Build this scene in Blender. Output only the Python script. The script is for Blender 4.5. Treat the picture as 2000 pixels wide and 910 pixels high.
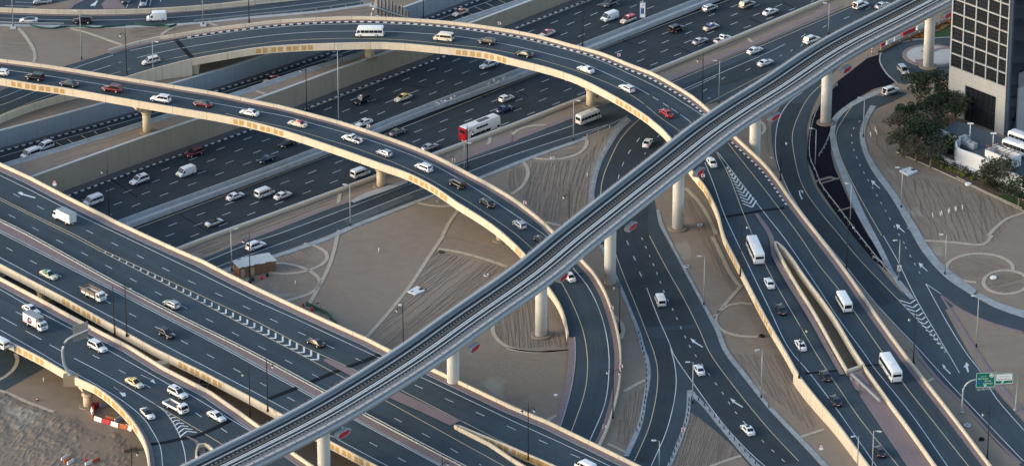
import bpy, bmesh, math, random
from mathutils import Vector, Matrix
from mathutils.bvhtree import BVHTree
from mathutils.geometry import delaunay_2d_cdt

random.seed(7)
for _o in list(bpy.data.objects):
    bpy.data.objects.remove(_o)
SC = bpy.context.scene
COL = SC.collection

# ------------------------------------------------------------------ camera
CAM_H, PITCH, FPX = 450.0, math.radians(25.0), 9000.0
CAM_POS = Vector((0.0, -965.0, CAM_H))
cam_data = bpy.data.cameras.new("camera")
cam_data.sensor_fit = 'HORIZONTAL'
cam_data.sensor_width = 36.0
cam_data.lens = 36.0 * FPX / 2000.0
cam_data.clip_start = 1.0
cam_data.clip_end = 6000.0
cam = bpy.data.objects.new("camera", cam_data)
cam.location = CAM_POS
cam.rotation_euler = (math.pi / 2 - PITCH, 0, 0)
COL.objects.link(cam)
SC.camera = cam

# ------------------------------------------------------------------ light
SUN_EL, SUN_AZ = math.radians(15.0), math.radians(256.0)   # azimuth clockwise from +Y: low in the west, behind left of the camera
world = bpy.data.worlds.new("World")
SC.world = world
world.use_nodes = True
wn = world.node_tree.nodes
bg = wn.get("Background") or wn.new("ShaderNodeBackground")
sky = wn.new("ShaderNodeTexSky")
sky.sky_type = 'NISHITA'
sky.sun_disc = False
sky.sun_elevation = SUN_EL
sky.sun_rotation = SUN_AZ
sky.altitude = 50.0
sky.air_density = 1.0
sky.dust_density = 1.5
sky.ozone_density = 1.0
world.node_tree.links.new(sky.outputs[0], bg.inputs[0])
bg.inputs[1].default_value = 0.15
sun_data = bpy.data.lights.new("sun", 'SUN')
sun_data.energy = 0.95
sun_data.angle = math.radians(35.0)
sun_data.color = (1.0, 0.85, 0.64)
sun = bpy.data.objects.new("sun", sun_data)
_sd = Vector((math.sin(SUN_AZ) * math.cos(SUN_EL), math.cos(SUN_AZ) * math.cos(SUN_EL), math.sin(SUN_EL)))
sun.rotation_euler = _sd.to_track_quat('Z', 'Y').to_euler()
sun.location = _sd * 800
COL.objects.link(sun)
SC.view_settings.view_transform = 'Standard'
SC.view_settings.look = 'None'
SC.view_settings.exposure = 1.27
SC.view_settings.gamma = 1.0
SC.view_settings.use_curve_mapping = False

# ------------------------------------------------------------------ survey helpers: a sight line from the camera met with a level
CX, CY = 1000.0, 455.0
_cp, _sp = math.cos(PITCH), math.sin(PITCH)
def ray(x, y):
    a, b = (x - CX) / FPX, (CY - y) / FPX
    return Vector((a, _cp + b * _sp, -_sp + b * _cp))
def U(x, y, z=0.0):
    d = ray(x, y)
    return CAM_POS + d * ((z - CAM_POS.z) / d.z)
def q4(ox, oy, s):
    return [(ox + float(a.split(',')[0]) / 3.956, oy + float(a.split(',')[1]) / 3.956) for a in s.split()]
def q8(ox, oy, s):
    return [(ox + float(a.split(',')[0]) / 7.984, oy + float(a.split(',')[1]) / 7.984) for a in s.split()]
def px(s):
    return [tuple(float(v) for v in a.split(',')) for a in s.split()]
def interp(tab, t):
    if t <= tab[0][0]: return tab[0][1]
    for (a, va), (b, vb) in zip(tab, tab[1:]):
        if t <= b: return va + (vb - va) * (t - a) / (b - a)
    return tab[-1][1]
def W(pts, z):
    """survey points to world; z a number, a function of x, or the third coordinate"""
    out = []
    for p in pts:
        zz = p[2] if len(p) > 2 else (z(p[0]) if callable(z) else z)
        out.append(U(p[0], p[1], zz))
    return out
def catmull(P, ds=3.0, smooth=True):
    if len(P) < 3 or not smooth:
        Q = [P[0]]
        for a, b in zip(P, P[1:]):
            n = max(1, int((b - a).length / ds))
            Q += [a.lerp(b, (i + 1) / n) for i in range(n)]
        return Q
    out = []
    for i in range(len(P) - 1):
        p1, p2 = P[i], P[i + 1]
        p0 = P[i - 1] if i else p1 * 2 - p2
        p3 = P[i + 2] if i + 2 < len(P) else p2 * 2 - p1
        # centripetal parametrisation keeps uneven spacing from overshooting
        t0 = 0.0
        t1 = t0 + max(1e-4, (p1 - p0).length) ** .5
        t2 = t1 + max(1e-4, (p2 - p1).length) ** .5
        t3 = t2 + max(1e-4, (p3 - p2).length) ** .5
        n = max(1, int((p2 - p1).length / ds))
        for k in range(n):
            t = t1 + (t2 - t1) * k / n
            A1 = p0 * ((t1 - t) / (t1 - t0)) + p1 * ((t - t0) / (t1 - t0))
            A2 = p1 * ((t2 - t) / (t2 - t1)) + p2 * ((t - t1) / (t2 - t1))
            A3 = p2 * ((t3 - t) / (t3 - t2)) + p3 * ((t - t2) / (t3 - t2))
            B1 = A1 * ((t2 - t) / (t2 - t0)) + A2 * ((t - t0) / (t2 - t0))
            B2 = A2 * ((t3 - t) / (t3 - t1)) + A3 * ((t - t1) / (t3 - t1))
            out.append(B1 * ((t2 - t) / (t2 - t1)) + B2 * ((t - t1) / (t2 - t1)))
    out.append(P[-1].copy())
    return out
def extend(P, a=0.0, b=0.0):
    P = list(P)
    if a: 
        d = (P[0] - P[1]); d.z = 0
        P.insert(0, P[0] + d.normalized() * a)
    if b:
        d = (P[-1] - P[-2]); d.z = 0
        P.append(P[-1] + d.normalized() * b)
    return P
def path(pts, z=0.0, ds=3.0, a=0.0, b=0.0, smooth=True):
    return catmull(extend(W(pts, z), a, b), ds, smooth)
def normals(P):
    N = []
    for i in range(len(P)):
        d = P[min(i + 1, len(P) - 1)] - P[max(i - 1, 0)]
        d.z = 0
        d = d.normalized() if d.length > 1e-6 else Vector((1, 0, 0))
        N.append(Vector((d.y, -d.x, 0)))
    return N
def arclen(P):
    s = [0.0]
    for a, b in zip(P, P[1:]): s.append(s[-1] + (b - a).length)
    return s
def offset(P, d):
    return [p + n * d for p, n in zip(P, normals(P))]
def nearest_on(P, q):
    best = None
    for a, b in zip(P, P[1:]):
        ab = b - a; l2 = ab.x ** 2 + ab.y ** 2
        t = 0 if l2 < 1e-9 else max(0, min(1, ((q.x - a.x) * ab.x + (q.y - a.y) * ab.y) / l2))
        c = a.lerp(b, t); d = (c.x - q.x) ** 2 + (c.y - q.y) ** 2
        if best is None or d < best[0]: best = (d, c)
    return best[1]
def inside(poly, x, y):
    r = False; j = len(poly) - 1
    for i in range(len(poly)):
        xi, yi = poly[i][0], poly[i][1]; xj, yj = poly[j][0], poly[j][1]
        if (yi > y) != (yj > y) and x < (xj - xi) * (y - yi) / (yj - yi) + xi: r = not r
        j = i
    return r

# ------------------------------------------------------------------ mesh builder
class MB:
    def __init__(s): s.v = []; s.f = []; s.uv = []; s.mi = []; s.sm = []
    def face(s, idx, uv=None, mi=0, smooth=False):
        s.f.append(idx); s.uv.append(uv or [(0, 0)] * len(idx)); s.mi.append(mi); s.sm.append(smooth)
    def add(s, verts, faces, mi=0, smooth=False, M=None):
        o = len(s.v)
        s.v += [tuple(M @ Vector(p)) if M else tuple(p) for p in verts]
        for f in faces: s.face([i + o for i in f], None, mi, smooth)
        return s
    def box(s, x0, x1, y0, y1, z0, z1, mi=0, M=None):
        return s.add([(x0,y0,z0),(x1,y0,z0),(x1,y1,z0),(x0,y1,z0),(x0,y0,z1),(x1,y0,z1),(x1,y1,z1),(x0,y1,z1)],
                     [(3,2,1,0),(4,5,6,7),(0,1,5,4),(1,2,6,5),(2,3,7,6),(3,0,4,7)], mi, False, M)
    def lathe(s, prof, c=(0,0,0), n=16, mi=0, smooth=True, axis='Z', cap=True, M=None):
        o = []; 
        for r, h in prof:
            for k in range(n):
                a = 2 * math.pi * k / n
                p = (r * math.cos(a), r * math.sin(a), h)
                if axis == 'Y': p = (p[0], p[2], p[1])
                if axis == 'X': p = (p[2], p[0], p[1])
                o.append((p[0] + c[0], p[1] + c[1], p[2] + c[2]))
        fs = []
        for i in range(len(prof) - 1):
            for k in range(n):
                fs.append((i*n+k, i*n+(k+1)%n, (i+1)*n+(k+1)%n, (i+1)*n+k))
        s.add(o, fs, mi, smooth, M)
        if cap:
            b = len(s.v) - len(o)
            s.face([b + k for k in reversed(range(n))], None, mi)
            s.face([b + (len(prof)-1)*n + k for k in range(n)], None, mi)
        return s
    def tube(s, P, rad, n=8, mi=0, smooth=True):
        rads = rad if isinstance(rad, (list, tuple)) else [rad] * len(P)
        P = [Vector(p) for p in P]; o = []
        up = Vector((0, 0, 1)) 
        for i, p in enumerate(P):
            d = (P[min(i+1, len(P)-1)] - P[max(i-1, 0)]).normalized()
            u = d.cross(Vector((1,0,0)) if abs(d.z) > .9 else up).normalized(); w = d.cross(u)
            for k in range(n):
                a = 2*math.pi*k/n
                o.append(p + (u*math.cos(a) + w*math.sin(a)) * rads[i])
        fs = []
        for i in range(len(P)-1):
            for k in range(n): fs.append((i*n+k, i*n+(k+1)%n, (i+1)*n+(k+1)%n, (i+1)*n+k))
        b = len(s.v)
        s.add(o, fs, mi, smooth)
        s.face([b+k for k in reversed(range(n))], None, mi); s.face([b+(len(P)-1)*n+k for k in range(n)], None, mi)
        return s
    def sweep(s, P, prof, closed=True, mi=0, smooth=False, caps=True, s0=0.0):
        """profile points (u to the right of travel, v up), carried along P; UV.x is metres along, UV.y metres round the profile"""
        N = normals(P); L = arclen(P); o = len(s.v); m = len(prof)
        pv = [0.0]
        for a, b in zip(prof, prof[1:] + prof[:1]): pv.append(pv[-1] + math.hypot(b[0]-a[0], b[1]-a[1]))
        for p, n in zip(P, N):
            for (u, v) in prof: s.v.append((p.x + n.x*u, p.y + n.y*u, p.z + v))
        for i in range(len(P)-1):
            for k in range(m if closed else m-1):
                k2 = (k+1) % m
                s.face([o+i*m+k, o+i*m+k2, o+(i+1)*m+k2, o+(i+1)*m+k],
                       [(L[i]+s0, pv[k]), (L[i]+s0, pv[k+1]), (L[i+1]+s0, pv[k+1]), (L[i+1]+s0, pv[k])], mi, smooth)
        if closed and caps:
            s.face([o+k for k in reversed(range(m))], None, mi); s.face([o+(len(P)-1)*m+k for k in range(m)], None, mi)
        return s
    def ribbon(s, A, B, mi=0):
        """A sampled, B matched by nearest point"""
        o = len(s.v); L = arclen(A)
        for a in A:
            b = nearest_on(B, a); s.v.append(tuple(a)); s.v.append(tuple(b))
        for i in range(len(A)-1):
            w0 = (Vector(s.v[o+2*i+1])-A[i]).length; w1 = (Vector(s.v[o+2*i+3])-A[i+1]).length
            q = (Vector(s.v[o+2*i+1])-A[i]).cross(A[i+1]-A[i]).z + (Vector(s.v[o+2*i+3])-A[i+1]).cross(A[i+1]-A[i]).z
            if q > 0: s.face([o+2*i+2, o+2*i, o+2*i+1, o+2*i+3][::-1][:], [(L[i+1],0),(L[i],0),(L[i],w0),(L[i+1],w1)][::-1], mi) if False else s.face([o+2*i, o+2*i+1, o+2*i+3, o+2*i+2], [(L[i],0),(L[i],w0),(L[i+1],w1),(L[i+1],0)], mi)
            else: s.face([o+2*i+2, o+2*i+3, o+2*i+1, o+2*i], [(L[i+1],0),(L[i+1],w1),(L[i],w0),(L[i],0)], mi)
        return s
    def sheet(s, outer, holes=(), zf=None, mi=0, uvd=None):
        loops = [outer] + list(holes); vs = []; es = []
        for lp in loops:
            b = len(vs)
            vs += [Vector((p[0], p[1])) for p in lp]
            es += [(b+i, b+(i+1) % len(lp)) for i in range(len(lp))]
        V, E, Fc, *_ = delaunay_2d_cdt(vs, es, [], 0, 1e-5)
        o = len(s.v)
        zdef = outer[0][2] if len(outer[0]) > 2 else 0.0
        s.v += [(v.x, v.y, zf(v.x, v.y) if zf else zdef) for v in V]
        for f in Fc:
            cx = sum(V[i].x for i in f)/len(f); cy = sum(V[i].y for i in f)/len(f)
            if inside(outer, cx, cy) and not any(inside(h, cx, cy) for h in holes):
                a = V[f[1]]-V[f[0]]; b = V[f[2]]-V[f[1]]
                ff = list(f) if a.x*b.y-a.y*b.x > 0 else list(reversed(f))
                s.face([i+o for i in ff], [(V[i].x*uvd[0]+V[i].y*uvd[1], -V[i].x*uvd[1]+V[i].y*uvd[0]) for i in ff] if uvd else None, mi)
        return s
    def mesh(s, name, mats):
        me = bpy.data.meshes.new(name)
        me.from_pydata([tuple(p) for p in s.v], [], s.f)
        for m in (mats if isinstance(mats, (list, tuple)) else [mats]): me.materials.append(m)
        me.polygons.foreach_set('material_index', s.mi)
        me.polygons.foreach_set('use_smooth', s.sm)
        uvl = me.uv_layers.new(name='UVMap')
        flat = [c for f in s.uv for uv in f for c in uv]
        uvl.data.foreach_set('uv', flat)
        me.update()
        return me
    def build(s, name, mats, parent=None, loc=None, M=None):
        o = bpy.data.objects.new(name, s.mesh(name, mats)); COL.objects.link(o)
        if parent is not None: o.parent = parent
        if loc is not None: o.location = loc
        if M is not None: o.matrix_local = M
        return o
def tag(o, label=None, cat=None, group=None, kind=None):
    if label: o['label'] = label
    if cat: o['category'] = cat
    if group: o['group'] = group
    if kind: o['kind'] = kind
    return o
def empty(name, loc, rz=0.0, label=None, cat=None, group=None):
    o = bpy.data.objects.new(name, None); COL.objects.link(o)
    o.empty_display_size = .3
    o.location = loc; o.rotation_euler = (0, 0, rz)
    return tag(o, label, cat, group)
def copy_tree(o, parent=None):
    c = o.copy(); COL.objects.link(c)
    if parent is not None: c.parent = parent
    for ch in list(o.children): copy_tree(ch, c)
    return c
def structure(o): return tag(o, kind='structure')

class Surf:
    """a built road surface that sight lines can be met with"""
    def __init__(s, mb, z=0.0):
        s.b = BVHTree.FromPolygons([Vector(v) for v in mb.v], mb.f); s.z = z
    def on(s, x, y):
        h = s.b.ray_cast(CAM_POS, ray(x, y).normalized())
        return h[0].copy() if h[0] else U(x, y, s.z)
    def drop(s, p):
        h = s.b.ray_cast(Vector((p.x, p.y, p.z + 6)), Vector((0, 0, -1)), 14)
        return h[0].z if h[0] else p.z
def paint(mb, S, pts, w=.15, dash=None, phase=0.0, mi=0, lift=.035, ds=1.2, smooth=True):
    """painted line following survey points on a surface"""
    P = catmull([S.on(x, y) for x, y in pts], ds, smooth)
    L = arclen(P); segs = []
    if dash:
        on, off = dash; t = -phase
        while t < L[-1]:
            a, b = max(t, 0), min(t + on, L[-1])
            if b - a > .3: segs.append((a, b))
            t += on + off
    else: segs = [(0, L[-1])]
    def at(t):
        for i in range(len(L)-1):
            if t <= L[i+1]:
                return P[i].lerp(P[i+1], (t-L[i])/max(1e-6, L[i+1]-L[i]))
        return P[-1]
    for a, b in segs:
        n = max(1, int((b-a)/ds))
        Q = [at(a+(b-a)*k/n) for k in range(n+1)]
        N = normals(Q); o = len(mb.v)
        for p, nn in zip(Q, N):
            for sg in (-1, 1):
                q = p + nn*(sg*w/2)
                mb.v.append((q.x, q.y, S.drop(q) + lift))
        for i in range(n):
            mb.face([o+2*i, o+2*i+2, o+2*i+3, o+2*i+1], None, mi)
def poly_paint(mb, S, pts, mi=0, lift=.035):
    P = [S.on(x, y) for x, y in pts]
    mb.sheet([(p.x, p.y, p.z) for p in P], (), lambda x, y: S.drop(Vector((x, y, P[0].z))) + lift, mi)

# ------------------------------------------------------------------ materials
def mat(name, col, rough=.8, metal=0.0, noise=0.0, scale=1.0, detail=4, bump=0.0, spec=.3, coat=0.0, col2=None, emit=None):
    m = bpy.data.materials.new(name); m.use_nodes = True
    nt = m.node_tree; b = nt.nodes['Principled BSDF']
    b.inputs['Base Color'].default_value = (*col, 1)
    b.inputs['Roughness'].default_value = rough
    b.inputs['Metallic'].default_value = metal
    b.inputs['Specular IOR Level'].default_value = spec
    if coat: 
        b.inputs['Coat Weight'].default_value = coat; b.inputs['Coat Roughness'].default_value = .08
    if emit:
        b.inputs['Emission Color'].default_value = (*emit[0], 1); b.inputs['Emission Strength'].default_value = emit[1]
    if noise or col2:
        tc = nt.nodes.new('ShaderNodeTexCoord')
        n1 = nt.nodes.new('ShaderNodeTexNoise'); n1.inputs['Scale'].default_value = scale; n1.inputs['Detail'].default_value = detail
        n1.inputs['Roughness'].default_value = .65
        nt.links.new(tc.outputs['Object'], n1.inputs['Vector'])
        rp = nt.nodes.new('ShaderNodeValToRGB')
        c2 = col2 or tuple(min(1, c*(1+noise)) for c in col)
        c1 = col if col2 else tuple(c*(1-noise) for c in col)
        rp.color_ramp.elements[0].position = .32; rp.color_ramp.elements[1].position = .7
        rp.color_ramp.elements[0].color = (*c1, 1); rp.color_ramp.elements[1].color = (*c2, 1)
        nt.links.new(n1.outputs['Fac'], rp.inputs[0]); nt.links.new(rp.outputs[0], b.inputs['Base Color'])
        m['ramp'] = rp.name
        if bump:
            bp = nt.nodes.new('ShaderNodeBump'); bp.inputs['Strength'].default_value = bump; bp.inputs['Distance'].default_value = .05
            nt.links.new(n1.outputs['Fac'], bp.inputs['Height']); nt.links.new(bp.outputs[0], b.inputs['Normal'])
    return m
def layer(m, kind, scale, col, lo, hi, amount=1.0, coord='Object', stretch=None):
    """mix another procedural layer of colour into a material"""
    nt = m.node_tree; b = nt.nodes['Principled BSDF']
    tc = nt.nodes.new('ShaderNodeTexCoord'); t = None
    src = tc.outputs[coord]
    if stretch:
        mp = nt.nodes.new('ShaderNodeMapping'); mp.inputs['Scale'].default_value = stretch
        nt.links.new(src, mp.inputs[0]); src = mp.outputs[0]
    if kind == 'noise':
        t = nt.nodes.new('ShaderNodeTexNoise'); t.inputs['Scale'].default_value = scale; t.inputs['Detail'].default_value = 5
        fac = t.outputs['Fac']
    elif kind == 'voronoi':
        t = nt.nodes.new('ShaderNodeTexVoronoi'); t.inputs['Scale'].default_value = scale; fac = t.outputs['Distance']
    nt.links.new(src, t.inputs['Vector'])
    mr = nt.nodes.new('ShaderNodeMapRange'); mr.inputs['From Min'].default_value = lo; mr.inputs['From Max'].default_value = hi
    mr.inputs['To Max'].default_value = amount
    nt.links.new(fac, mr.inputs['Value'])
    mx = nt.nodes.new('ShaderNodeMix'); mx.data_type = 'RGBA'
    nt.links.new(mr.outputs[0], mx.inputs[0])
    bc = b.inputs['Base Color']
    if bc.links: nt.links.new(bc.links[0].from_socket, mx.inputs[6])
    else: mx.inputs[6].default_value = bc.default_value
    mx.inputs[7].default_value = (*col, 1)
    nt.links.new(mx.outputs[2], bc)
    return m
def uvbands(m, period, on, col, axis='X', amount=1.0, off=0.0):
    """repeat bands along the swept length (joints, kerb stripes, ribs)"""
    nt = m.node_tree; b = nt.nodes['Principled BSDF']
    tc = nt.nodes.new('ShaderNodeTexCoord'); sp = nt.nodes.new('ShaderNodeSeparateXYZ'); nt.links.new(tc.outputs['UV'], sp.inputs[0])
    ad = nt.nodes.new('ShaderNodeMath'); ad.operation = 'ADD'; ad.inputs[1].default_value = 1000*period + off
    nt.links.new(sp.outputs[axis], ad.inputs[0])
    md = nt.nodes.new('ShaderNodeMath'); md.operation = 'MODULO'; md.inputs[1].default_value = period
    nt.links.new(ad.outputs[0], md.inputs[0])
    lt = nt.nodes.new('ShaderNodeMath'); lt.operation = 'LESS_THAN'; lt.inputs[1].default_value = on
    nt.links.new(md.outputs[0], lt.inputs[0])
    ml = nt.nodes.new('ShaderNodeMath'); ml.operation = 'MULTIPLY'; ml.inputs[1].default_value = amount
    nt.links.new(lt.outputs[0], ml.inputs[0])
    mx = nt.nodes.new('ShaderNodeMix'); mx.data_type = 'RGBA'
    nt.links.new(ml.outputs[0], mx.inputs[0])
    bc = b.inputs['Base Color']
    if bc.links: nt.links.new(bc.links[0].from_socket, mx.inputs[6])
    else: mx.inputs[6].default_value = bc.default_value
    mx.inputs[7].default_value = (*col, 1)
    nt.links.new(mx.outputs[2], bc)
    return m

M = {}
M['asphalt'] = layer(layer(mat('asphalt', (.038,.057,.071), .85, noise=.18, scale=.12, detail=8), 'noise', 1.3, (.07,.088,.092), .5, .8, .35),
                     'noise', .04, (.025,.034,.038), .5, .75, .5)
M['asphalt_dark'] = layer(mat('asphalt_dark', (.026,.037,.045), .85, noise=.18, scale=.15, detail=8), 'noise', .9, (.04,.048,.052), .5, .85, .35)
M['asphalt_worn'] = layer(mat('asphalt_worn', (.066,.086,.096), .9, noise=.15, scale=.3, detail=8), 'noise', .9, (.15,.16,.16), .5, .8, .4)
for _k, _c1, _c2 in (('asphalt', (.060,.082,.095), (.024,.035,.043)), ('asphalt_dark', (.037,.047,.053), (.014,.019,.023))):
    layer(layer(M[_k], 'noise', 1.0, _c1, .52, .72, .55, 'UV', (.012, .75, 1)), 'noise', 1.0, _c2, .52, .74, .6, 'UV', (.02, .55, 1))
    layer(M[_k], 'noise', .6, _c2, .64, .72, .5)
M['fresh_tar'] = mat('fresh_tar', (.006,.0055,.012), .95, noise=.5, scale=1.5, detail=8, bump=.5, spec=.1)
M['sand'] = layer(layer(mat('sand', (.24,.193,.149), .95, noise=.09, scale=.35, detail=10, bump=.25, spec=.1), 'noise', .018, (.285,.238,.19), .48, .7, .7),
                  'noise', .05, (.150,.120,.088), .55, .8, .5)
M['sand_pale'] = layer(layer(mat('sand_pale', (.225,.182,.14), .95, noise=.14, scale=1.2, detail=12, bump=.35, spec=.1), 'noise', .07, (.31,.28,.225), .54, .62, .85), 'noise', .16, (.15,.118,.088), .62, .76, .4)
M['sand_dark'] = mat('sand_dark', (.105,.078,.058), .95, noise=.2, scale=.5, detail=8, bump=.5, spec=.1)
M['hose'] = mat('hose', (.13,.105,.081), .9)
M['beige'] = layer(uvbands(mat('beige', (.575,.50,.39), .8, noise=.05, scale=.3, detail=6), 9.0, .12, (.26,.21,.15)), 'noise', .5, (.50,.42,.315), .55, .8, .5)
layer(M['beige'], 'noise', 1.0, (.40,.33,.24), .5, .8, .6, 'UV', (1.6, .22, 1))
M['tan'] = mat('tan', (.43,.27,.10), .8, noise=.05, scale=1)
M['beige_plain'] = mat('beige_plain', (.53,.43,.31), .8, noise=.06, scale=.4)
M['wall_beige'] = layer(uvbands(uvbands(mat('wall_beige', (.33,.285,.215), .85, noise=.06, scale=.2), .5, .1, (.29,.245,.185)), 13.0, .14, (.22,.185,.14)), 'noise', .15, (.28,.24,.185), .5, .8, .6)
M['wall_blue'] = layer(uvbands(uvbands(mat('wall_blue', (.30,.33,.355), .85, noise=.06, scale=.2), .6, .12, (.26,.285,.31)), 18.0, .15, (.2,.22,.24)), 'noise', .15, (.25,.275,.3), .5, .8, .6)
layer(M['wall_beige'], 'noise', 1.0, (.235,.2,.15), .5, .8, .6, 'UV', (.9, .08, 1)); layer(M['wall_blue'], 'noise', 1.0, (.2,.225,.25), .5, .8, .6, 'UV', (.9, .08, 1))
M['concrete'] = layer(mat('concrete', (.40,.41,.41), .85, noise=.12, scale=.5, detail=8), 'noise', .15, (.28,.29,.29), .5, .8, .5)
M['barrier'] = layer(uvbands(mat('barrier', (.36,.375,.38), .85, noise=.1, scale=.5, detail=8), 7.0, .08, (.15,.16,.17)), 'noise', .4, (.24,.25,.26), .5, .8, .6)
M['coping'] = mat('coping', (.47,.49,.49), .8, noise=.06, scale=.7)
M['kerb_pale'] = layer(mat('kerb_pale', (.29,.32,.33), .85, noise=.2, scale=.8, detail=8), 'noise', .3, (.22,.215,.20), .45, .75, .7)
M['kerb_bw'] = uvbands(mat('kerb_bw', (.55,.57,.58), .8), 2.0, 1.0, (.02,.02,.022))
M['paver_pink'] = layer(mat('paver_pink', (.215,.165,.165), .9, noise=.1, scale=1.2, detail=8), 'noise', .2, (.16,.125,.128), .5, .8, .5)
M['paver_grey'] = mat('paver_grey', (.115,.105,.105), .9, noise=.15, scale=.6, detail=6)
M['path'] = layer(uvbands(mat('path', (.41,.355,.275), .9, noise=.08, scale=.6), 3.0, .1, (.22,.18,.14)), 'noise', .2, (.32,.27,.205), .5, .8, .7)
M['white'] = layer(layer(mat('white_paint', (.66,.69,.70), .7), 'noise', 2.0, (.34,.36,.37), .5, .8, .7), 'noise', .12, (.30,.33,.34), .5, .7, .6)
M['yellow'] = layer(layer(mat('yellow_paint', (.60,.50,.31), .7), 'noise', 2.0, (.34,.30,.21), .5, .8, .6), 'noise', .12, (.30,.27,.2), .5, .7, .5)
M['joint'] = mat('joint', (.014,.018,.021), .95, spec=.05)
M['steel'] = mat('steel', (.42,.44,.45), .45, .6, noise=.1, scale=2)
M['galv'] = mat('galv', (.30,.33,.345), .55, .3, noise=.08, scale=2)
M['black_metal'] = mat('black_metal', (.012,.012,.014), .5, spec=.5)
M['rail'] = mat('rail', (.62,.64,.63), .4, .0)
M['viaduct'] = layer(uvbands(mat('viaduct', (.40,.415,.42), .75, noise=.05, scale=.4), 3.6, .05, (.36,.38,.4)), 'noise', .3, (.42,.44,.45), .5, .8, .5)
M['viaduct_blue'] = layer(mat('viaduct_blue', (.20,.235,.255), .7, noise=.08, scale=.5), 'noise', .3, (.15,.18,.20), .5, .8, .6)
M['track_bed'] = mat('track_bed', (.034,.040,.043), .9, noise=.25, scale=1.0, detail=8)
M['track_dark'] = mat('track_dark', (.012,.014,.016), .9)
M['track_brown'] = mat('track_brown', (.10,.09,.078), .9, noise=.25, scale=1.0)
M['dots'] = uvbands(mat('dots', (.012,.013,.015), .8), 1.2, .55, (.17,.16,.145))
M['cells'] = uvbands(mat('cells', (.42,.395,.375), .8), 3.0, .22, (.13,.14,.15))
M['cells_grey'] = uvbands(mat('cells_grey', (.17,.185,.19), .8), 3.0, .15, (.12,.13,.14))
M['red'] = mat('red', (.42,.02,.03), .5)
M['signwhite'] = mat('signwhite', (.78,.78,.76), .5)
# ------------------------------------------------------------------ the setting: trenches, ground, roads
ZH = lambda x: interp([(-200, -6.6), (300, -6.2), (660, -5.4), (1000, -4.2), (1400, -3.4), (1700, -3.0)], x)
ZB = lambda x: -4.3
# motorway far wall base, near wall top
far_base = path([(-60,441), (124,374), (300,310), (480,246), (583,207), (662,176), (859,103), (1000,47), (1137,-6)], ZH, 6, a=160, b=160)
near_top = path(px("342,485 410,459 500,427 735,341 849,298 1000,242 1134,190 1268,139 1430,73 1593,5"), .7, 6, a=200, b=160)
def hw_z(p):   # motorway level below a ground point, by its place along the far wall
    return nearest_on(far_base, p).z
near_floor = [Vector((p.x, p.y, hw_z(p))) for p in near_top]
mb = MB().ribbon(far_base, near_floor)
HW = Surf(mb, -5)
motorway = structure(mb.build('motorway', M['asphalt_dark']))
# sunken slip road beyond it
b_far = path(px("0,290 120,258 240,225 425,171 500,147 652,95 835,31 934,-5"), ZB, 6, a=160, b=160)
b_near_top = path(px("8,318 162,273 278,237 445,184.5 596,134 700,103 885,41 1010,0"), .55, 6, a=160, b=160)
b_near = [Vector((p.x, p.y, -4.3)) for p in b_near_top]
mb = MB().ribbon(b_far, b_near)
SB = Surf(mb, -4.3)
sunken_road = structure(mb.build('sunken_slip_road', M['asphalt_dark']))

# the ground: one sheet with the two trenches cut out of it
def hole(a, b):
    return [(p.x, p.y, 0) for p in a] + [(p.x, p.y, 0) for p in reversed(b)]
hole1, hole2 = hole(far_base, near_top), hole(b_far, b_near_top)
R = 2600
gr = MB().sheet([(-R, -R, 0), (R, -R, 0), (R, R, 0), (-R, R, 0)], [hole1, hole2])
ground = structure(gr.build('sand_ground', M['sand']))
GS = Surf(gr, 0)

def wall_obj(name, P, prof, m, label, cat, parent=None, group=None):
    o = MB().sweep(P, prof).build(name, m, parent)
    if parent is None: tag(o, label, cat, group)
    return o
top0 = lambda P, z: [Vector((p.x, p.y, z)) for p in P]
# far retaining wall of the motorway
def retaining(P, ztop, thick, m, cop, name, label, side=-1):
    mbw = MB(); N = normals(P); L = arclen(P); o = 0
    for p, n in zip(P, N):
        q = p + n * (side * thick)
        mbw.v += [(p.x, p.y, p.z - .3), (p.x, p.y, ztop), (q.x, q.y, ztop), (q.x, q.y, p.z - .3)]
    for i in range(len(P) - 1):
        h0, h1 = ztop - P[i].z, ztop - P[i+1].z
        mbw.face([4*i, 4*i+4, 4*i+5, 4*i+1], [(L[i],0),(L[i+1],0),(L[i+1],h1),(L[i],h0)])
        mbw.face([4*i+1, 4*i+5, 4*i+6, 4*i+2]); mbw.face([4*i+2, 4*i+6, 4*i+7, 4*i+3])
    w = tag(mbw.build(name, m), label, 'wall')
    MB().sweep(top0(P, ztop + .02), [(-.12, 0), (-.12, .22), (thick + .1, .22), (thick + .1, 0)] if side > 0 else [(.12, 0), (.12, .22), (-thick - .1, .22), (-thick - .1, 0)]).build('coping', cop, w)
    return w
retaining(far_base, .12, .45, M['wall_beige'], M['coping'], 'retaining_wall', 'tall ribbed beige retaining wall along the far side of the sunken motorway')
retaining(b_far, .12, .45, M['wall_blue'], M['coping'], 'retaining_wall', 'long blue-grey ribbed retaining wall behind the sunken slip road')
# near walls: tops seen from behind
nw = tag(MB().sweep(top0(near_top, .7), [(0, 0), (0, -7.6), (.55, -7.6), (.55, -.9), (.75, -.9), (.75, 0)]).build('parapet_wall', M['beige_plain']),
         'low beige parapet wall between the motorway and the striped sand strip', 'wall')
MB().sweep(top0(near_top, .7), [(-.05, .01), (-.05, .1), (.35, .1), (.35, .01)]).build('coping', M['coping'], nw)
bw = tag(MB().sweep(top0(b_near_top, .55), [(0, 0), (0, -5.2), (.45, -5.2), (1.5, -.55), (.45, -.1), (.45, 0)]).build('parapet_wall', M['kerb_pale']),
         'low white parapet wall on the near side of the sunken slip road', 'wall')
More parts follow.
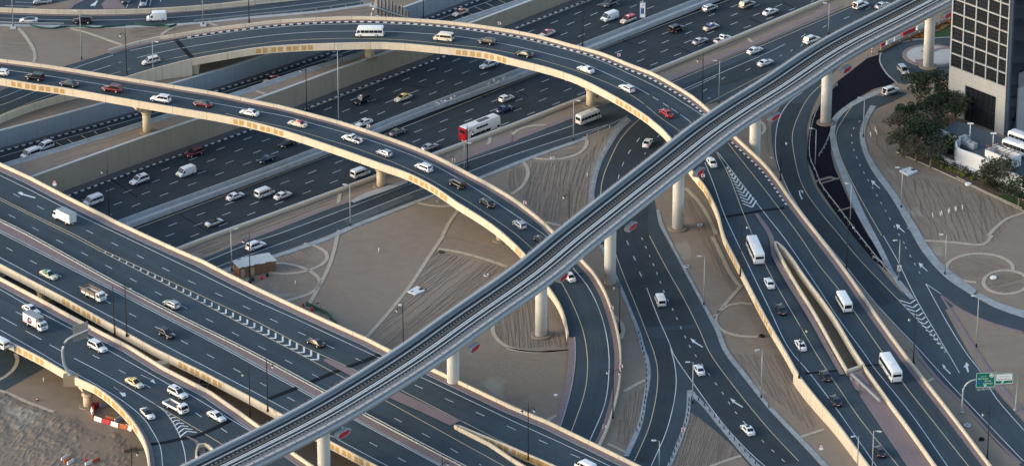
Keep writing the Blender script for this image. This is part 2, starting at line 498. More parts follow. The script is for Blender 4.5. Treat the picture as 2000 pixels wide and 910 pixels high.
# motorway far pavement and striped kerb, median walls
MB().ribbon([p + n * .02 + Vector((0,0,.1)) for p, n in zip(far_base, normals(far_base))], [p + n * 2.6 + Vector((0,0,.1)) for p, n in zip(far_base, normals(far_base))]).build('side_pavement', M['paver_grey'], motorway)
MB().sweep(offset(far_base, 2.6), [(0, -.1), (0, .16), (.45, .16), (.45, -.1)]).build('striped_kerb', M['kerb_bw'], motorway)
MB().ribbon([p + n * .02 + Vector((0,0,.1)) for p, n in zip(b_far, normals(b_far))], [p + n * 1.6 + Vector((0,0,.1)) for p, n in zip(b_far, normals(b_far))]).build('side_pavement', M['paver_grey'], sunken_road)
MB().sweep(offset(b_far, 1.6), [(0, -.1), (0, .16), (.45, .16), (.45, -.1)]).build('striped_kerb', M['kerb_bw'], sunken_road)
ZM = lambda x: ZH(x) + 1.0
mf = path(px("100,480 232,430 500,333 621,287 768,229 1000,139 1136,85 1354,0"), ZM, 6, a=100, b=150)
mn = path(px("120,488 253,437 500,345.5 641,292 793,229 1000,152 1152,93.5 1387,0"), ZM, 6, a=100, b=150)
bprof = [(-.12, 0), (-.12, -.15), (-.3, -.75), (-.3, -1.15), (.3, -1.15), (.3, -.75), (.12, -.15), (.12, 0)]
mw1 = tag(MB().sweep(mf, bprof).build('median_barrier', M['barrier']), 'grey concrete median barrier on the far carriageway side of the motorway', 'barrier')
mw2 = tag(MB().sweep(mn, bprof).build('median_barrier', M['barrier']), 'grey concrete median barrier on the near carriageway side of the motorway', 'barrier')
MB().ribbon([p - Vector((0,0,.92)) for p in mf], [p - Vector((0,0,.92)) for p in mn]).build('median_strip', M['concrete'], motorway)

# motorway markings
mk = MB()
paint(mk, HW, px("20,424 134,382 500,250 596,215 874,109 1005,58 1157,0 1235,-30"), .2, mi=1)
paint(mk, HW, px("150,490 265,447 500,358.5 659,298 839,229 1000,164.5 1167,99 1425,0 1500,-30"), .2, mi=1)
DASH = (2.6, 6.0)
for r, ph in (("160,392 303,338.2 651,209 749.5,172 893,117 1100,37.4 1260,-26", 1.2), ("160,408 303,354 671,218 818,161 914.6,124 1100,52.4 1290,-24", 4.4),
              ("160,424 303,370.5 693,226 741,206.5 887,150 1100,67.7 1320,-20", 7.6), ("160,441 303,386.7 761,215 907,159 1100,84 1340,-12", 2.0),
              ("235,477 332,440.6 489,382 639.5,325 840,247 1025,174 1215,98.6 1397,27 1480,-6", 2.8), ("250,490 354,451 510,392 661,334 860,257 1045.5,183 1235,108 1328.6,71 1430,31 1520,-5", 6.0),
              ("320,482 423,443.6 529,403 630,364 880,267 1067,192.6 1255,117 1435,46 1560,-4", .6), ("900,276 1035,223 1133,184 1274,127 1455,55 1590,2", 3.8)):
    paint(mk, HW, px(r), .17, DASH, ph)
# tar joints across the carriageways
for r in ("1190,60 1222,82 1262,92", "1322,92 1350,104", "1462,36 1490,47", "1528,4 1565,24", "218,350 268,386", "350,418 410,455", "700,300 720,308", "1000,172 1032,190", "800,168 840,172", "950,192 930,180"):
    paint(mk, HW, px(r), .3, mi=2)
mk.build('lane_markings', [M['white'], M['yellow'], M['joint']], motorway)
mk = MB()
paint(mk, SB, px("0,307 101,278 260,234 445,178 500,161 660,108 858,38 877,31 950,5 975,-5"), .15, mi=0)
for r in ("110,279 120,284", "132,273 142,279", "158,265 168,271", "184,257 190,262", "210,250 215,254", "947,6 964,14", "970,-1 987,7", "927,14 943,21", "905,22 922,29", "890,27 905,34"):
    paint(mk, SB, px(r), .2, mi=1)
mk.build('lane_markings', [M['white'], M['yellow']], sunken_road)

# ---------- surface roads at ground level, each a sheet a little above the last
_zr = [.02]
def road(name, L, Rr, m='asphalt', ds=3, ext=(0, 0), smooth=True):
    z = _zr[0]; _zr[0] += .012
    A = path(L, z, ds, ext[0], ext[1], smooth); B = path(Rr, z, ds, ext[0], ext[1], smooth)
    mbx = MB().ribbon(A, B)
    # the far end of B is reached as well
    o = structure(mbx.build(name, M[m]))
    return o, Surf(mbx, z), A, B
def strip(name, L, Rr, m, parent=None, h=.1, ds=2.5, ext=(0,0), smooth=True):
    """a low raised strip (kerb, pavement, path) between two survey lines, with an edge face"""
    A = path(L, h, ds, ext[0], ext[1], smooth); B = path(Rr, h, ds, ext[0], ext[1], smooth)
    mbx = MB().ribbon(A, B)
    for P in (A, [nearest_on(B, a) for a in A]):
        o = len(mbx.v)
        for p in P: mbx.v += [tuple(p), (p.x, p.y, -.05)]
        for i in range(len(P)-1): mbx.face([o+2*i, o+2*i+1, o+2*i+3, o+2*i+2])
    ob = mbx.build(name, M[m], parent)
    return ob if parent is not None else structure(ob)
def lane(name, pts, w, m, parent=None, h=.1, ds=1.5, a=0, b=0, smooth=True):
    """constant-width raised strip centred on a survey line"""
    P = path(pts, 0, ds, a, b, smooth)
    ob = MB().sweep(P, [(-w/2, -.05), (-w/2, h), (w/2, h), (w/2, -.05)]).build(name, M[m], parent)
    return ob if parent is not None else structure(ob)

# A: road along the top left, behind it a beige wall
rdA, SA, A_f, A_n = road('far_road', px("0,24 113,28 188,28.5 249,27.5 338,23.5 425,16.5 499,9 600,-4"), px("0,49 125,52 249,52.5 375,46 499,33 625,22 749,4 800,-6"), ext=(150, 12))
tag(MB().sweep(path(px("0,15 113,18.8 188,19.4 249,18.4 338,14.4 425,7.5 499,0"), 1.15, 4, 150, 45), [(0,0),(0,-1.2),(.6,-1.2),(.45,-.9),(.4,0)]).build('road_wall', M['beige']),
    'beige concrete wall behind the road at the top left', 'wall')
strip('pink_verge', px("0,25 113,29 188,29.5 249,28.5 338,24.5 425,17.5 499,10"), px("0,27.5 113,31 188,31.5 249,30.3 338,26.2 425,19 499,11.5"), 'paver_pink', rdA, .12)
strip('road_shoulder', px("0,47 125,49.5 249,50.5 375,44.5 499,31.5 625,20.5 749,3"), px("0,51 125,54 249,54.5 375,48 499,36 625,25 749,7"), 'concrete', rdA, .08)
mk = MB(); paint(mk, SA, px("0,36 30,37 142,40 249,39 350,34 499,20.5 660,1"), .15)
mk.build('lane_markings', M['white'], rdA)
# the streets beyond the wall
car_park = structure(MB().sheet([tuple(p) for p in W(px("-500,24 0,15 113,18.8 188,19.4 249,18.4 338,14.4 425,7.5 480,0 520,-60 -500,-90"), .014)]).build('car_park', M['asphalt']))
strip('verge', px("50,17 90,10 140,0 180,-8"), px("132,18 150,8 162,0 170,-6"), 'sand', car_park, .07)
strip('pink_pavement', px("130,18 140,8 156,1 170,-5"), px("138,18 146,10 163,2 176,-5"), 'paver_pink', car_park, .1)
strip('pink_pavement', px("203,18 198,9 206,1 212,-5"), px("246,18 248,10 232,0 232,-5"), 'paver_pink', car_park, .1)
CP = Surf(MB().sheet([tuple(p) for p in W(px("-100,60 600,60 600,-60 -100,-60"), .014)]), .014)
mk = MB()
for r in ("246,17 253,3 256,-3", "270,17 275,0", "292,12 296,-2", "313,5 316,-3", "30,5 75,6", "10,12 70,13.5"):
    paint(mk, CP, px(r), .15)
poly_paint(mk, CP, px("190,1 181,9 177,10 183,7.5 176,11.5 180,13 185,10.5 183,14 186,12 191,3"))
mk.build('parking_lines', M['white'], car_park)

# F: service road beside the motorway
rdF, SF, F_f, F_n = road('service_road', px("330,525 392,506 500,462 690,391 803,352 897,317 1000,278 1088,243 1190,202 1311,158 1460,97 1664,10 1700,-4"),
                         px("340,575 425,527 508,505 639,460 684.5,440 803,394 846,379 937,344 1000,318.5 1040,303 1119,275.5 1230,236 1330,214 1440,190 1560,135 1700,65 1800,10"), ext=(120, 120))
mk = MB()
paint(mk, SF, px("350,530 399,512 500,471 538,459 803,359 897,321 1000,285.8 1121,245"), .15)
paint(mk, SF, px("360,548 422,522 500,493 591,460 826,368 922,333.6 1000,304 1187,244"), .15)
paint(mk, SF, px("1311,162 1460,101 1500,85 1664,14 1700,-2"), .15, mi=1)
paint(mk, SF, px("1280,196 1333,176 1399,147 1500,103.5 1533,87"), .15)
paint(mk, SF, px("1290,194 1340,178 1399,150"), .12)
paint(mk, SF, px("1377,205 1500,142 1560,112"), .15, mi=1)
for r in ("1381,174 1373,179", "1416,151 1409,156", "1466,134 1456,139", "1573,68 1565,73", "1615,50 1607,55", "1659,33 1648,38", "1700,15 1691,20", "1548,98 1544,101", "1527,108 1523,111", "1568,87 1564,91", "1387,191 1382,194"):
    paint(mk, SF, px(r), .15)
mk.build('lane_markings', [M['white'], M['yellow']], rdF)
strip('pale_kerb', px("430,527 507,506 639,461 684,441 803,395 850,378"), px("440,532 509,512 641,468 687,447 805,400 853,381"), 'kerb_pale', rdF, .12)
strip('pale_kerb', px("905,356 937,345 1000,319 1040,304 1119,276 1147,267"), px("906,362 938,350 1001,325 1041,309 1120,281 1149,271"), 'kerb_pale', rdF, .12)
strip('pink_verge', px("470,467 517,449 665,394 690,384"), px("480,471 520,456 668,399 694,392"), 'paver_pink', rdF, .1)
strip('pink_verge', px("1000,268 1088,236 1140,215"), px("1000,277 1088,243 1140,222"), 'paver_pink', rdF, .1)
strip('pink_verge', px("897,306 1000,262"), px("897,315 1000,277"), 'paver_pink', rdF, .1)
strip('pink_verge', px("1290,157 1400,112 1500,70 1610,22 1640,8"), px("1300,163 1405,117 1504,76 1614,27 1648,12"), 'paver_pink', rdF, .1)
strip('road_shoulder', px("684,440 720,424 760,405 810,385"), px("660,421 740,392 800,372 840,362"), 'asphalt_worn', rdF, .045)
# pale concrete flare under the inner flyover
strip('concrete_flare', px("683,393 715,376 740,368 790,352"), px("690,396 720,384 745,376 797,356"), 'barrier', rdF, .5)

# H: road curving down on the right and alongside the viaduct
rdH, SH, H_l, H_r = road('curving_road', px("1690,100 1620,140 1560,178 1527,205 1509,235 1507,270 1514,312 1532,360 1551,394 1600,458 1664,540 1729,610 1790,680 1826,738 1880,790 1942,860 1990,905"),
                         px("1790,40 1720,80 1640,130 1612,165 1592,200 1577,245 1577,280 1582,340 1601,380 1640,430 1700,500 1750,560 1800,610 1850,660 1900,720 1960,800 2020,870"), ext=(120, 120))
mk = MB()
paint(mk, SH, px("1568,180 1542,200 1522,232 1515,268 1516,306 1525,338 1548,387 1600,458 1652,520 1717,600 1793,680 1874,769 1999,900"), .15)
paint(mk, SH, px("1610,160 1580,190 1560,225 1548,262 1550,296 1568,364 1608,422 1640,460 1677,505 1755,586 1850,688 1874,728"), .15, mi=1)
LANES = []
# chevrons in the nose between H and R
for k in range(13):
    t = k / 12
    a = (1757 + t*88, 586 + t*100); c = (1788 + t*58, 585 + t*101)
    mid = (a[0]+.66*(c[0]-a[0]), a[1]+.66*(c[1]-a[1]) + 7.5*(1-.75*t))
    paint(mk, SH, [(a[0], a[1]), mid], .35, smooth=False); paint(mk, SH, [mid, (c[0], c[1])], .35, smooth=False)
poly_paint(mk, SH, px("1560,373 1564,371.5 1566,376 1569,378 1568,372 1562,373 1564,381 1568,389 1566,390 1561,380"))
for ox in (1839, 1865):
    pass
poly_paint(mk, SH, px("1840,710.5 1845.5,714 1847.5,718 1845,717 1857,729 1855.5,730.5 1843.5,718.5 1843,720"))
poly_paint(mk, SH, px("1890,727 1886,717 1882,717 1887.5,707 1893,713 1890,715 1892.5,726"))
mk.build('lane_markings', [M['white'], M['yellow']], rdH)

# R: right-hand road and its exit
rdR, SR, R_l, R_r = road('right_road', px("1760,180 1712,188 1662,205 1636,232 1622,265 1632,320 1664,380 1699,455 1740,530 1775,590 1800,625"),
                         px("1790,172 1745,198 1705,215 1690,240 1680,265 1688,300 1711,345 1740,385 1778,450 1800,490 1826,521 1852,546 1904,579 1960,600"), ext=(0, 0))
rdR2, SR2, R2_l, R2_r = road('right_road_lower', px("1745,530 1775,585 1805,622 1850,680 1900,745 1960,830 2010,890"), px("1790,500 1825,560 1838,590 1870,650 1912,720 1960,780 2010,835"), ext=(0, 120))
rdX, SX, X_l, X_r = road('exit_road', px("1775,500 1801,548 1838,574 1880,604 1940,632 2000,647"), px("1800,482 1852,540 1904,572 1960,606 2000,618"), ext=(0, 120))
mk = MB()
paint(mk, SR, px("1720,180 1672,202 1649,230 1633,262 1641,305 1677,381 1722,460"), .15, mi=1)
paint(mk, SR, px("1680,236 1665,255 1664,279 1678,319 1711,379 1751,450 1770,482"), .15, (1.2, 3.2))
paint(mk, SR, px("1722,188 1740,181"), .15)
for cx, cy in ((1709, 362), (1757.5, 447.5), (1802, 523)):
    poly_paint(mk, SR, [(cx-8, cy-10), (cx+1, cy-7), (cx-1, cy-4), (cx+10, cy+6), (cx+9, cy+7), (cx-3, cy-3), (cx-4, cy+1)])
mk.build('lane_markings', [M['white'], M['yellow']], rdR)
mk = MB()
paint(mk, SR2, px("1725,460 1755,513 1788,581 1852,690 1874,728"), .15)
paint(mk, SR2, px("1808,554 1850,630 1887,689 1915,726 1945,776 2000,840"), .15)
paint(mk, SR2, px("1768,482 1803,545"), .15, (1.2, 3.2))
mk.build('lane_markings', M['white'], rdR2)
mk = MB(); paint(mk, SX, px("1808,554 1838,574"), .15); mk.build('lane_markings', M['white'], rdX)
strip('pale_kerb', px("1700,206 1688,230 1679,260 1687,300 1711,345 1735,375 1778,450 1800,488 1826,521 1852,546 1900,577"), px("1712,206 1697,232 1689,262 1696,297 1720,338 1746,372 1790,442 1812,478 1834,508 1860,531 1908,566"), 'kerb_pale', rdR, .12)
strip('pale_kerb', px("1900,577 1950,603 2000,620"), px("1904,566 1954,592 2000,606"), 'kerb_pale', rdX, .12)
strip('pale_kerb', px("1626,230 1621,265 1630,310 1650,360 1675,420 1699,462 1712,485 1741,537 1752,549"), px("1636,232 1631,265 1641,308 1662,356 1689,418 1710,458 1724,485 1748,533 1758,545"), 'kerb_pale', rdR, .12)
strip('pale_nose', px("1741,537 1760,565 1778,584"), px("1756,545 1770,560 1786,583"), 'kerb_pale', rdR, .11)
strip('pink_kerb', px("1836,576 1850,600 1875,640 1906,690 1950,760 2000,815"), px("1840,578 1856,600 1882,640 1914,690 1958,752 2000,800"), 'paver_pink', rdR2, .12)
strip('pink_kerb', px("1838,574 1880,604 1940,630 2000,647"), px("1842,580 1880,609 1940,635 2000,652"), 'paver_pink', rdX, .12)
strip('pink_kerb', px("1778,680 1826,738 1879,789 1942,857 1990,905"), px("1786,680 1834,738 1888,792 1950,860 1998,905"), 'paver_pink', rdH, .12)
# freshly laid tar between H and R
structure(MB().sheet([tuple(p) for p in W(px("1694,114 1720,106 1718,120 1727,142 1748,160 1740,165 1705,174 1660,200 1628,226 1621,260 1623,300 1630,328 1660,395 1680,432 1697,462 1720,490 1744,531 1738,533 1706,508 1664,458 1626,407 1597,364 1587,335 1576,310 1578,270 1586,229 1604,195 1635,160"), .075)]).build('tar_bed', M['fresh_tar']))
strip('sand_rib', px("1588,354 1606,348 1622,344 1638,350"), px("1590,357 1606,352 1622,348 1640,352"), 'sand', None, .1)
strip('sand_rib', px("1600,358 1620,352 1640,346"), px("1601,360 1620,354.5 1641,348"), 'sand', None, .11)
strip('sand_rib', px("1635,411 1660,404 1673,402"), px("1636,413 1660,406 1674,404"), 'sand', None, .1)
strip('pale_kerb', px("1621,262 1627,230 1656,204 1700,182 1746,165"), px("1630,264 1637,234 1663,209 1706,188 1750,171"), 'kerb_pale', rdR, .11)
# roundabout
strip('pavement', px("1700,180 1690,195 1684,212"), px("1720,192 1706,202 1698,222"), 'paver_grey', None, .05)
rdo = structure(MB().sheet([tuple(p) for p in W(px("1748,160 1727,142 1718,120 1720,104 1733,92 1760,84 1810,76 1870,72 1960,80 1960,150 1860,158 1800,150 1768,166"), .05)]).build('roundabout', M['asphalt']))
lane('roundabout_kerb', px("1752,163 1735,148 1722,130 1718,116 1724,100 1740,89 1775,81 1820,76 1870,73"), .35, 'kerb_pale', rdo, .16)
def disc(name, cx, cy, rx, m, h, parent=None, n=40):
    c = U(cx, cy, 0); r = abs(U(cx+rx, cy, 0).x - c.x)
    ob = MB().lathe([(r, -.02), (r, h)], (c.x, c.y, 0), n, smooth=False).build(name, M[m], parent)
    return ob
disc('roundabout_island', 1820, 110, 58, 'paver_pink', .16, rdo)
disc('roundabout_paving', 1820, 110, 49, 'concrete', .2, rdo)
lane('roundabout_path', px("1800,102 1815,104 1835,97 1862,95"), 1.2, 'paver_pink', rdo, .24)
structure(MB().sheet([tuple(p) for p in W(px("1787,117 1806,116 1806,124 1788,125"), .23)]).build('paving_patch', M['paver_pink']))

# G: road curving under the flyovers to the bottom of the picture
rdG, SG, G_l, G_r = road('lower_road', px("1260,215 1232,238 1200,273 1174,313 1160,355 1155,394 1160,440 1174,478 1199.7,533 1215,569 1237.6,622 1248,652 1265,700 1300,770 1345,800 1420,860 1500,950"),
                         px("1325,205 1318,238 1298,275 1281,320 1275,370 1281,410 1296,457 1335,525 1375,600 1402,652 1424,690 1457,740 1500,797 1560,862 1605,912 1640,950"), ext=(0, 80))
rdK, SK, K_l, K_r = road('branch_road', px("1243,640 1256,684 1262,730 1256,781 1247,826 1222,885 1195,940"), px("1320,660 1335,720 1340,770 1337,811 1320,868 1300,920 1280,960"), ext=(0, 60))
mk = MB()
paint(mk, SG, px("1265,222 1250,232 1215,268 1192,311 1177,351 1172,390"), .16, mi=1)
paint(mk, SG, px("1202,495 1220,543 1240,591 1263,650 1278,689"), .16, mi=1)
paint(mk, SG, px("1268,460 1303,526 1336,584 1366,644 1387,690 1430,750 1500,836 1560,900"), .16, mi=1)
paint(mk, SG, px("1249,270 1229,297 1215,325 1204,360"), .16, (2.4, 5.0))
paint(mk, SG, px("1287,265 1266,291 1257,305"), .16, (1.0, 2.6))
for r in ("1224,470 1228,479", "1237,500 1241,509", "1249,531 1253,540"): paint(mk, SG, px(r), .17)
paint(mk, SG, px("1263,562 1285,619 1307,669 1313,685"), .16)
paint(mk, SG, px("1307,669 1316,692 1354,748 1414,829 1460,879 1500,915"), .16)
paint(mk, SG, px("1253,464 1280,526 1300,577 1313,602 1349,679 1378,721 1409,764 1441,810 1500,871 1540,908"), .16, (1.3, 3.4))
for cx, cy in ((1360, 669), (1438, 786)):
    poly_paint(mk, SG, [(cx-12,cy-9),(cx-1,cy-4),(cx-4,cy-3),(cx+13,cy+8),(cx+12,cy+9.5),(cx-6,cy-1),(cx-6,cy+1.5)])
mk.build('lane_markings', [M['white'], M['yellow']], rdG)
mk = MB()
paint(mk, SK, px("1275,680 1284,718 1283,763 1268,832 1239,900"), .16, mi=1)
paint(mk, SK, px("1310,680 1319,720 1320,760 1303,837 1272,909"), .16)
mk.build('lane_markings', [M['white'], M['yellow']], rdK)
strip('pale_kerb', px("1225,230 1208,245 1187,275.5 1167,313 1154,361 1151,400"), px("1234,236 1217,250 1196,280 1176,316 1163,363 1160,400"), 'kerb_pale', rdG, .12)
strip('pale_kerb', px("1171,478 1197,533 1212,569 1234,622 1245,652 1252,680 1258,700 1262,730 1255,781 1246,826 1218,890"), px("1177,476 1202,531 1218,567 1240,620 1252,650 1260,680 1268,702 1271,732 1263,781 1254,830 1228,890"), 'kerb_pale', rdG, .12)
strip('pale_kerb', px("1282,410 1288,440 1300,460 1334,525 1374,600 1400,652 1410,680 1455,740 1500,797"), px("1288,408 1295,436 1305,458 1340,525 1381,600 1409,650 1420,680 1462,735 1500,787"), 'kerb_pale', rdG, .12)
strip('pale_kerb', px("1500,797 1560,860 1610,912"), px("1500,787 1565,853 1622,912"), 'kerb_pale', rdG, .12)
strip('pale_kerb', px("1342,765 1338,815 1318,872 1300,915"), px("1350,765 1346,815 1327,872 1308,915"), 'kerb_pale', rdK, .12)
strip('pale_kerb', px("1341,762 1350,772 1372,793 1402,830 1445,881 1475,915"), px("1352,758 1360,770 1380,790 1412,826 1455,877 1488,912"), 'kerb_pale', rdG, .13)
structure(MB().sheet([tuple(p) for p in W(px("1313,690 1330,716 1348,742 1360,770 1343,772 1337,811 1318,868 1285,905 1305,835 1321,762 1320,722"), .085)]).build('worn_shoulder', M['asphalt_worn']))
structure(MB().sheet([tuple(p) for p in W(px("1287,462 1298,462 1332,527 1372,602 1400,655 1391,660 1362,615 1330,560 1305,512"), .066)]).build('dusty_shoulder', M['asphalt_worn']))
structure(MB().sheet([tuple(p) for p in W(px("1420,690 1440,690 1500,775 1560,845 1500,800 1457,742"), .009)]).build('sandy_shoulder', M['sand_pale']))
structure(MB().sheet([tuple(p) for p in W(px("1700,250 1720,242 1726,300 1760,360 1830,460 1850,520 1810,480 1770,420 1725,350 1700,300"), .009)]).build('sandy_shoulder', M['sand_pale']))

def lanes(S, L, R_, name, parent, m='asphalt'):
    A = [p + Vector((0,0,.015)) for p in catmull([S.on(*q) for q in px(L)], 2.5)]; B = [p + Vector((0,0,.015)) for p in catmull([S.on(*q) for q in px(R_)], 2.5)]
    return MB().ribbon(A, B).build(name, M[m], parent)
lanes(SG, "1265,222 1250,232 1215,268 1192,311 1177,351 1172,390 1180,440 1202,495 1220,543 1240,591 1258,640", "1322,215 1305,250 1290,290 1276,340 1268,400 1268,460 1303,526 1336,584 1362,640", 'running_lanes', rdG, 'asphalt_dark')
lanes(SG, "1300,645 1316,692 1354,748 1414,829 1460,879 1500,915", "1362,640 1387,690 1430,750 1500,836 1560,900", 'running_lanes', rdG, 'asphalt_dark')
lanes(SK, "1262,660 1276,685 1284,718 1283,763 1268,832 1239,900", "1305,660 1319,720 1320,760 1303,837 1272,909", 'running_lanes', rdK, 'asphalt_dark')
lanes(SH, "1542,200 1522,232 1515,268 1516,306 1525,338 1548,387 1600,458 1652,520 1717,600", "1580,190 1560,225 1548,262 1550,296 1568,364 1608,422 1640,460 1677,505 1755,586", 'running_lanes', rdH, 'asphalt_dark')
lanes(SF, "399,512 500,471 538,459 803,359 897,321 1000,285.8 1121,245 1300,180 1460,112", "422,522 500,493 591,460 826,368 922,333.6 1000,304 1187,244 1340,190 1500,142", 'running_lanes', rdF, 'asphalt_dark')
# ------------------------------------------------------------------ bridges and flyovers
def parapet(mb, P, below=.9, mi=0):
    mb.sweep(P, [(0, 0), (0, -.9 - below), (.42, -.9 - below), (.35, 0)], mi=mi)
def relief(parent, P, starts, w=1.15, h=1.2, pitch=(1.65, 3.8), n=8):
    """tan relief panels in pairs on the outer face"""
    N = normals(P); L = arclen(P)
    def at(t):
        for i in range(len(P)-1):
            if t <= L[i+1]:
                k = (t-L[i])/max(1e-6, L[i+1]-L[i]); return P[i].lerp(P[i+1], k), N[i].lerp(N[i+1], k).normalized()
        return P[-1], N[-1]
    for q in starts:
        if isinstance(q, (tuple, list)) :
            best = min(range(len(P)), key=lambda i: (P[i]-q[0]).length); t0 = L[best]; n = q[1]
        for k in range(n):
            t = t0 + (k//2)*pitch[1] + (k % 2)*pitch[0]
            (a, na), (b, nb) = at(t), at(t+w)
            vs = []
            for p, nn in ((a, na), (b, nb)):
                for u, z in ((.36, -.32), (.385, -.32-h)):
                    for e in (0, .045):
                        q2 = p + nn*(u+e+.012); vs.append((q2.x, q2.y, p.z+z))
            # order: a_top_in,a_top_out,a_bot_in,a_bot_out,b...
            MB().add(vs, [(1,3,7,5),(0,1,5,4),(2,6,7,3),(0,2,3,1),(4,5,7,6)]).build('relief_panel', M['tan'], parent)
def deck_pieces(far, near, soffit=.95):
    dz = lambda P, d: [Vector((p.x, p.y, p.z+d)) for p in P]
    return dz(far, -.9), dz(near, -.9)
def girder(P, hw_top, hw_bot, z0, z1):
    return [( -hw_top, z0), (-hw_bot, z1), (hw_bot, z1), (hw_top, z0)]
def midline(A, B):
    return [(a + nearest_on(B, a)) / 2 for a in A]
def shoulder(parent, P, u0, u1, m, name, h=.03, side=1):
    A = [p + n*(u0*side) for p, n in zip(P, normals(P))]; B = [p + n*(u1*side) for p, n in zip(P, normals(P))]
    A = [Vector((p.x, p.y, p.z-.9+h)) for p in A]; B = [Vector((p.x, p.y, p.z-.9+h)) for p in B]
    return MB().ribbon(A, B).build(name, M[m], parent)
def pier(parent, base_px, ztop, r, cap=None, ang=0.0, ring=1.9, m='beige_plain', zbase=0.0):
    c = U(base_px[0], base_px[1], zbase)
    mbp = MB().lathe([(r, zbase-.2), (r, ztop - (1.6 if cap else 0))], (c.x, c.y, 0), 24)
    if cap:
        mbp.lathe([(r*1.3, ztop-2.3), (r*1.3, ztop-1.9)], (c.x, c.y, 0), 24)
        R_ = Matrix.Translation((c.x, c.y, 0)) @ Matrix.Rotation(ang, 4, 'Z')
        mbp.add([(-cap*.55,-r*.8,ztop-1.7),(cap*.55,-r*.8,ztop-1.7),(cap*.55,r*.8,ztop-1.7),(-cap*.55,r*.8,ztop-1.7),
                 (-cap,-r*1.1,ztop-.7),(cap,-r*1.1,ztop-.7),(cap,r*1.1,ztop-.7),(-cap,r*1.1,ztop-.7),
                 (-cap,-r*1.1,ztop),(cap,-r*1.1,ztop),(cap,r*1.1,ztop),(-cap,r*1.1,ztop)],
                [(3,2,1,0),(0,1,5,4),(1,2,6,5),(2,3,7,6),(3,0,4,7),(4,5,9,8),(5,6,10,9),(6,7,11,10),(7,4,8,11),(8,9,10,11)], M=R_)
    p = mbp.build('pier', M[m], parent)
    MB().lathe([(r*ring, zbase-.1), (r*ring, zbase+.25), (r*ring*.97, zbase+.25)], (c.x, c.y, 0), 32).build('base_ring', M['path'], p)
    return p

# ---- flyover 2 : the inner loop that comes down to the ground
ZC = lambda x: .9 + interp([(-100, 9.5), (285, 9.7), (560, 9.4), (745, 8.8), (978, 6.9), (1083, 5.6)], x)
c_far_pts = [(x, y, ZC(x)) for x, y in px("-60,109 0,115 101.5,128 165,138 229,148.5 356,169 420,179.5 500,196 545.5,205 604,220 668,237.5 735,259 796,280.5 854,304.5 907,332 962.5,361.5 1000,384 1050.5,422 1083,452")]
c_far_pts += [(1140,508,5.5), (1157,526,5.0), (1182,566,4.2), (1199.7,614,3.2), (1211,662,2.3), (1213.6,700,1.7), (1210,750,1.25), (1198,800,1.0), (1182,845,.95), (1160,885,.9), (1130,930,.9)]
c_near_pts = [(x, y, ZC(x)) for x, y in px("-60,144 0,152.5 69,163.5 118,170 238,191 359,212 435,225 500,239 568,258 626,277 684.5,297 740,317 801,338.7 854,366.5 892,393 935,419.6 978,450")]
c_near_pts += [(1024,493,6.6), (1050,526,5.8), (1073,560,4.9), (1093.5,591,3.9), (1106,624,2.9), (1111,652,2.1), (1112,690,1.4), (1107,735,1.0), (1095,785,.9), (1080,830,.9), (1055,880,.9)]
Cf, Cn = catmull(extend(W(c_far_pts, 0), 80, 30), 3), catmull(extend(W(c_near_pts, 0), 80, 30), 3)
cf_d, cn_d = deck_pieces(Cf, Cn)
fl2 = empty('flyover', U(620, 300, 0), 0, 'curved beige flyover looping from the left edge down under the metro viaduct', 'flyover')
fl2.location = (0, 0, 0)
deck = MB().ribbon(cf_d, cn_d); SCf = Surf(deck, 8)
fl2d = deck.build('deck', M['asphalt'], fl2)
upper_n = [p for p in Cf if p.z > 4.6]
MB().ribbon([Vector((p.x, p.y, p.z-.95)) for p in cf_d if p.z > 3.2], [Vector((p.x, p.y, p.z-.95)) for p in cn_d]).build('soffit', M['beige_plain'], fl2)
MB().sweep([p for p in midline(cf_d, cn_d) if p.z > 3.4], [(-3.2,-.9),(-2.4,-2.3),(2.4,-2.3),(3.2,-.9)]).build('box_girder', M['beige_plain'], fl2)
mb = MB(); parapet(mb, Cf); mb.build('far_parapet', M['beige'], fl2)
nearP = [p for p in Cn if p.z > 1.75 or p.y > U(1112, 660, 0).y]
mb = MB(); parapet(mb, nearP); mb.build('near_parapet', M['beige'], fl2)
relief(fl2, Cn, [(U(15, 156, ZC(15)), 8), (U(453, 230, ZC(450)), 8), (U(801, 339, ZC(801)), 8), (U(1006, 475, 7.2), 6)])
shoulder(fl2, Cf, .36, 1.5, 'paver_pink', 'pink_verge', .1)
low_n = [p for p in Cn if p.z < 2.6]
shoulder(fl2, low_n, -.2, 1.2, 'paver_pink', 'pink_verge', .1, -1)
MB().sweep([p - n*1.3 - Vector((0,0,.9)) for p, n in zip(low_n, normals(low_n))], [(-.12,-.1),(-.12,.16),(.12,.16),(.12,-.1)]).build('kerb', M['kerb_pale'], fl2)
for b, zt, cap in (((287, 258), 7.4, 3.0), ((744, 364), 6.5, 3.0), ((978, 469), 4.6, 2.2)):
    pier(fl2, b, zt, 1.0, cap, .5)
mk = MB()
paint(mk, SCf, px("-50,130 9,137 88,148 157,159 249,173.5 303,182 417,202 500,217 568,230 596,238 710,270.5 826,313 904,354 1000,416 1073,466"), .16)
paint(mk, SCf, px("440,222 500,237 560,250 639,273 717,298 818,340 889,379 940,411 1000,452 1040,486"), .16, mi=1)
paint(mk, SCf, px("1085,535 1097,553 1121,599 1139,647 1146.6,690 1147,730 1141,769 1115,845"), .17, mi=1)
paint(mk, SCf, px("1119,523 1149,561 1172,609 1184.5,655 1189,690 1189.6,718 1182,786 1152,860"), .17)
paint(mk, SCf, px("1088,541 1110,538 1140,534"), .6, mi=2)
mk.build('lane_markings', [M['white'], M['yellow'], M['joint']], fl2d)

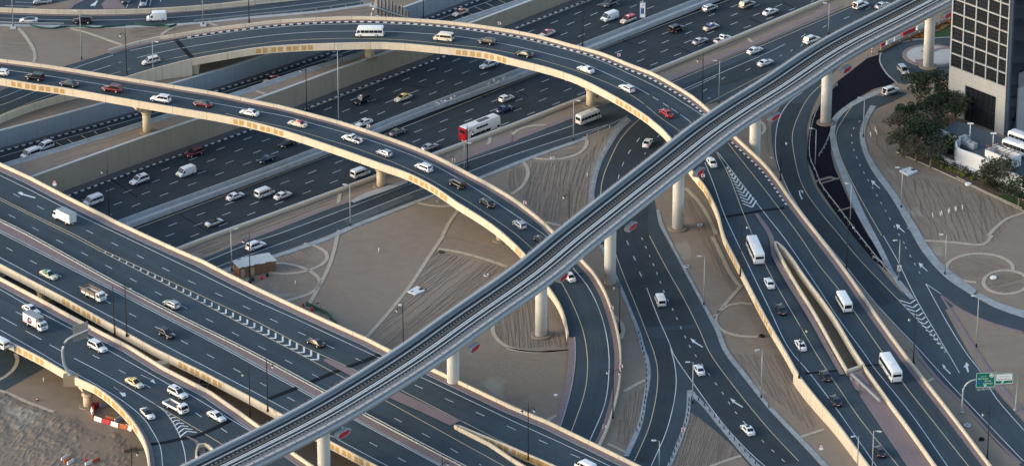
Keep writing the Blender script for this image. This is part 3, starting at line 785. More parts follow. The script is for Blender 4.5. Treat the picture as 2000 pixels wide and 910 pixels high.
# ---- flyover 1 : the wide outer curve
ZF = lambda x: .9 + interp([(-200, 1.0), (130, 1.0), (248, 1.6), (375, 3.6), (480, 5.3), (600, 6.6), (720, 7.5), (850, 8.3), (1000, 9.0), (1154, 9.2), (1300, 9.0), (1387, 8.3)], x)
f_far_pts = [(x, y, ZF(x)) for x, y in px("-60,190 0,172 22,162 80,138 131,121.5 188,105 210,97 250,86 311,71 336,67.7 405,56 470.5,47.6 540,39.5 611.5,35 690.5,32 769,34 846.6,39 900,44 988,56.4 1053,69 1117,86.5 1172,101 1235,126 1270.5,139 1313.5,162 1354,187 1387,215")]
f_far_pts += [(1440,268,8.3), (1500,325,7.2), (1553,397,5.9), (1602,460,4.9), (1654,528,4.1), (1710,609,3.4), (1768,689,3.0), (1854,799,2.5), (1938.6,910,2.2)]
f_near_pts = [(x, y, ZF(x)) for x, y in px("-60,252 0,226 63,202 120,185 190,166 248,149 298,134 374,115 440,103 500,93 569,87.5 660,84 749,82.5 788,84.6 892,94.6 949,101.5 1000,114 1076,133 1134,153 1187,179.5 1240,210 1268,229 1283,253")]
f_near_pts[-1] = (1290, 247, 9.8)
f_near_pts += [(1312,270,9.6), (1356,336,8.4), (1377,361,7.9), (1394,392,7.4), (1404.5,417,7.0), (1416,460,6.4), (1445,518,5.7), (1500,624,4.5), (1538,689,3.9), (1561,730,3.6), (1583,760,3.4), (1634,821.6,3.0), (1700,910,2.7)]
Bf, Bn = catmull(extend(W(f_far_pts, 0), 60, 60), 3), catmull(extend(W(f_near_pts, 0), 60, 60), 3)
bf_d, bn_d = deck_pieces(Bf, Bn)
fl1 = empty('flyover', (0, 0, 0), 0, 'long beige outer flyover curving from the top left and splitting at the bottom right', 'flyover')
# the gap between its two legs
gapL = catmull(W([(1512,472,6.1), (1519,490,6.0), (1544,536,5.4), (1591,612,4.5), (1629,680,3.9), (1654,723,3.6)], 0), 3)
gapR = catmull(W([(1512,472,6.1), (1521,473,6.1), (1546,500,5.8), (1571,536,5.4), (1627,612,4.5), (1668,680,3.9), (1688,710,3.7)], 0), 3)
full = MB().ribbon(bf_d, bn_d)
_sf = Surf(full, 8)
gap_poly = [(p.x, p.y) for p in gapL] + [(p.x, p.y) for p in reversed(gapR)]
deck_poly = [(p.x, p.y) for p in bf_d] + [(p.x, p.y) for p in reversed(bn_d)]
deck = MB().sheet(deck_poly, [gap_poly], lambda x, y: _sf.drop(Vector((x, y, 8.0))))
# CDT only keeps the outline: level the long thin triangles by using the ribbon where there is no gap
keep = MB()
for f in full.f:
    cx = sum(full.v[i][0] for i in f)/4; cy = sum(full.v[i][1] for i in f)/4
    ys = [full.v[i][1] for i in f]
    if min(ys) > max(p[1] for p in gap_poly) or max(ys) < min(p[1] for p in gap_poly):
        keep.add([full.v[i] for i in f], [(0,1,2,3)]); keep.uv[-1] = full.uv[full.f.index(f)]
_g0, _g1 = max(p[1] for p in gap_poly), min(p[1] for p in gap_poly)
_first = [i for i, p in enumerate(bf_d) if nearest_on(bn_d, p).y < _g0 + 6 or p.y < _g0 + 6]
i0 = -1 + min(i for i in range(len(bf_d)-1) if not (min(v[1] for v in full.v[2*i:2*i+4]) > _g0 or max(v[1] for v in full.v[2*i:2*i+4]) < _g1))
i1 = max(i for i in range(len(bf_d)-1) if not (min(v[1] for v in full.v[2*i:2*i+4]) > _g0 or max(v[1] for v in full.v[2*i:2*i+4]) < _g1))
rightA = bf_d[i0:i1+2]; leftB = [nearest_on(bn_d, p) for p in rightA]
# two legs as ribbons against the gap's sides
gl = [Vector((p.x, p.y, p.z-.9)) for p in gapL]; g_r = [Vector((p.x, p.y, p.z-.9)) for p in gapR]
def leg(outer, inner, top, bot):
    return MB().sheet([(p.x, p.y) for p in outer] + [(p.x, p.y) for p in reversed(inner)], (), lambda x, y: _sf.drop(Vector((x, y, 7.0))))
mid = midline(rightA, leftB)
gtop, gbot = gl[0], (gl[-1] + g_r[-1]) / 2
center = [p for p in mid]
# centre line from the ribbon start down the gap and on
def zdeck(p): return _sf.drop(Vector((p.x, p.y, 8.0)))
cl_R = [mid[0]] + g_r + [gbot.lerp(mid[-1], .5), mid[-1]]
cl_L = [mid[0]] + gl + [gbot.lerp(mid[-1], .5), mid[-1]]
for cl in (cl_R, cl_L):
    for p in cl: p.z = zdeck(p)
cl_R = catmull(cl_R, 3, False); cl_L = catmull(cl_L, 3, False)
for cl in (cl_R, cl_L):
    for p in cl: p.z = zdeck(p)
r1 = MB().ribbon(cl_R, rightA); r2 = MB().ribbon(cl_L, [p for p in bn_d])
# close the legs exactly at their outer edges
r1b = MB().ribbon(rightA, cl_R); r2b = MB().ribbon([p for p in leftB], cl_L)
for r in (r1b, r2b):
    o = len(keep.v); keep.v += r.v
    for f, u_ in zip(r.f, r.uv): keep.face([i+o for i in f], u_)
SBf = Surf(keep, 8)
fl1d = keep.build('deck', M['asphalt'], fl1)
topside = [p for p in bf_d if p.z > 3.0 and p.y > U(1500, 330, 6).y]
MB().ribbon([Vector((p.x, p.y, p.z-.95)) for p in topside], [Vector((p.x, p.y, p.z-.95)) for p in bn_d]).build('soffit', M['beige_plain'], fl1)
MB().sweep([p for p in midline(topside, bn_d) if p.z > 4.5], [(-4.0,-.9),(-3.0,-2.4),(3.0,-2.4),(4.0,-.9)]).build('box_girder', M['beige_plain'], fl1)
farP = [p for p in Bf if p.x > U(206, 97, 2).x]
mb = MB(); parapet(mb, farP); mb.build('far_parapet', M['beige'], fl1)
# near side: ground wall at the left, parapet over the spans, ground wall again after the joint
j1, j2 = U(383, 113, 4.6), U(1553, 716, 3.7)
i1n = min(range(len(Bn)), key=lambda i: (Bn[i]-j1).length); i2n = min(range(len(Bn)), key=lambda i: (Bn[i]-j2).length)
def ground_wall(mbx, P, cap=.35):
    N = normals(P); L = arclen(P); o = len(mbx.v)
    for p, n in zip(P, N):
        a, b = p, p + n*cap
        mbx.v += [tuple(a), tuple(b), (b.x+n.x*.1, b.y+n.y*.1, -.3), (a.x, a.y, -.3)]
    for i in range(len(P)-1):
        for k in range(3):
            mbx.face([o+4*i+k, o+4*i+k+1, o+4*i+4+k+1, o+4*i+4+k], [(L[i], k), (L[i], k+1), (L[i+1], k+1), (L[i+1], k)])
        mbx.face([o+4*i+3, o+4*i, o+4*i+4, o+4*i+7])
    mbx.face([o, o+1, o+2, o+3]); e = o+4*(len(P)-1); mbx.face([e, e+3, e+2, e+1])
mb = MB(); parapet(mb, Bn[i1n:i2n+1]); mb.build('near_parapet', M['beige'], fl1)
mb = MB(); ground_wall(mb, Bn[:i1n+1]); mb.build('retaining_wall', M['beige'], fl1)
mb = MB(); ground_wall(mb, Bn[i2n:]); mb.build('retaining_wall', M['beige'], fl1)
# abutment block at the left joint
c = Bn[i1n]
MB().box(c.x-1.2, c.x+1.6, c.y+.6, c.y+9, -.3, c.z-1.85).build('abutment', M['beige_plain'], fl1)
relief(fl1, Bn, [(U(502, 93, ZF(500)), 8), (U(896, 95, ZF(896)), 8), (U(1208, 189, ZF(1208)), 8), (U(1366, 346, 8.2), 6), (U(1425, 478, 6.2), 8), (U(1478, 583, 5.0), 8)])
gp = MB()
gp.sweep(gapL[1:], [(0,0),(0,-1.8),(-.4,-1.8),(-.35,0)]); gp.sweep(gapR[1:], [(0,0),(0,-1.8),(.4,-1.8),(.35,0)])
nose = [gapL[1]] + [gapL[1].lerp(gapR[1], t) + (gapL[0]-(gapL[1]+gapR[1])/2)*math.sin(math.pi*t) for t in (.2,.4,.6,.8)] + [gapR[1]]
gp.sweep(nose, [(0,0),(0,-1.8),(.35,-1.8),(.35,0)])
gp.sweep([gapL[-1], gapR[-1]], [(-.2,0),(-.2,-1.8),(.2,-1.8),(.2,0)])
gp.build('gap_parapet', M['beige'], fl1)
relief(fl1, [p - n*.42 for p, n in zip(gapR, normals(gapR))], [(U(1608, 602, 4.6), 8)])
# ramp wall carried on below the gap between the two legs
midw = catmull(W([(1685,712,3.7), (1730,775,3.4), (1780,843,3.1), (1829,912,2.8), (1870,970,2.6)], 0), 3)
mb = MB(); mb.sweep(midw, [(0,0),(0,-1.2),(-.4,-1.2),(-.35,0)]); mb.build('dividing_parapet', M['beige'], fl1)
def conform(S, A, B, lift, n=6):
    """a sheet laid on a surface between two plan lines"""
    m_ = MB(); Bm = [nearest_on(B, a) for a in A]
    for a, b in zip(A, Bm):
        for k in range(n+1):
            q = a.lerp(b, k/n); q.z = 9.0; h = S.b.ray_cast(q, Vector((0,0,-1)), 14); m_.v.append((q.x, q.y, (h[0].z if h[0] else a.z) + lift))
    for i in range(len(A)-1):
        for k in range(n):
            j = i*(n+1)+k; m_.face([j, j+1, j+n+2, j+n+1], [(i*.8, k*.4), (i*.8, k*.4+.4), (i*.8+.8, k*.4+.4), (i*.8+.8, k*.4)])
    return m_
_mw = catmull(W([(1685,712,2.9), (1730,775,2.6), (1780,843,2.3), (1829,912,2.0), (1870,970,1.8)], 0), 1.2)
conform(SBf, _mw, catmull(W(px("1652,724 1672,760 1700,800 1740,858 1775,908 1812,965"), 2.5), 1.2), .12).build('pink_island', M['paver_pink'], fl1d)
a_, b_ = U(1663, 732, 2.95), U(1719, 785, 2.8)
MB().sweep([a_, b_], [(-.15,0),(-.15,.55),(.15,.55),(.15,0)]).build('island_rail', M['galv'], fl1d)
_gl = [Vector((p.x, p.y, p.z-.84)) for p in gapL[1:]]
_na = [SBf.on(x, y)+Vector((0,0,.06)) for x, y in px("1474,418 1488,440 1502,464")]
_nb = [SBf.on(x, y)+Vector((0,0,.06)) for x, y in px("1477,413 1498,440 1511,462")]
nose_i = MB().ribbon(catmull(_na + offset(_gl, 1.5), 3), catmull(_nb, 3) + offset(_gl, .38))
nose_i.build('pink_island', M['paver_pink'], fl1d)
shoulder(fl1, [p for p in farP], .36, 1.5, 'paver_pink', 'pink_verge', .1)
k_end = U(1553, 397, 5.9)
kb = [p for p in farP if p.x < k_end.x and p.x > U(352, 65, 3).x]
kerbP = [p + n*1.5 - Vector((0,0,.9)) for p, n in zip(kb, normals(kb))]
MB().sweep(kerbP, [(0,-.1),(0,.16),(.45,.16),(.45,-.1)]).build('striped_kerb', M['kerb_bw'], fl1)
for b, zt, cap in (((722, 113), 5.0, 5.0), ((1154, 206), 6.6, 3.6)):
    pier(fl1, b, zt, 1.15, cap, -.25)
mk = MB()
paint(mk, SBf, px("-60,212 13,187 42.6,175 100,149 144,134 204,114 250,101 341,81.5 350,79.5 500,58 588,50.5 690,47.5 749,47.5 850,52 949,64.5 1000,73.3 1083,92 1164,116 1227,144 1303,182 1372,226"), .16)
paint(mk, SBf, px("-60,223 10,203 90,171 179,140 267.5,114 359,94 500,73 550,67.5 619,63 695,61.7 752,62 848,67.6 889,71.4 933,77.6 1000,89.7 1076,107.5 1136,124 1202,152 1253,177 1336,229 1351,241"), .16)
paint(mk, SBf, px("0,225.5 90,189 220,145 290,126 361,110 499,87.5 562,80 625,77 697,76 788,79 900,90 949,95.2 1045,115 1126,139 1212,174.5 1253,200 1288,229 1331,259"), .16, mi=1)
paint(mk, SBf, px("343,78 360,97 375,113"), 1.2, mi=2)
paint(mk, SBf, px("1377,318 1394,361 1415,420 1432,457 1500,597 1541,680 1581,728 1636,801 1712,910"), .17)
paint(mk, SBf, px("1399,297 1424,344 1450,412 1468,455 1500,527 1560,632 1600,700 1640,760 1680,818 1755,910"), .17, mi=1)
paint(mk, SBf, px("1402,298 1445,354 1500,425 1528,460 1590,550 1640,625 1688,690 1705,715 1778,806 1851,910"), .17)
paint(mk, SBf, px("1422,280 1452,318 1500,379 1561,460 1600,518 1640,568 1725,690 1768,753 1816,814 1892,910"), .17, mi=1)
for k in range(12):
    t = k/11
    a = (1420 + t*31, 327 + t*71); c = (1421 + t*56, 326 + t*66); m_ = ((a[0]+c[0])/2 + 1 + 4*t, (a[1]+c[1])/2 + 4 + 6*t)
    paint(mk, SBf, [a, m_], .38, smooth=False); paint(mk, SBf, [m_, c], .38, smooth=False)
paint(mk, SBf, px("1412,424 1440,420 1480,413 1532,406"), .9, mi=2)
paint(mk, SBf, px("1572,729 1600,727 1638,723"), .8, mi=2)
paint(mk, SBf, px("1690,714 1708,713 1716,712"), .7, mi=2)
mk.build('lane_markings', [M['white'], M['yellow'], M['joint']], fl1d)

# ---- the wide bridge across the lower left
ZD = 6.0
DF = path(px("-60,289 0,317 61,345 124,378 227,430 291,460 344,484 397,507 445,532 500,559 596,604 662,634 720,660 763,682 851,720 920,753 1000,791 1073,821.5 1167,867 1255,910"), ZD+.9, 4, 80, 80, False)
DN = path(px("-60,484 0,514 124,579 222,634 303,679 400,726 500,779 648,861 743,911"), ZD+.9, 4, 80, 100, False)
d_gapA = W(px("897,829 1000,871 1090,910 1240,975"), ZD+.9); d_gapB = W(px("893,833 955,864.5 1000,895 1045,922 1130,985"), ZD+.9)
_d = (U(763,682,6)-U(61,345,6)); _d.normalize(); _dd = (_d.x, _d.y)
wide = empty('bridge', (0, 0, 0), 0, 'wide beige bridge with two carriageways and a guard railed median', 'bridge')
outer = [(p.x, p.y, ZD) for p in DF] + [(p.x, p.y, ZD) for p in reversed(DN)]
gapo = [(p.x, p.y, ZD) for p in d_gapA] + [(p.x, p.y, ZD) for p in reversed(d_gapB)]
dk = MB().sheet(outer, [gapo], lambda x, y: ZD, 0, _dd); SD = Surf(dk, ZD)
wd = dk.build('deck', M['asphalt'], wide)
MB().sheet(outer, [gapo], lambda x, y: ZD-.95).build('soffit', M['beige_plain'], wide)
mb = MB(); parapet(mb, DF); mb.build('far_parapet', M['beige'], wide)
mb = MB(); parapet(mb, DN); mb.build('near_parapet', M['beige'], wide)
mb = MB(); mb.sweep(catmull(d_gapA, 3, False), [(0,0),(0,-1.8),(.4,-1.8),(.35,0)]); mb.sweep(catmull(d_gapB, 3, False), [(0,0),(0,-1.8),(-.4,-1.8),(-.35,0)])
mb.sweep([d_gapB[0], d_gapB[0].lerp(d_gapA[0], .5) + Vector((-.9,.5,0)), d_gapA[0]], [(0,0),(0,-1.8),(.35,-1.8),(.35,0)])
mb.build('gap_parapet', M['beige'], wide)
relief(wide, DN, [(U(119, 577, 6.9), 8), (U(347, 701, 6.9), 8), (U(662, 868, 6.9), 8)]); relief(wide, catmull(d_gapA, 3, False), [(U(945, 848, 6.9), 10), (U(1020, 880, 6.9), 6)])
shoulder(wide, DF, .36, 2.0, 'paver_pink', 'pink_verge', .1)
shoulder(wide, DF, 2.0, 2.3, 'kerb_pale', 'kerb', .12)
def strip_on(S, L, R_, m, name, parent, h=.1, ds=3, smooth=True):
    A = [p + Vector((0,0,h)) for p in catmull([S.on(*q) for q in L], ds, smooth)]; B = [p + Vector((0,0,h)) for p in catmull([S.on(*q) for q in R_], ds, smooth)]
    return MB().ribbon(A, B).build(name, M[m], parent)
med_up = px("-60,402 0,434 52,460 220,553 354,623 488,690 626,764 711,811 889,905 960,942")
med_lo = px("-60,414 0,450 17,458 220,562 349,629 455,685 611,771 693,816 859,905 930,942")
strip_on(SD, med_up, med_lo, 'paver_pink', 'pink_median', wd, .12, 3, False)
strip_on(SD, [(x, y) for x, y in med_lo], [(x-2, y+2.2) for x, y in med_lo], 'kerb_pale', 'kerb', wd, .14, 3, False)
strip_on(SD, [(x, y) for x, y in px("633,702 640,701 700,727 790,770 894,818 900,822")], [(x, y) for x, y in px("632,705 650,716 700,742 760,777 830,808 893,838")], 'paver_pink', 'pink_island', wd, .12, 3, False)
mk = MB()
paint(mk, SD, px("-60,315 0,343 58,371 152,420 237,460 380,529 500,588.5 581,624 722,690 826,738 1000,821 1101,867 1192,910"), .18, smooth=False)
paint(mk, SD, px("-60,358 0,387 76,425 149,460 200,488 500,627 600,680 697,724 786,763 998,871 1090,914"), .18, mi=1, smooth=False)
paint(mk, SD, px("-60,363 0,391 76,429 139,460 197,491 354,571 500,647 583,690 674,739 753,782 985,910"), .18, mi=1, smooth=False)
paint(mk, SD, px("-60,335 34,383 80,406 175,453 273,501 368,548 470,595 571,643 681,693.5 840,765 1005,838 1110,884 1170,910"), .16, (2.5, 6.6), 1.0, smooth=False)
paint(mk, SD, px("-60,380 26,424 72,449 167,497 260,547 355,597 450,647 548,698 598,724 748,804 851,860 940,908"), .16, (2.5, 6.6), 3.0, smooth=False)
paint(mk, SD, px("-60,417 -20,444 11,460 220,567 349,634 455,690 500,715 611,776 693,820 859,909"), .2, smooth=False)
paint(mk, SD, px("-60,470 0,503 142,579 354,691 500,767 561,800 649,852 758,910"), .18, smooth=False)
paint(mk, SD, px("-60,445 43,500 137,550 232,601 280,626 377,677 474,729 574,782 727,866 779,894 810,911"), .16, (2.5, 6.6), 4.0, smooth=False)
for k in range(31):
    x = 206 + k*13.85; t = k/30
    A_ = (x, 488+.479*(x-200)); sep = 4.5+.0365*(x-200); T_ = (x, A_[1]+.60*sep); B_ = (197+(T_[1]-491)/.5155, T_[1])
    wv = .22+.22*t
    paint(mk, SD, [A_, T_], wv, smooth=False); paint(mk, SD, [(T_[0]+.8, T_[1]), B_], wv*1.25, smooth=False)
poly_paint(mk, SD, px("34,376 42,375 46,378 41,377.5 70,386 68,387.5 42,380.5 44,383"))
paint(mk, SD, px("524,779 560,765 600,749 650,728 700,709 755,687"), 1.3, mi=2)
mk.build('lane_markings', [M['white'], M['yellow'], M['joint']], wd)

# ---- the ramp bridge in the bottom left corner
R2F = path(px("-60,510 0,540 76,580 134,612 202,648 255,675 318,714 414,764 470,803 505,828 572,880 614,909"), ZD+.9, 4, 80, 80, False)
R2N = path(px("-60,627 9,660 28,670 83,698 111,714 152,737 187,753 215,773 248,805 273,838 288,870 294,910 296,950"), ZD+.9, 2, 80, 60)
ramp = empty('bridge', (0, 0, 0), 0, 'beige ramp bridge with a tight bend in the bottom left corner', 'bridge')
outer = [(p.x, p.y, ZD) for p in R2F] + [(p.x, p.y, ZD) for p in reversed(R2N)]
dk = MB().sheet(outer, (), lambda x, y: ZD, 0, _dd); S2 = Surf(dk, ZD)
rd = dk.build('deck', M['asphalt'], ramp)
MB().sheet(outer, (), lambda x, y: ZD-.95).build('soffit', M['beige_plain'], ramp)
mb = MB(); parapet(mb, R2F); mb.build('far_parapet', M['beige'], ramp)
mb = MB(); parapet(mb, R2N); mb.build('near_parapet', M['beige'], ramp)
relief(ramp, R2N, [(U(30, 670, 6.9), 6), (U(187, 753, 6.9), 8), (U(224, 781, 6.9), 8)])
shoulder(ramp, R2F, .36, 1.8, 'paver_pink', 'pink_verge', .1); shoulder(ramp, R2F, 1.8, 2.1, 'kerb_pale', 'kerb', .12)
shoulder(ramp, [p for p in R2N if p.y < U(180,750,6.9).y], .05, 1.0, 'paver_pink', 'pink_verge', .1, -1)
# footing for the sign mast on the near parapet
fp = R2N[min(range(len(R2N)), key=lambda i: (R2N[i]-U(128, 731, 6.9)).length)]
MB().box(fp.x-1.5, fp.x+1.7, fp.y-1.6, fp.y+.1, ZD-1.4, ZD+1.0).build('mast_footing', M['beige'], ramp)
pier(wide, (316, 748), 5.0, .9, 1.8, .5); pier(wide, (84, 640), 5.0, .9, 1.8, .5, zbase=-6.3)
pier(ramp, (172, 793), 5.0, 1.0, 1.6, .5)
strip_on(S2, px("363,853 380,862 392,905 394,930"), px("367,852 385,860 415,905 425,930"), 'paver_pink', 'pink_island', rd, .12)
ns = [S2.on(*q) for q in px("420,906 404,905 386,899 384,884 390,874 400,873 412,880 420,890")]
MB().sweep(catmull(ns, .8), [(-.17,0),(-.17,.95),(.17,.95),(.17,0)]).build('nose_wall', M['beige'], rd)
mk = MB()
paint(mk, S2, px("-60,533 0,565 76,609 149,647 212,684 331,751 374,772 445,815 485,839 530,870"), .18, smooth=False)
paint(mk, S2, px("-60,612 0,644 81,690 121,714 197,756 243,785 278,814 298,842 313,872 318,912"), .18)
for r in ("31,609 44,615", "50,646 81,663", "2,619 33,636", "97,673 121,686", "144,699 181,718", "181,693 194,700", "232,722 245,729", "282,750 294,757", "382,806 394,814", "432,836 444,844"):
    paint(mk, S2, px(r), .18)
paint(mk, S2, px("181,718 240,751 303,789"), .18)
paint(mk, S2, px("303,789 322,803 336,822 350,848 360,880 364,908"), .18)
paint(mk, S2, px("303,789 340,811 389,840 435,868"), .18, mi=1)
for k in range(8):
    t = k/7
    a = (324 + t*28, 805 + t*47); c = (327 + t*57, 804 + t*40); m_ = (a[0] + (c[0]-a[0])*.38 + 1, a[1] - 1.5 - 9*t)
    paint(mk, S2, [a, m_], .35, smooth=False); paint(mk, S2, [m_, c], .35, smooth=False)
poly_paint(mk, S2, px("275,732 297,742 293,744 304,749 299,740 297,741.5 276,731.5"))
poly_paint(mk, S2, px("222,756 238,766 233,766 240,774 246,773 244,766 240,767.5 223,755.5"))
paint(mk, S2, px("288,868 320,864 352,857 380,852 410,840 450,821"), 1.2, mi=2)
mk.build('lane_markings', [M['white'], M['yellow'], M['joint']], rd)

strip_on(SD, px("-40,482 0,503 142,579 354,691 500,767 561,800 649,852 745,903"), px("-40,493 0,514.5 124,580 222,635 303,680 400,727 500,780 648,862 735,908"), 'asphalt_worn', 'road_shoulder', wd, .012, 3, False)
strip_on(S2, px("-20,634 0,644 81,690 121,714 197,756 243,785 278,814 298,842 313,872 318,912"), px("-20,649 9,661 83,699 111,715 152,738 187,754 215,774 248,806 273,839 288,871 294,911"), 'asphalt_worn', 'road_shoulder', rd, .012)
# ------------------------------------------------------------------ metro viaduct
def proj(p):
    v = Vector(p) - CAM_POS
    f = Vector((0, _cp, -_sp)); u = Vector((0, _sp, _cp))
    d = v.dot(f); return (CX + FPX*v.x/d, CY - FPX*v.dot(u)/d)
def scale_at(p):
    return FPX / (Vector(p)-CAM_POS).length
ZV = 16.5
vf = W(px("359,905 498,837 563,804 625,770 763,685 880,603 1000,519.5 1083,452 1131,414 1273,303 1350,243 1413,200 1487,154 1600,80 1755,0"), ZV+2.6)
vf = catmull(extend(vf, 140, 120), 4)
VC = [Vector((p.x, p.y, ZV)) for p in offset(vf, 5.0)]
via = empty('metro_viaduct', (0, 0, 0), 0, 'pale elevated metro viaduct with two tracks sweeping across the whole interchange', 'viaduct')
def vs(name, prof, m, closed=True, parent=via):
    return MB().sweep(VC, prof, closed).build(name, m if not isinstance(m, str) else M[m], parent)
vs('girder', [(-4.3,0),(-5,1.35),(-5,1.7),(5.0,1.7),(5.35,1.62),(5.35,1.3),(4.3,0)], 'viaduct')
vs('far_parapet', [(-5,1.7),(-5,2.6),(-4.45,2.6),(-4.5,1.7)], 'viaduct')
vs('near_parapet', [(4.45,1.72),(4.45,2.2),(4.95,2.2),(4.95,1.72)], 'viaduct_blue')
vs('cable_cover', [(4.3,2.2),(4.3,2.34),(4.93,2.34),(4.93,2.2)], 'cells')
wf = vs('far_walkway', [(-4.5,1.72),(-4.5,2.12),(-3.75,2.12),(-3.7,1.72)], 'viaduct_blue')
vs('near_walkway', [(3.0,1.72),(3.0,2.08),(4.44,2.08),(4.44,1.72)], 'cells_grey')
bed = vs('track_bed', [(-3.69,1.71),(-3.69,1.78),(2.99,1.78),(2.99,1.71)], 'track_bed')
for u0, u1, v, m, nm in ((-3.6,-3.2,1.82,'track_dark','dark_strip'), (-2.1,-1.75,1.8,'track_dark','dark_strip'), (-1.0,-.35,1.84,'track_brown','centre_strip'), (-.3,-.05,1.8,'track_dark','dark_strip'), (1.35,1.75,1.8,'track_dark','dark_strip'), (2.35,2.55,1.8,'track_dark','dark_strip')):  # near-black strips and one brown strip along the bed
    vs(nm, [(u0,1.7),(u0,v),(u1,v),(u1,1.7)], m, True, bed)
for u, w in ((.3,.2), (.82,.24), (1.95,.17), (-2.5,.12)):
    vs('rail', [(u-w/2,1.79),(u-w/2,1.98),(u+w/2,1.98),(u+w/2,1.79)], 'rail', True, via)
for u in (2.7, -1.4):
    vs('power_rail', [(u-.17,1.79),(u-.17,1.95),(u+.17,1.95),(u+.17,1.79)], 'dots', True, via)
for u0, u1, v, g in ((-4.42,-4.34,2.14,.012),(-3.95,-3.86,2.135,.05),(-3.05,-2.85,1.81,.12),(-2.25,-2.16,1.81,.10),(-1.05,-1.0,1.9,.2),(.02,.1,1.86,.16),(1.1,1.22,1.81,.10),(2.1,2.2,1.81,.11),(3.3,3.36,2.1,.06),(3.95,4.02,2.1,.05)):
    vs('cable_streak', [(u0,1.7),(u0,v),(u1,v),(u1,1.7)], mat('track_grey', (g*.95,g,g*1.02), .8), True, bed)  # cable lines, plus grey and near-black streaks along the deck
cl = MB(); N = normals(VC); Ls = arclen(VC)
bk = MB(); cl2 = MB()
for i in range(len(VC)-1):
    seg = VC[i+1]-VC[i]; d = seg.normalized(); n = N[i]
    k = 0
    while k*1.7 < seg.length - .2:
        p = VC[i] + d*(k*1.7)
        a = p - n*5.0 + Vector((0,0,2.3)); b = a - n*.42 + Vector((0,0,.1)); c_ = b + d*.5 + Vector((0,0,.22)); e = a + d*.75 + Vector((0,0,.25))
        bk.tube([a, b, c_, e], .045, 4, smooth=False)
        if k % 2 == 0:
            q = p + n*4.8 + Vector((0,0,2.1)); cl2.tube([q, q + Vector((0,0,.75))], .05, 4, smooth=False)
        k += 1
tag(bk.build('cable_bracket', mat('bracket', (.30,.24,.21), .7), via), kind='stuff')
tag(cl2.build('handrail_post', M['steel'], via), kind='stuff')
# piers with hexagonal crosshead ends, red with a white rim
pier_m = layer(mat('pier_concrete', (.60,.605,.605), .75, noise=.05, scale=.4), 'noise', .25, (.50,.50,.495), .5, .8, .5)
for bx in (633, 885, 1057, 1192, 1325, 1475, 1615, 1815):
    c = min((a.lerp(b, k/20) for a, b in zip(VC, VC[1:]) for k in range(20)), key=lambda p: abs(proj((p.x, p.y, 8.0))[0]-bx))
    i = min(range(len(VC)), key=lambda k: (VC[k]-c).length); n = N[i]; t = Vector((-n.y, n.x, 0))
    c = Vector((c.x, c.y, 0))
    if bx == 1057: c = U(1057, 655, 0)
    pr = MB().lathe([(1.32,-.2),(1.32,ZV-1.6),(1.5,ZV-.6),(1.5,ZV+.05)], (c.x, c.y, 0), 28).build('pier', pier_m, via)
    MB().lathe([(2.3,-.1),(2.3,.3),(2.2,.34)], (c.x, c.y, 0), 36).build('base_ring', M['path'], pr)
    Mx = Matrix(((n.x, t.x, 0, c.x), (n.y, t.y, 0, c.y), (0, 0, 1, ZV), (0, 0, 0, 1)))
    hexo = [(-2.35,-1.1),(-1.6,-1.75),(1.4,-1.75),(2.35,-.85),(1.6,-.4),(-1.4,-.4)]
    hb = MB(); x0, x1 = 4.5, 5.6
    hb.add([(x0, a, b) for a, b in hexo] + [(x1, a, b) for a, b in hexo], [tuple(range(5,-1,-1)), tuple(range(6,12))] + [(k,(k+1)%6,6+(k+1)%6,6+k) for k in range(6)], M=Mx)
    cr = hb.build('crosshead', M['viaduct'], pr)
    hp = MB(); s_ = .80
    mid_ = [(a*s_, (b+1.07)*s_*.92-1.07) for a, b in hexo]
    hp.add([(x1+.0, a, b) for a, b in mid_] + [(x1+.06, a, b) for a, b in mid_], [tuple(range(6,12))] + [(k,(k+1)%6,6+(k+1)%6,6+k) for k in range(6)], M=Mx)
    hp.build('red_panel', M['red'], cr)

# ------------------------------------------------------------------ office tower on the right
stone = layer(mat('tower_stone', (.33,.335,.34), .6, noise=.06, scale=.5), 'noise', .2, (.37,.365,.36), .5, .8, .5)
nt = stone.node_tree; _b = nt.nodes['Principled BSDF']
tc = nt.nodes.new('ShaderNodeTexCoord'); br = nt.nodes.new('ShaderNodeTexBrick'); br.offset = 0; br.inputs['Scale'].default_value = 1.0
br.inputs['Brick Width'].default_value = 1.2; br.inputs['Row Height'].default_value = 1.2; br.inputs['Mortar Size'].default_value = .03
mp = nt.nodes.new('ShaderNodeMapping'); mp.inputs['Rotation'].default_value = (math.radians(90), 0, 0)
nt.links.new(tc.outputs['Object'], mp.inputs[0]); nt.links.new(mp.outputs[0], br.inputs['Vector'])
mx = nt.nodes.new('ShaderNodeMix'); mx.data_type = 'RGBA'; nt.links.new(br.outputs['Fac'], mx.inputs[0])
nt.links.new(_b.inputs['Base Color'].links[0].from_socket, mx.inputs[6]); mx.inputs[7].default_value = (.24,.235,.23,1); nt.links.new(mx.outputs[2], _b.inputs['Base Color'])
frame_m = mat('tower_frame', (.31,.32,.335), .5)
glass_m = mat('tower_glass', (.012,.014,.018), .08, spec=.6)
glass_b = mat('tower_glass_blue', (.035,.055,.08), .1, spec=.6)
mull = mat('mullion', (.022,.025,.028), .5)
p1, p2 = U(1853, 222, 0), U(1967, 267, 0)
dx_ = (p2-p1); TW = dx_.length; ang = math.atan2(dx_.y, dx_.x)
tower = empty('office_tower', p1, ang, 'grey stone office tower with a white grid of dark windows at the right edge', 'building')
TB, TH, TDp = 12.6, 52.0, 26.0     # base height, total height, depth
cw = TW/5; rh = 3.55
nrow = int((TH-TB)/rh)
tb = MB()
ox0, ox1, oz1 = TW*.27, TW*.795, 9.2
tb.box(0, TW, .6, TDp, 0, TH-.4)
tb.build('core', glass_b, tower)
st = MB()
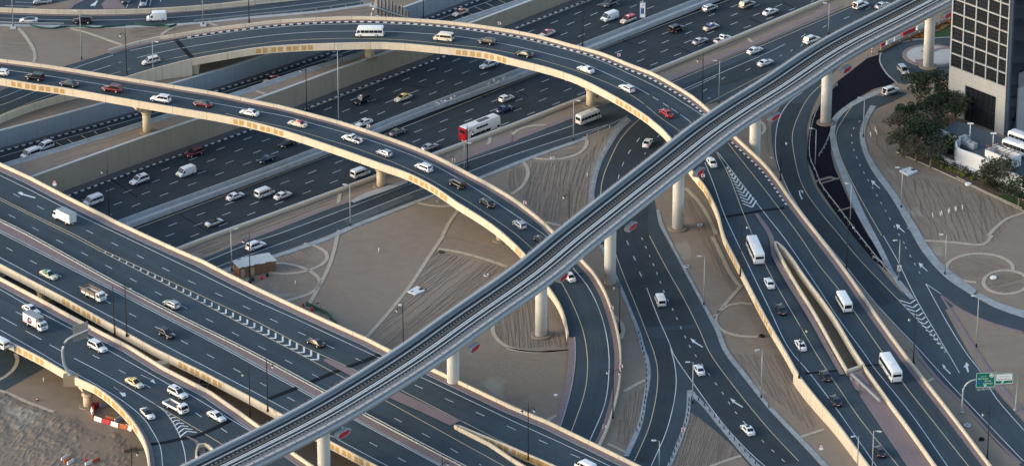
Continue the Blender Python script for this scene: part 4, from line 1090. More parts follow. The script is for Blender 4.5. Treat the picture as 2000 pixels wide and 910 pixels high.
st.box(0, ox0, -.25, .6, 0, TB); st.box(ox1, TW-.9, -.25, .6, 0, TB); st.box(ox0, ox1, -.25, .6, oz1, TB)
st.box(-.25, 0, -.25, TDp, 0, TH)
st.build('stone_base', stone, tower)
op = MB(); op.box(ox0, ox1, .1, .59, 0, oz1); po = op.build('entrance_glass', glass_m, tower)
ml = MB()
for k in range(1, 6): ml.box(ox0+(ox1-ox0)*k/6-.06, ox0+(ox1-ox0)*k/6+.06, .0, .1, 0, oz1)
ml.box(ox0, ox1, .0, .1, 4.5, 4.65); ml.build('mullions', mull, po)
fr = MB()
for k in range(6): fr.box(k*cw-.16 if k else 0, (k*cw+.16 if k < 5 else TW-.9), -.3, .58, TB, TH) if k < 5 else fr.box(TW-.9-.3, TW-.9, -.3, .58, TB, TH)
for r in range(nrow+1):
    for k in range(5):
        a = k*cw + .16; b_ = (k+1)*cw-.16 if k < 4 else TW-1.2
        fr.box(a, b_, -.26, .56, TB+r*rh-.15, TB+r*rh+.15)
fr.build('window_grid', frame_m, tower)
for r in range(nrow):
    for k in range(5):
        a = k*cw+.16; b_ = (k+1)*cw-.16 if k < 4 else TW-1.2; z0, z1 = TB+r*rh+.15, TB+(r+1)*rh-.15
        w = MB().box(a, b_, .05, .5, z0, z1).build('window', glass_m, tower)
        mm = MB()
        for q in (.25,.5,.75): mm.box(a+(b_-a)*q-.035, a+(b_-a)*q+.035, -.01, .049, z0, z1)
        for q in (.33,.66): mm.box(a, b_, -.005, .045, z0+(z1-z0)*q-.035, z0+(z1-z0)*q+.035)
        mm.build('glazing_bars', mull, w)
rs = MB()
rs.box(TW-.88, TW, -.05, TDp, 0, TH)
rs.build('corner_glass', glass_b, tower)
rw = MB()
rw.box(TW, TW+.5, 3.0, 6.0, 0, 16); rw.box(TW, TW+.5, 8.5, 14, 0, 16); rw.box(TW, TW+.5, 3.0, 14, 12, 16)
for y in (5.4, 8.5, 11.6, 14): rw.box(TW, TW+.4, y-.3, y+.3, 16, TH)
for r in range(9): rw.box(TW, TW+.35, 5.7, 13.7, 16+r*3.8-.25, 16+r*3.8+.25)
rw.build('side_stone', stone, tower)

# ------------------------------------------------------------------ raised service yard in front of the tower
yard_w = layer(mat('yard_wall', (.60,.62,.63), .7, noise=.04, scale=.3), 'noise', .3, (.5,.52,.53), .5, .8, .5)
ZY = 3.4
yard = empty('service_yard', (0, 0, 0), 0, 'raised white walled service yard between the trees and the office tower', 'building')
MB().sheet([(p.x, p.y, ZY) for p in W(px("1845,256 1853,244 1868,236 1890,243 1960,271 2010,292 2060,312 2060,375 2000,348 1960,328 1905,300 1868,280"), ZY)]).build('yard_floor', M['asphalt_worn'], yard)
def ywall(P, z0, z1, t=.4, nm='wall', m=None):
    P = catmull(P, 1.5)
    return MB().sweep([Vector((p.x, p.y, 0)) for p in P], [(-t/2, z0), (-t/2, z1), (t/2, z1), (t/2, z0)]).build(nm, m or yard_w, yard)
ZT = 4.6
ywall(W(px("1867,281 1871,289 1880,293 1905,301 1960,328 2000,348 2060,378"), ZT), 0, ZT)
ywall(W(px("1834,252 1850,259 1868,268 1874,277"), ZT), 0, ZT)
ywall(W(px("1812,276 1814,268 1822,259 1834,252"), ZT), 0, ZT)
ywall(W(px("1824,297 1850,309 1880,322 1919,340"), .9), 0, .9, .6, 'low_wall')
ywall(W(px("1869,284 1867,278 1870,272 1876,269"), ZT+.6), ZY, ZT+.6, .3, 'bay_wall')
MB().box(*(lambda c: (c.x-1.5, c.x+1.6, c.y-3.4, c.y-.5))(U(1856, 290, 0)), .0, 3.2).build('opening_shade', mat('dark_opening', (.01,.011,.014), .9), yard)  # near-black box stands in for the shade inside the ramp opening
enc = W(px("1925,292 1972,311 1994,302 1947,284"), ZT+1.6)
for a, b in zip(enc, enc[1:]+enc[:1]):
    MB().sweep([Vector((a.x,a.y,0)), Vector((b.x,b.y,0))], [(-.15,0.0),(-.15,ZT+1.6),(.15,ZT+1.6),(.15,0.0)]).build('enclosure_wall', yard_w, yard)
pg = MB(); wood = mat('pergola_wood', (.16,.075,.04), .8)
for i in range(6):
    a = enc[0].lerp(enc[1], (i+.3)/6); b = enc[3].lerp(enc[2], (i+.3)/6)
    for q in (a, b): pg.tube([q, q+Vector((0,0,1.1))], .08, 6)
    pg.tube([a+Vector((0,0,1.1)), b+Vector((0,0,1.1))], .07, 6)
pg.tube([enc[0]+Vector((0,0,1.1)), enc[1]+Vector((0,0,1.1))], .07, 6)
pg.build('pergola', wood, yard)
au = mat('aircon_grey', (.33,.35,.36), .5)
for i, (x, y, w) in enumerate(((1877,278,1.3), (1885,281,1.6), (1893,285,1.3), (1900,289,1.5), (1885,275,1.2), (1955,296,1.5), (1966,303,1.3), (1948,293,1.2))):
    c = U(x, y, ZY)
    a = MB().box(-w*.6, w*.6, -w*.5, w*.5, 0, 1.3).lathe([(w*.36,1.3),(w*.36,1.4)], n=14, smooth=False).build('cooling_unit', au)
    a.location = (c.x, c.y, ZY); a.rotation_euler = (0, 0, ang)
    if i >= 5: a.location.z = ZY
    tag(a, ['grey cooling unit nearest the curved bay wall of the service yard','large grey cooling unit behind the curved bay of the yard','grey cooling unit in the middle of the row along the yard wall','last grey cooling unit of the row along the yard wall','grey cooling unit set back behind the row in the curved bay','grey cooling unit at the middle of the pergola enclosure','grey cooling unit near the right end of the pergola enclosure','grey cooling unit at the left end of the pergola enclosure'][i], 'cooling unit', 'cooling units in the service yard')

# ------------------------------------------------------------------ sand: kerb rings, paths, drip hoses, mounds
def arc(cx, cy, rx, ry, a0, a1, n=28):
    return [(cx+rx*math.cos(math.radians(a0+(a1-a0)*k/n)), cy-ry*math.sin(math.radians(a0+(a1-a0)*k/n))) for k in range(n+1)]
pw = .85
for r in (q4(500,460,"630,0 600,130 560,250 500,370 440,480 395,560"), q4(500,460,"1450,0 1340,160 1190,390 1020,600 855,785"), q4(500,460,"1405,103 1530,120 1660,150 1800,190 1945,240"),
          q4(500,460,"370,62 470,85 540,130 548,185 510,225 420,265 320,288 200,296 100,285"), q4(500,460,"105,218 200,215 300,230 400,265 470,310 495,350 480,400 440,435 360,470 230,505"),
          q4(1000,230,"80,335 115,380 125,430 110,480 70,540 0,590"), q4(1000,230,"150,310 250,322 330,322 430,310 520,275 570,225 580,180 560,150"),
          q4(1000,230,"0,135 40,100 100,75 180,62 290,58"), q4(1000,230,"260,805 310,818 375,835"), q4(1000,230,"1345,545 1420,620 1480,700 1530,790 1580,900"),
          q4(1000,460,"1550,10 1620,150 1690,290 1760,390"), q4(1000,460,"1780,380 1700,470 1640,540 1590,600 1540,650"), q4(1000,460,"1860,530 1780,520 1690,535 1610,580 1570,640 1590,700 1650,745 1760,775 1900,780"),
          q4(1000,460,"790,620 840,670 860,730 840,800"), q4(1000,460,"-150,690 -140,760 -80,830 0,870 100,890 250,897 440,885"),
          q4(1000,680,"-40,0 60,18 200,30 330,22 450,10"), q4(1000,680,"270,560 320,530 375,505"), q4(1000,680,"860,335 950,285 1030,245"), q4(1000,680,"735,735 800,765 880,805"), q4(1000,680,"1530,912 1660,865 1800,820"),
          q4(1500,680,"240,690 330,660 435,625"), q4(1500,680,"1220,260 1285,232"), q4(1500,460,"1190,38 1420,52 1660,70 1730,0"), q4(1500,230,"1700,915 1760,850 1850,780 1978,735"),
          q4(0,0,"130,205 180,260 230,330 265,400 270,450 262,485"), q4(0,0,"545,225 640,245 760,285 860,320 945,350"), q4(0,0,"1245,275 1300,235 1370,205 1450,190"), q4(0,0,"1590,178 1640,190 1680,203"),
          q4(500,230,"1240,655 1330,675 1430,685 1540,680"), q4(500,230,"1575,700 1500,800 1440,915"), q4(500,230,"1810,150 1800,200 1780,250"), q4(500,230,"648,585 640,640 635,680"), q4(500,230,"640,870 630,915"),
          q4(500,0,"0,705 50,720 90,740"), q4(1000,0,"1825,300 1860,335"), q4(0,680,"120,40 135,80 125,130 90,180 40,220 -20,250"), q4(0,680,"-20,320 60,345 150,385 240,425 310,450 420,490"),
          px("1485,238 1492,244 1494,252 1488,262 1476,266 1466,266"), arc(1913.5,523.5,65,28,-10,265,40)):
    lane('concrete_path', r, pw, 'path', None, .09)
lane('concrete_path', arc(1965, 551, 44, 23, 0, 359, 40), pw, 'path', None, .1)

def hatch(name, poly, d, gap, wig=1.5, curve=0.0, z=.05, w=.06, seed=1, skip=.05, m='hose'):
    """lines of drip hose laid across a sand field"""
    rnd = random.Random(seed); L = math.hypot(*d); d = (d[0]/L, d[1]/L); n = (-d[1], d[0])
    xs = [p[0]*n[0]+p[1]*n[1] for p in poly]; ts = [p[0]*d[0]+p[1]*d[1] for p in poly]
    mbh = MB(); s = min(xs)
    while s < max(xs):
        ph, ph2, am = rnd.random()*6.3, rnd.random()*6.3, wig*(.4+rnd.random())
        t = min(ts)-5; run = []
        runs = []
        while t < max(ts)+5:
            tt = (t-min(ts))/max(1, max(ts)-min(ts))
            o = s + am*math.sin(t*.045+ph) + am*.4*math.sin(t*.16+ph2) + curve*math.sin(tt*math.pi)
            q = (n[0]*o+d[0]*t, n[1]*o+d[1]*t)
            if inside(poly, *q): run.append(q)
            elif run: runs.append(run); run = []
            t += 4
        if run: runs.append(run)
        for r in runs:
            if len(r) > 3 and rnd.random() > skip:
                P = [U(x, y, z) for x, y in r]
                mbh.sweep(P, [(-w/2, -.03), (0, .0), (w/2, -.03)], False)
        s += .8*gap*(.55+rnd.random()*.9)
    if mbh.f: tag(mbh.build(name, M[m]), kind='stuff')
hz = 'drip_hoses'
hatch(hz, q4(1000,230,"150,340 330,335 560,300 640,210 760,80 820,70 690,200 600,420 590,650 480,740 300,830 30,600 130,480"), (-.25,1), 4.2, 2.5, 6, seed=2)
hatch(hz, q4(500,460,"1400,110 1940,245 1180,820 1000,880 870,790 1180,450"), (1,-.78), 4.6, 1.2, seed=3)
hatch(hz, px("1772,345 1800,345 1900,370 1960,390 1995,412 1985,420 1935,480 1800,466 1730,370 1690,300 1695,235 1720,235 1745,290"), (.62,1), 6.5, 5, -14, seed=4, w=.12)
hatch(hz, px("1000,245 1120,200 1250,150 1500,56 1600,14 1615,14 1500,64 1300,140 1100,215 1000,258"), (1,-.385), 2.0, .6, seed=5, w=.09)
hatch(hz, px("360,490 500,433 735,347 890,292 890,305 690,380 500,455 400,497"), (1,-.372), 2.2, .6, seed=6, w=.09)
hatch(hz, q4(1000,680,"1420,430 1500,510 1640,680 1780,820 1560,910 1240,910 1330,640 1380,480"), (.28,-1), 4.0, 1.6, seed=7)
hatch(hz, px("1410,690 1440,690 1490,690 1530,690 1556,730 1600,830 1580,835 1500,770"), (.55,1), 4.6, 2, seed=8)
hatch(hz, q4(1000,680,"900,340 1030,300 1000,480 960,600 880,760 790,720 850,480"), (.15,-1), 3.8, 1.6, seed=9)
hatch(hz, px("1003,560 1040,575 1066,600 1080,640 1105,660 1108,676 1040,682 985,675 968,655 970,620"), (.12,1), 4.0, 1.5, seed=10)
hatch(hz, px("0,62 30,58 48,75 62,98 66,112 0,106"), (1,.03), 4.2, .8, seed=11)
hatch(hz, px("1862,506 1905,500 1950,508 1968,522 1930,533 1905,545 1870,538 1856,522"), (1,.32), 3.6, .8, seed=12)
hatch(hz, px("1935,540 1958,531 1998,536 1998,570 1950,571 1928,560"), (1,-.3), 4, 2, seed=13)
hatch(hz, px("1330,390 1360,385 1420,500 1445,560 1435,575 1395,520 1350,430"), (.5,1), 5.5, 2, seed=14)
hatch(hz, px("545,470 625,462 622,475 600,520 560,530 540,505"), (.6,.5), 3.5, 1, 8, seed=15)
hatch(hz, px("1000,320 1025,330 1030,350 1015,370 1000,378 990,360"), (.1,1), 3.5, 1, 6, seed=16)
hatch(hz, px("1040,308 1115,285 1140,280 1140,295 1110,310 1060,310"), (1,-.2), 3.5, 1.2, seed=17)
hatch(hz, px("1485,225 1508,205 1506,300 1496,300 1488,270"), (.1,1), 3.5, 1.2, seed=18)
hatch(hz, px("300,70 330,62 380,52 390,48 330,55 260,52 250,70 270,78"), (1,-.1), 3.5, .8, seed=19)
hatch(hz, px("560,30 640,22 720,10 735,25 640,33"), (1,-.12), 4, 1.2, seed=20)
hatch(hz, px("870,460 960,480 990,500 965,515 875,490"), (1,.22), 4.5, 1.2, seed=21)
hatch(hz, px("90,300 180,275 280,245 280,255 180,300 100,330"), (1,-.3), 5, 1.5, seed=22)
# churned building sand in the bottom left corner
from mathutils import noise as mnoise
gm = MB(); nx, ny = 190, 170
poly = px("-90,765 20,752 60,775 120,800 165,808 205,838 250,830 275,870 282,940 -90,940")
xs = [U(x, y, 0).x for x, y in poly]; ys = [U(x, y, 0).y for x, y in poly]
for j in range(ny+1):
    for i in range(nx+1):
        x = min(xs)+(max(xs)-min(xs))*i/nx; y = min(ys)+(max(ys)-min(ys))*j/ny
        q = proj((x, y, 0)); ins = inside(poly, *q)
        e = min(min(math.hypot(q[0]-(a[0]+(b[0]-a[0])*t), (q[1]-(a[1]+(b[1]-a[1])*t))*2) for t in (0,.2,.4,.6,.8)) for a, b in zip(poly, poly[1:]+poly[:1]))
        k = min(1, e/45) if ins else 0
        h = mnoise.fractal(Vector((x*.09, y*.07, 3.1)), 1.0, 2.1, 5)*.38 + abs(mnoise.noise(Vector((x*.35+y*.12, y*.5, 1))))*.28 + abs(mnoise.noise(Vector((x*1.1-y*.4, y*.35+x*.3, 5))))*.3
        gm.v.append((x, y, -.25 + k*(max(0, h)+.45)))
for j in range(ny):
    for i in range(nx): gm.face([j*(nx+1)+i, j*(nx+1)+i+1, (j+1)*(nx+1)+i+1, (j+1)*(nx+1)+i], None, 0, True)
structure(gm.build('churned_sand', M['sand_pale']))
def sand_patch(pts, m='sand_pale', z=.006):
    structure(MB().sheet([tuple(p) for p in catmull(W(pts + [pts[0]], z), 3)[:-1]]).build('sand_patch', M[m]))
sand_patch(px("520,545 560,540 585,555 575,575 545,583 520,570"), z=.007)
sand_patch(px("1280,462 1300,470 1340,470 1350,500 1335,530 1310,500"), z=.006)
sand_patch(px("985,690 1040,700 1080,705 1060,740 1010,790 985,780 940,745"), z=.007)
# ------------------------------------------------------------------ trees and planting
LEAF = {}
def leaf_mat(k, c, c2):
    m = mat('leaf_'+k, c, .75, noise=.0, scale=.7, col2=c2, spec=.15)
    LEAF[k] = m
leaf_mat('dark', (.012,.024,.013), (.036,.056,.028)); leaf_mat('olive', (.026,.036,.018), (.068,.072,.042)); leaf_mat('dry', (.045,.042,.028), (.105,.088,.06))
leaf_mat('yellow', (.11,.14,.012), (.24,.24,.03)); leaf_mat('palm', (.030,.065,.030), (.075,.13,.06)); leaf_mat('hedge', (.022,.036,.016), (.05,.065,.03)); leaf_mat('lawn', (.018,.05,.014), (.035,.075,.022)); leaf_mat('flower', (.50,.16,.008), (.12,.07,.01))
bark = mat('bark', (.20,.165,.13), .9, noise=.25, scale=3)
def leaves(mbx, c, r, n, rnd, size=.28, sq=.7):
    for _ in range(n):
        while True:
            v = Vector((rnd.uniform(-1,1), rnd.uniform(-1,1), rnd.uniform(-1,1)))
            if .12 < v.length < 1: break
        v = v.normalized() * v.length**.45
        p = c + Vector((v.x*r, v.y*r, v.z*r*sq))
        a = Vector((rnd.uniform(-1,1), rnd.uniform(-1,1), rnd.uniform(-.3,1))).normalized(); b = a.cross(Vector((rnd.uniform(-1,1), rnd.uniform(-1,1), rnd.uniform(-1,1)))).normalized()
        s1 = size*rnd.uniform(.6,1.5); s2 = s1*rnd.uniform(.4,.8)
        mbx.add([p-a*s1, p+b*s2, p+a*s1, p-b*s2], [(0,1,2,3)])
def tree(base, h, r, kind, label, seed, clumps=12, dens=170, cat='tree', group='trees by the service yard'):
    rnd = random.Random(seed)
    root = empty('broadleaf_tree', base, rnd.uniform(0,6), label, cat, group)
    th = h*.38
    t = MB(); t.tube([(0,0,-.1), (.05,0,th*.5), (.1*rnd.uniform(-1,1),.1,th)], [.24,.18,.15], 8)
    cr = MB(); top = Vector((0,0,th))
    for k in range(clumps):
        a = k*2.4+rnd.uniform(-.4,.4); rr = r*math.sqrt((k+.6)/clumps)*rnd.uniform(.7,1.0)
        c = Vector((math.cos(a)*rr, math.sin(a)*rr, h*.72+rnd.uniform(-.16,.2)*h-(rr/r)**2*h*.14))
        t.tube([top, top.lerp(c, .5)+Vector((0,0,.25)), c], [.1,.06,.02], 5)
        cl = r*rnd.uniform(.2,.46)
        leaves(cr, c, cl, int(dens*.85*(cl/(r*.4))**2), rnd, .20+.03*r/4)
        for _ in range(2):
            q = c + Vector((rnd.uniform(-1,1), rnd.uniform(-1,1), rnd.uniform(-.2,.8)))*cl
            t.tube([c, q], [.03,.012], 4)
    t.build('trunk', bark, root); cr.build('crown', LEAF[kind], root)
for i, (x, y, h, r, kd, cl, dn, lb) in enumerate((
    (1806,200,7.5,4.6,'dark',15,260,'broad dark tree nearest the roundabout, topmost of the grove'), (1830,248,7.5,4.4,'dark',14,230,'dark bushy tree in front of the tower entrance'),
    (1866,240,7.0,4.2,'olive',14,220,'olive green tree against the dark opening of the tower base'), (1848,222,6.5,3.6,'dark',12,220,'dark tree close under the left corner of the tower'),
    (1756,262,5.5,3.2,'dry',11,110,'thin brownish tree at the left end of the grove beside the sand'), (1796,290,7.2,4.2,'dark',14,240,'dense dark green tree behind the white curved wall'),
    (1762,305,6.5,3.4,'olive',12,130,'olive tree with a bare trunk at the left of the planted strip'), (1789,316,5.6,3.0,'dry',11,110,'sparse grey green tree second along the planted strip'),
    (1817,328,5.8,3.0,'olive',11,120,'slim tree in front of the curved white wall end'), (1836,311,6.4,3.4,'dark',13,180,'rounded green tree before the dark garage opening'),
    (1952,366,6.6,3.8,'olive',13,140,'open crowned tree in front of the white enclosure'), (1990,402,6.2,3.8,'dark',13,170,'tree with a pale trunk on the grass patch by the right edge'),
    (1925,358,4.4,2.4,'olive',9,110,'small tree leaning over the hedge left of the enclosure'), (1822,272,5.0,2.8,'dry',10,110,'leafless looking grey tree behind the curved wall top'), (1776,242,5.2,3.0,'dark',11,200,'low dark tree beside the fan palm'))):
    tree(U(x, y, 0), h*1.08, r*1.22, kd, lb, 30+i, int(cl*1.35), dn)
def palm(base, h, label):
    root = empty('palm_tree', base, 0, label, 'palm tree')
    MB().tube([(0,0,-.1),(.05,0,h*.5),(0,.05,h)], [.25,.2,.22], 8).build('trunk', bark, root)
    rnd = random.Random(5); cr = MB()
    for k in range(42):
        a = rnd.uniform(0,6.283); el = rnd.uniform(-.35,1.25); L = rnd.uniform(1.6,2.5)
        d = Vector((math.cos(a)*math.cos(el), math.sin(a)*math.cos(el), math.sin(el))); side = d.cross(Vector((0,0,1))).normalized()
        P = [Vector((0,0,h)) + d*(L*t) - Vector((0,0,.55*t*t*L*.6)) for t in (0,.35,.7,1)]
        for q in range(5):
            sp = (q-2)*.22
            e = P[2] + side*sp*1.6 + d*(.5-abs(sp)) - Vector((0,0,.12*abs(sp)))
            w = side*.07 + Vector((0,0,.05))
            cr.add([P[1]-w*.4, P[1]+w*.4, e+w*.2, e-w*.2], [(0,1,2,3)])
        cr.add([P[0]-side*.03, P[0]+side*.03, P[1]+side*.04, P[1]-side*.04], [(0,1,2,3)])
    cr.build('crown', LEAF['palm'], root)
palm(U(1783, 245, 0), 3.6, 'pale green fan palm on the sand side of the dark grove')
def bush_row(name, pts, w, h, kind, label, cat, dens=26, seed=1, stuff=False):
    rnd = random.Random(seed); P = path(pts, 0, 1.0, 0, 0); mbb = MB()
    for p in P:
        for _ in range(max(1, int(w/1.0))):
            c = p + Vector((rnd.uniform(-w/2,w/2), rnd.uniform(-w/2,w/2), h*.5))
            leaves(mbb, c, h*rnd.uniform(.5,.75), dens, rnd, .17, .8)
    o = mbb.build(name, LEAF[kind])
    tag(o, label, cat)
    if stuff: tag(o, kind='stuff')
    return o
bush_row('hedge', px("1790,296 1830,313 1870,330 1915,352 1950,370"), 2.6, 1.1, 'hedge', 'long dark hedge below the white yard wall', 'hedge', 34, 2)
bush_row('hedge', px("1925,352 1955,366 2000,388"), 4.0, 1.4, 'hedge', 'thick dark hedge under the trees near the right edge', 'hedge', 34, 3)
for i, (x0, y0, x1, y1) in enumerate(((1822,318,1828,321), (1840,327,1856,335), (1864,337,1878,345), (1884,347,1896,352))):
    bush_row('shrub', [(x0,y0),(x1,y1)], 1.0, .9, 'yellow', ['small yellow green shrub at the upper end of the hedge','bright yellow green shrub clump below the garage opening','bright yellow green shrub clump below the white wall corner','low yellow green shrub at the lower end of the row'][i], 'shrub', 40, 40+i)
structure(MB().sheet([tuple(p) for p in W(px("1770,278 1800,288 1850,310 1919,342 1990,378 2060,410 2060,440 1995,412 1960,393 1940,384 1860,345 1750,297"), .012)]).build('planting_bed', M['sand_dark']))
structure(MB().sheet([tuple(p) for p in W(px("1950,382 1965,380 2000,396 2060,425 2060,440 1996,408"), .03)]).build('lawn', LEAF['lawn']))
for r in ("1750,297 1800,319 1860,346 1940,384 1998,412 2050,438", "1776,287 1830,312 1880,334 1950,368 2000,392", "1868,346 1930,377 1996,407"):
    lane('garden_kerb', px(r), .25, 'path', None, .15)
structure(MB().sheet([tuple(p) for p in W(px("1795,78 1830,62 1862,46 1880,40 1960,35 1960,72 1870,71 1820,74"), .04)]).build('lawn', LEAF['lawn']))
bush_row('flower_bed', px("1782,79 1800,72 1830,58 1862,43 1880,36"), 2.2, .5, 'flower', 'orange flower bed along the roundabout beside the viaduct pier', 'flower bed', 40, 7)

# ------------------------------------------------------------------ guard rails
post_me = MB().box(-.07,.07,-.09,.09,-.1,.75).mesh('guard_post', [M['galv']])
def guard(pts, z, label, a=0, b=0, double=False, step=4.0, S=None):
    P = [S.on(x, y) for x, y in pts] if S else W(pts, z)
    P = catmull(extend(P, a, b), 2)
    root = empty('guard_rail', P[0], 0, label, 'guard rail')
    Q = [p-P[0] for p in P]
    prof = [(-.05,.48),(-.09,.56),(-.02,.64),(-.09,.72),(-.05,.8),(.03,.8),(.06,.64),(.03,.48)]
    MB().sweep(Q, prof).build('beam', M['galv'], root)
    if double: MB().sweep(offset(Q, .75), prof).build('beam', M['galv'], root)
    L = arclen(Q); t = 0; k = 0
    while t < L[-1] and k < 95:
        for i in range(len(Q)-1):
            if t <= L[i+1]:
                p = Q[i].lerp(Q[i+1], (t-L[i])/(L[i+1]-L[i])); d = Q[i+1]-Q[i]
                o = bpy.data.objects.new('post', post_me); COL.objects.link(o); o.parent = root
                o.location = p + (Vector((d.y,-d.x,0)).normalized()*.35 if double else Vector((0,0,0))); o.rotation_euler = (0,0,math.atan2(d.y,d.x)); break
        t += step; k += 1
guard(px("1147,267 1180,253 1205,242 1226,232"), .1, 'steel guard rail beside the service road under the outer flyover')
guard(px("1222,236 1206,248 1186,277 1166,314 1153,362 1150,402"), .1, 'curved steel guard rail on the sand side of the lower road bend')
guard(px("1635,168 1606,200 1590,232 1582,270 1582,312 1594,340 1604,365 1637,409 1675,460 1715,510 1740,540"), .1, 'steel guard rail along the black tar strip of the curving road')
guard(px("1705,505 1720,514 1738,530"), .1, 'short steel guard rail at the tip of the black tar strip', step=2)
guard(px("380,45 430,40 499,32.5 560,27 625,19.5 700,9 749,2"), .1, "steel guard rail along the near edge of the far road", b=12)
guard(px("-20,47.5 60,50 125,51"), .1, 'steel guard rail at the left end of the far road', a=30)
guard([(x, y-1) for x, y in med_up], ZD, 'double steel guard rail on the pink median of the wide bridge', double=True, S=SD, step=4.5)
guard(px("1500,683 1519,740 1528,790"), .1, 'dummy') if False else None
guard(px("1696,160 1660,190 1625,222"), .1, 'dummy') if False else None
guard(px("1600,306 1610,290 1622,262 1626,245"), .1, 'pale steel guard rail ending in the black tar beside the viaduct pier', step=2.5)
guard(px("1628,228 1660,200 1700,178 1740,160"), .1, 'dummy') if False else None
# guard stones along the branch kerbs are bollards: short dark delineator posts
del_me = MB().box(-.1,.1,-.1,.1,0,.75).mesh('marker_post', [mat('marker_dark', (.03,.035,.04), .7)])
def markers(pts, step, label, group):
    P = path(pts, .12, 1.0); L = arclen(P); t = .5; k = 0
    while t < L[-1]:
        for i in range(len(P)-1):
            if t <= L[i+1]:
                o = bpy.data.objects.new('marker_post', del_me); COL.objects.link(o)
                o.location = P[i].lerp(P[i+1], (t-L[i])/(L[i+1]-L[i])); tag(o, label, 'marker post', group); break
        t += step
markers(px("1247,650 1255,684 1262,715 1263,745 1259,790 1252,825 1240,850"), 2.6, 'short dark marker post on the inner kerb of the branch road', 'marker posts on the inner branch kerb')
markers(px("1346,780 1343,812 1333,845 1318,880 1305,910"), 2.4, 'short dark marker post on the outer kerb of the branch road', 'marker posts on the outer branch kerb')
markers(px("1362,780 1385,802 1410,832 1455,882 1480,910"), 2.8, 'short dark marker post on the long kerb right of the sand triangle', 'marker posts on the triangle kerb')

# ------------------------------------------------------------------ lamp posts
glassy = mat('lamp_glass', (.45,.46,.45), .3)
def black_lamp(base, h, side, double=False):
    root = empty('lamp_post', base)
    MB().lathe([(.28,0),(.28,.5),(.2,.7),(.17,1.2),(.13,2.0),(.09,h-1.5),(.05,h-.2),(.02,h)], n=10).build('pole', M['black_metal'], root)
    for sg in ((-1, 1) if double else (side,)):
        z0 = h-2.1
        A = MB(); pts = [Vector((0,0,z0))] + [Vector((sg*(.2+1.1*t), 0, z0+.75*math.sin(t*math.pi*.85))) for t in (.2,.4,.6,.8,1.0)]
        A.tube(pts, .06, 6); A.tube([Vector((sg*.1,0,z0-.4)), Vector((sg*.5,0,z0-.1)), Vector((sg*.75,0,z0+.5))], .035, 5)
        A.build('arm', M['black_metal'], root)
        e = pts[-1]
        ln = MB().lathe([(.05,0),(.30,-.25),(.33,-.3)], (e.x,e.y,e.z), 8).build('lantern', M['black_metal'], root)
        MB().lathe([(.29,-.31),(.2,-.85),(.06,-.95)], (e.x,e.y,e.z), 8).build('lamp_glass', glassy, ln)
    return root
def silver_lamp(base, h, side, double=False, reach=.9):
    root = empty('street_lamp', base)
    MB().lathe([(.13,0),(.12,h*.5),(.075,h)], n=10).build('pole', M['galv'], root)
    MB().lathe([(.19,0),(.19,.7),(.15,.8)], n=10).build('base_sleeve', M['black_metal'], root)
    for sg in ((-1, 1) if double else (side,)):
        a = MB().tube([Vector((0,0,h-.15)), Vector((sg*reach*.5,0,h+.05)), Vector((sg*reach,0,h+.08))], .05, 6).build('arm', M['galv'], root)
        MB().box(min(sg*reach*.8,sg*(reach+.8)), max(sg*reach*.8,sg*(reach+.8)), -.2,.2,h+.0,h+.17).build('lamp_head', M['coping'], a)
    return root
def lamp(kind, bx, by, ty, zb, side, label, double=False, group=None):
    b = U(bx, by, zb); h = (by-ty)/(scale_at(b)*_cp)
    f = black_lamp if kind == 'b' else silver_lamp
    r = f(b, h, side, double); tag(r, label, 'lamp post', group)
    r.rotation_euler = (0, 0, math.radians(random.uniform(-25, 25)))
gb, gs = 'black ornate lamp posts', 'slim silver street lamps'
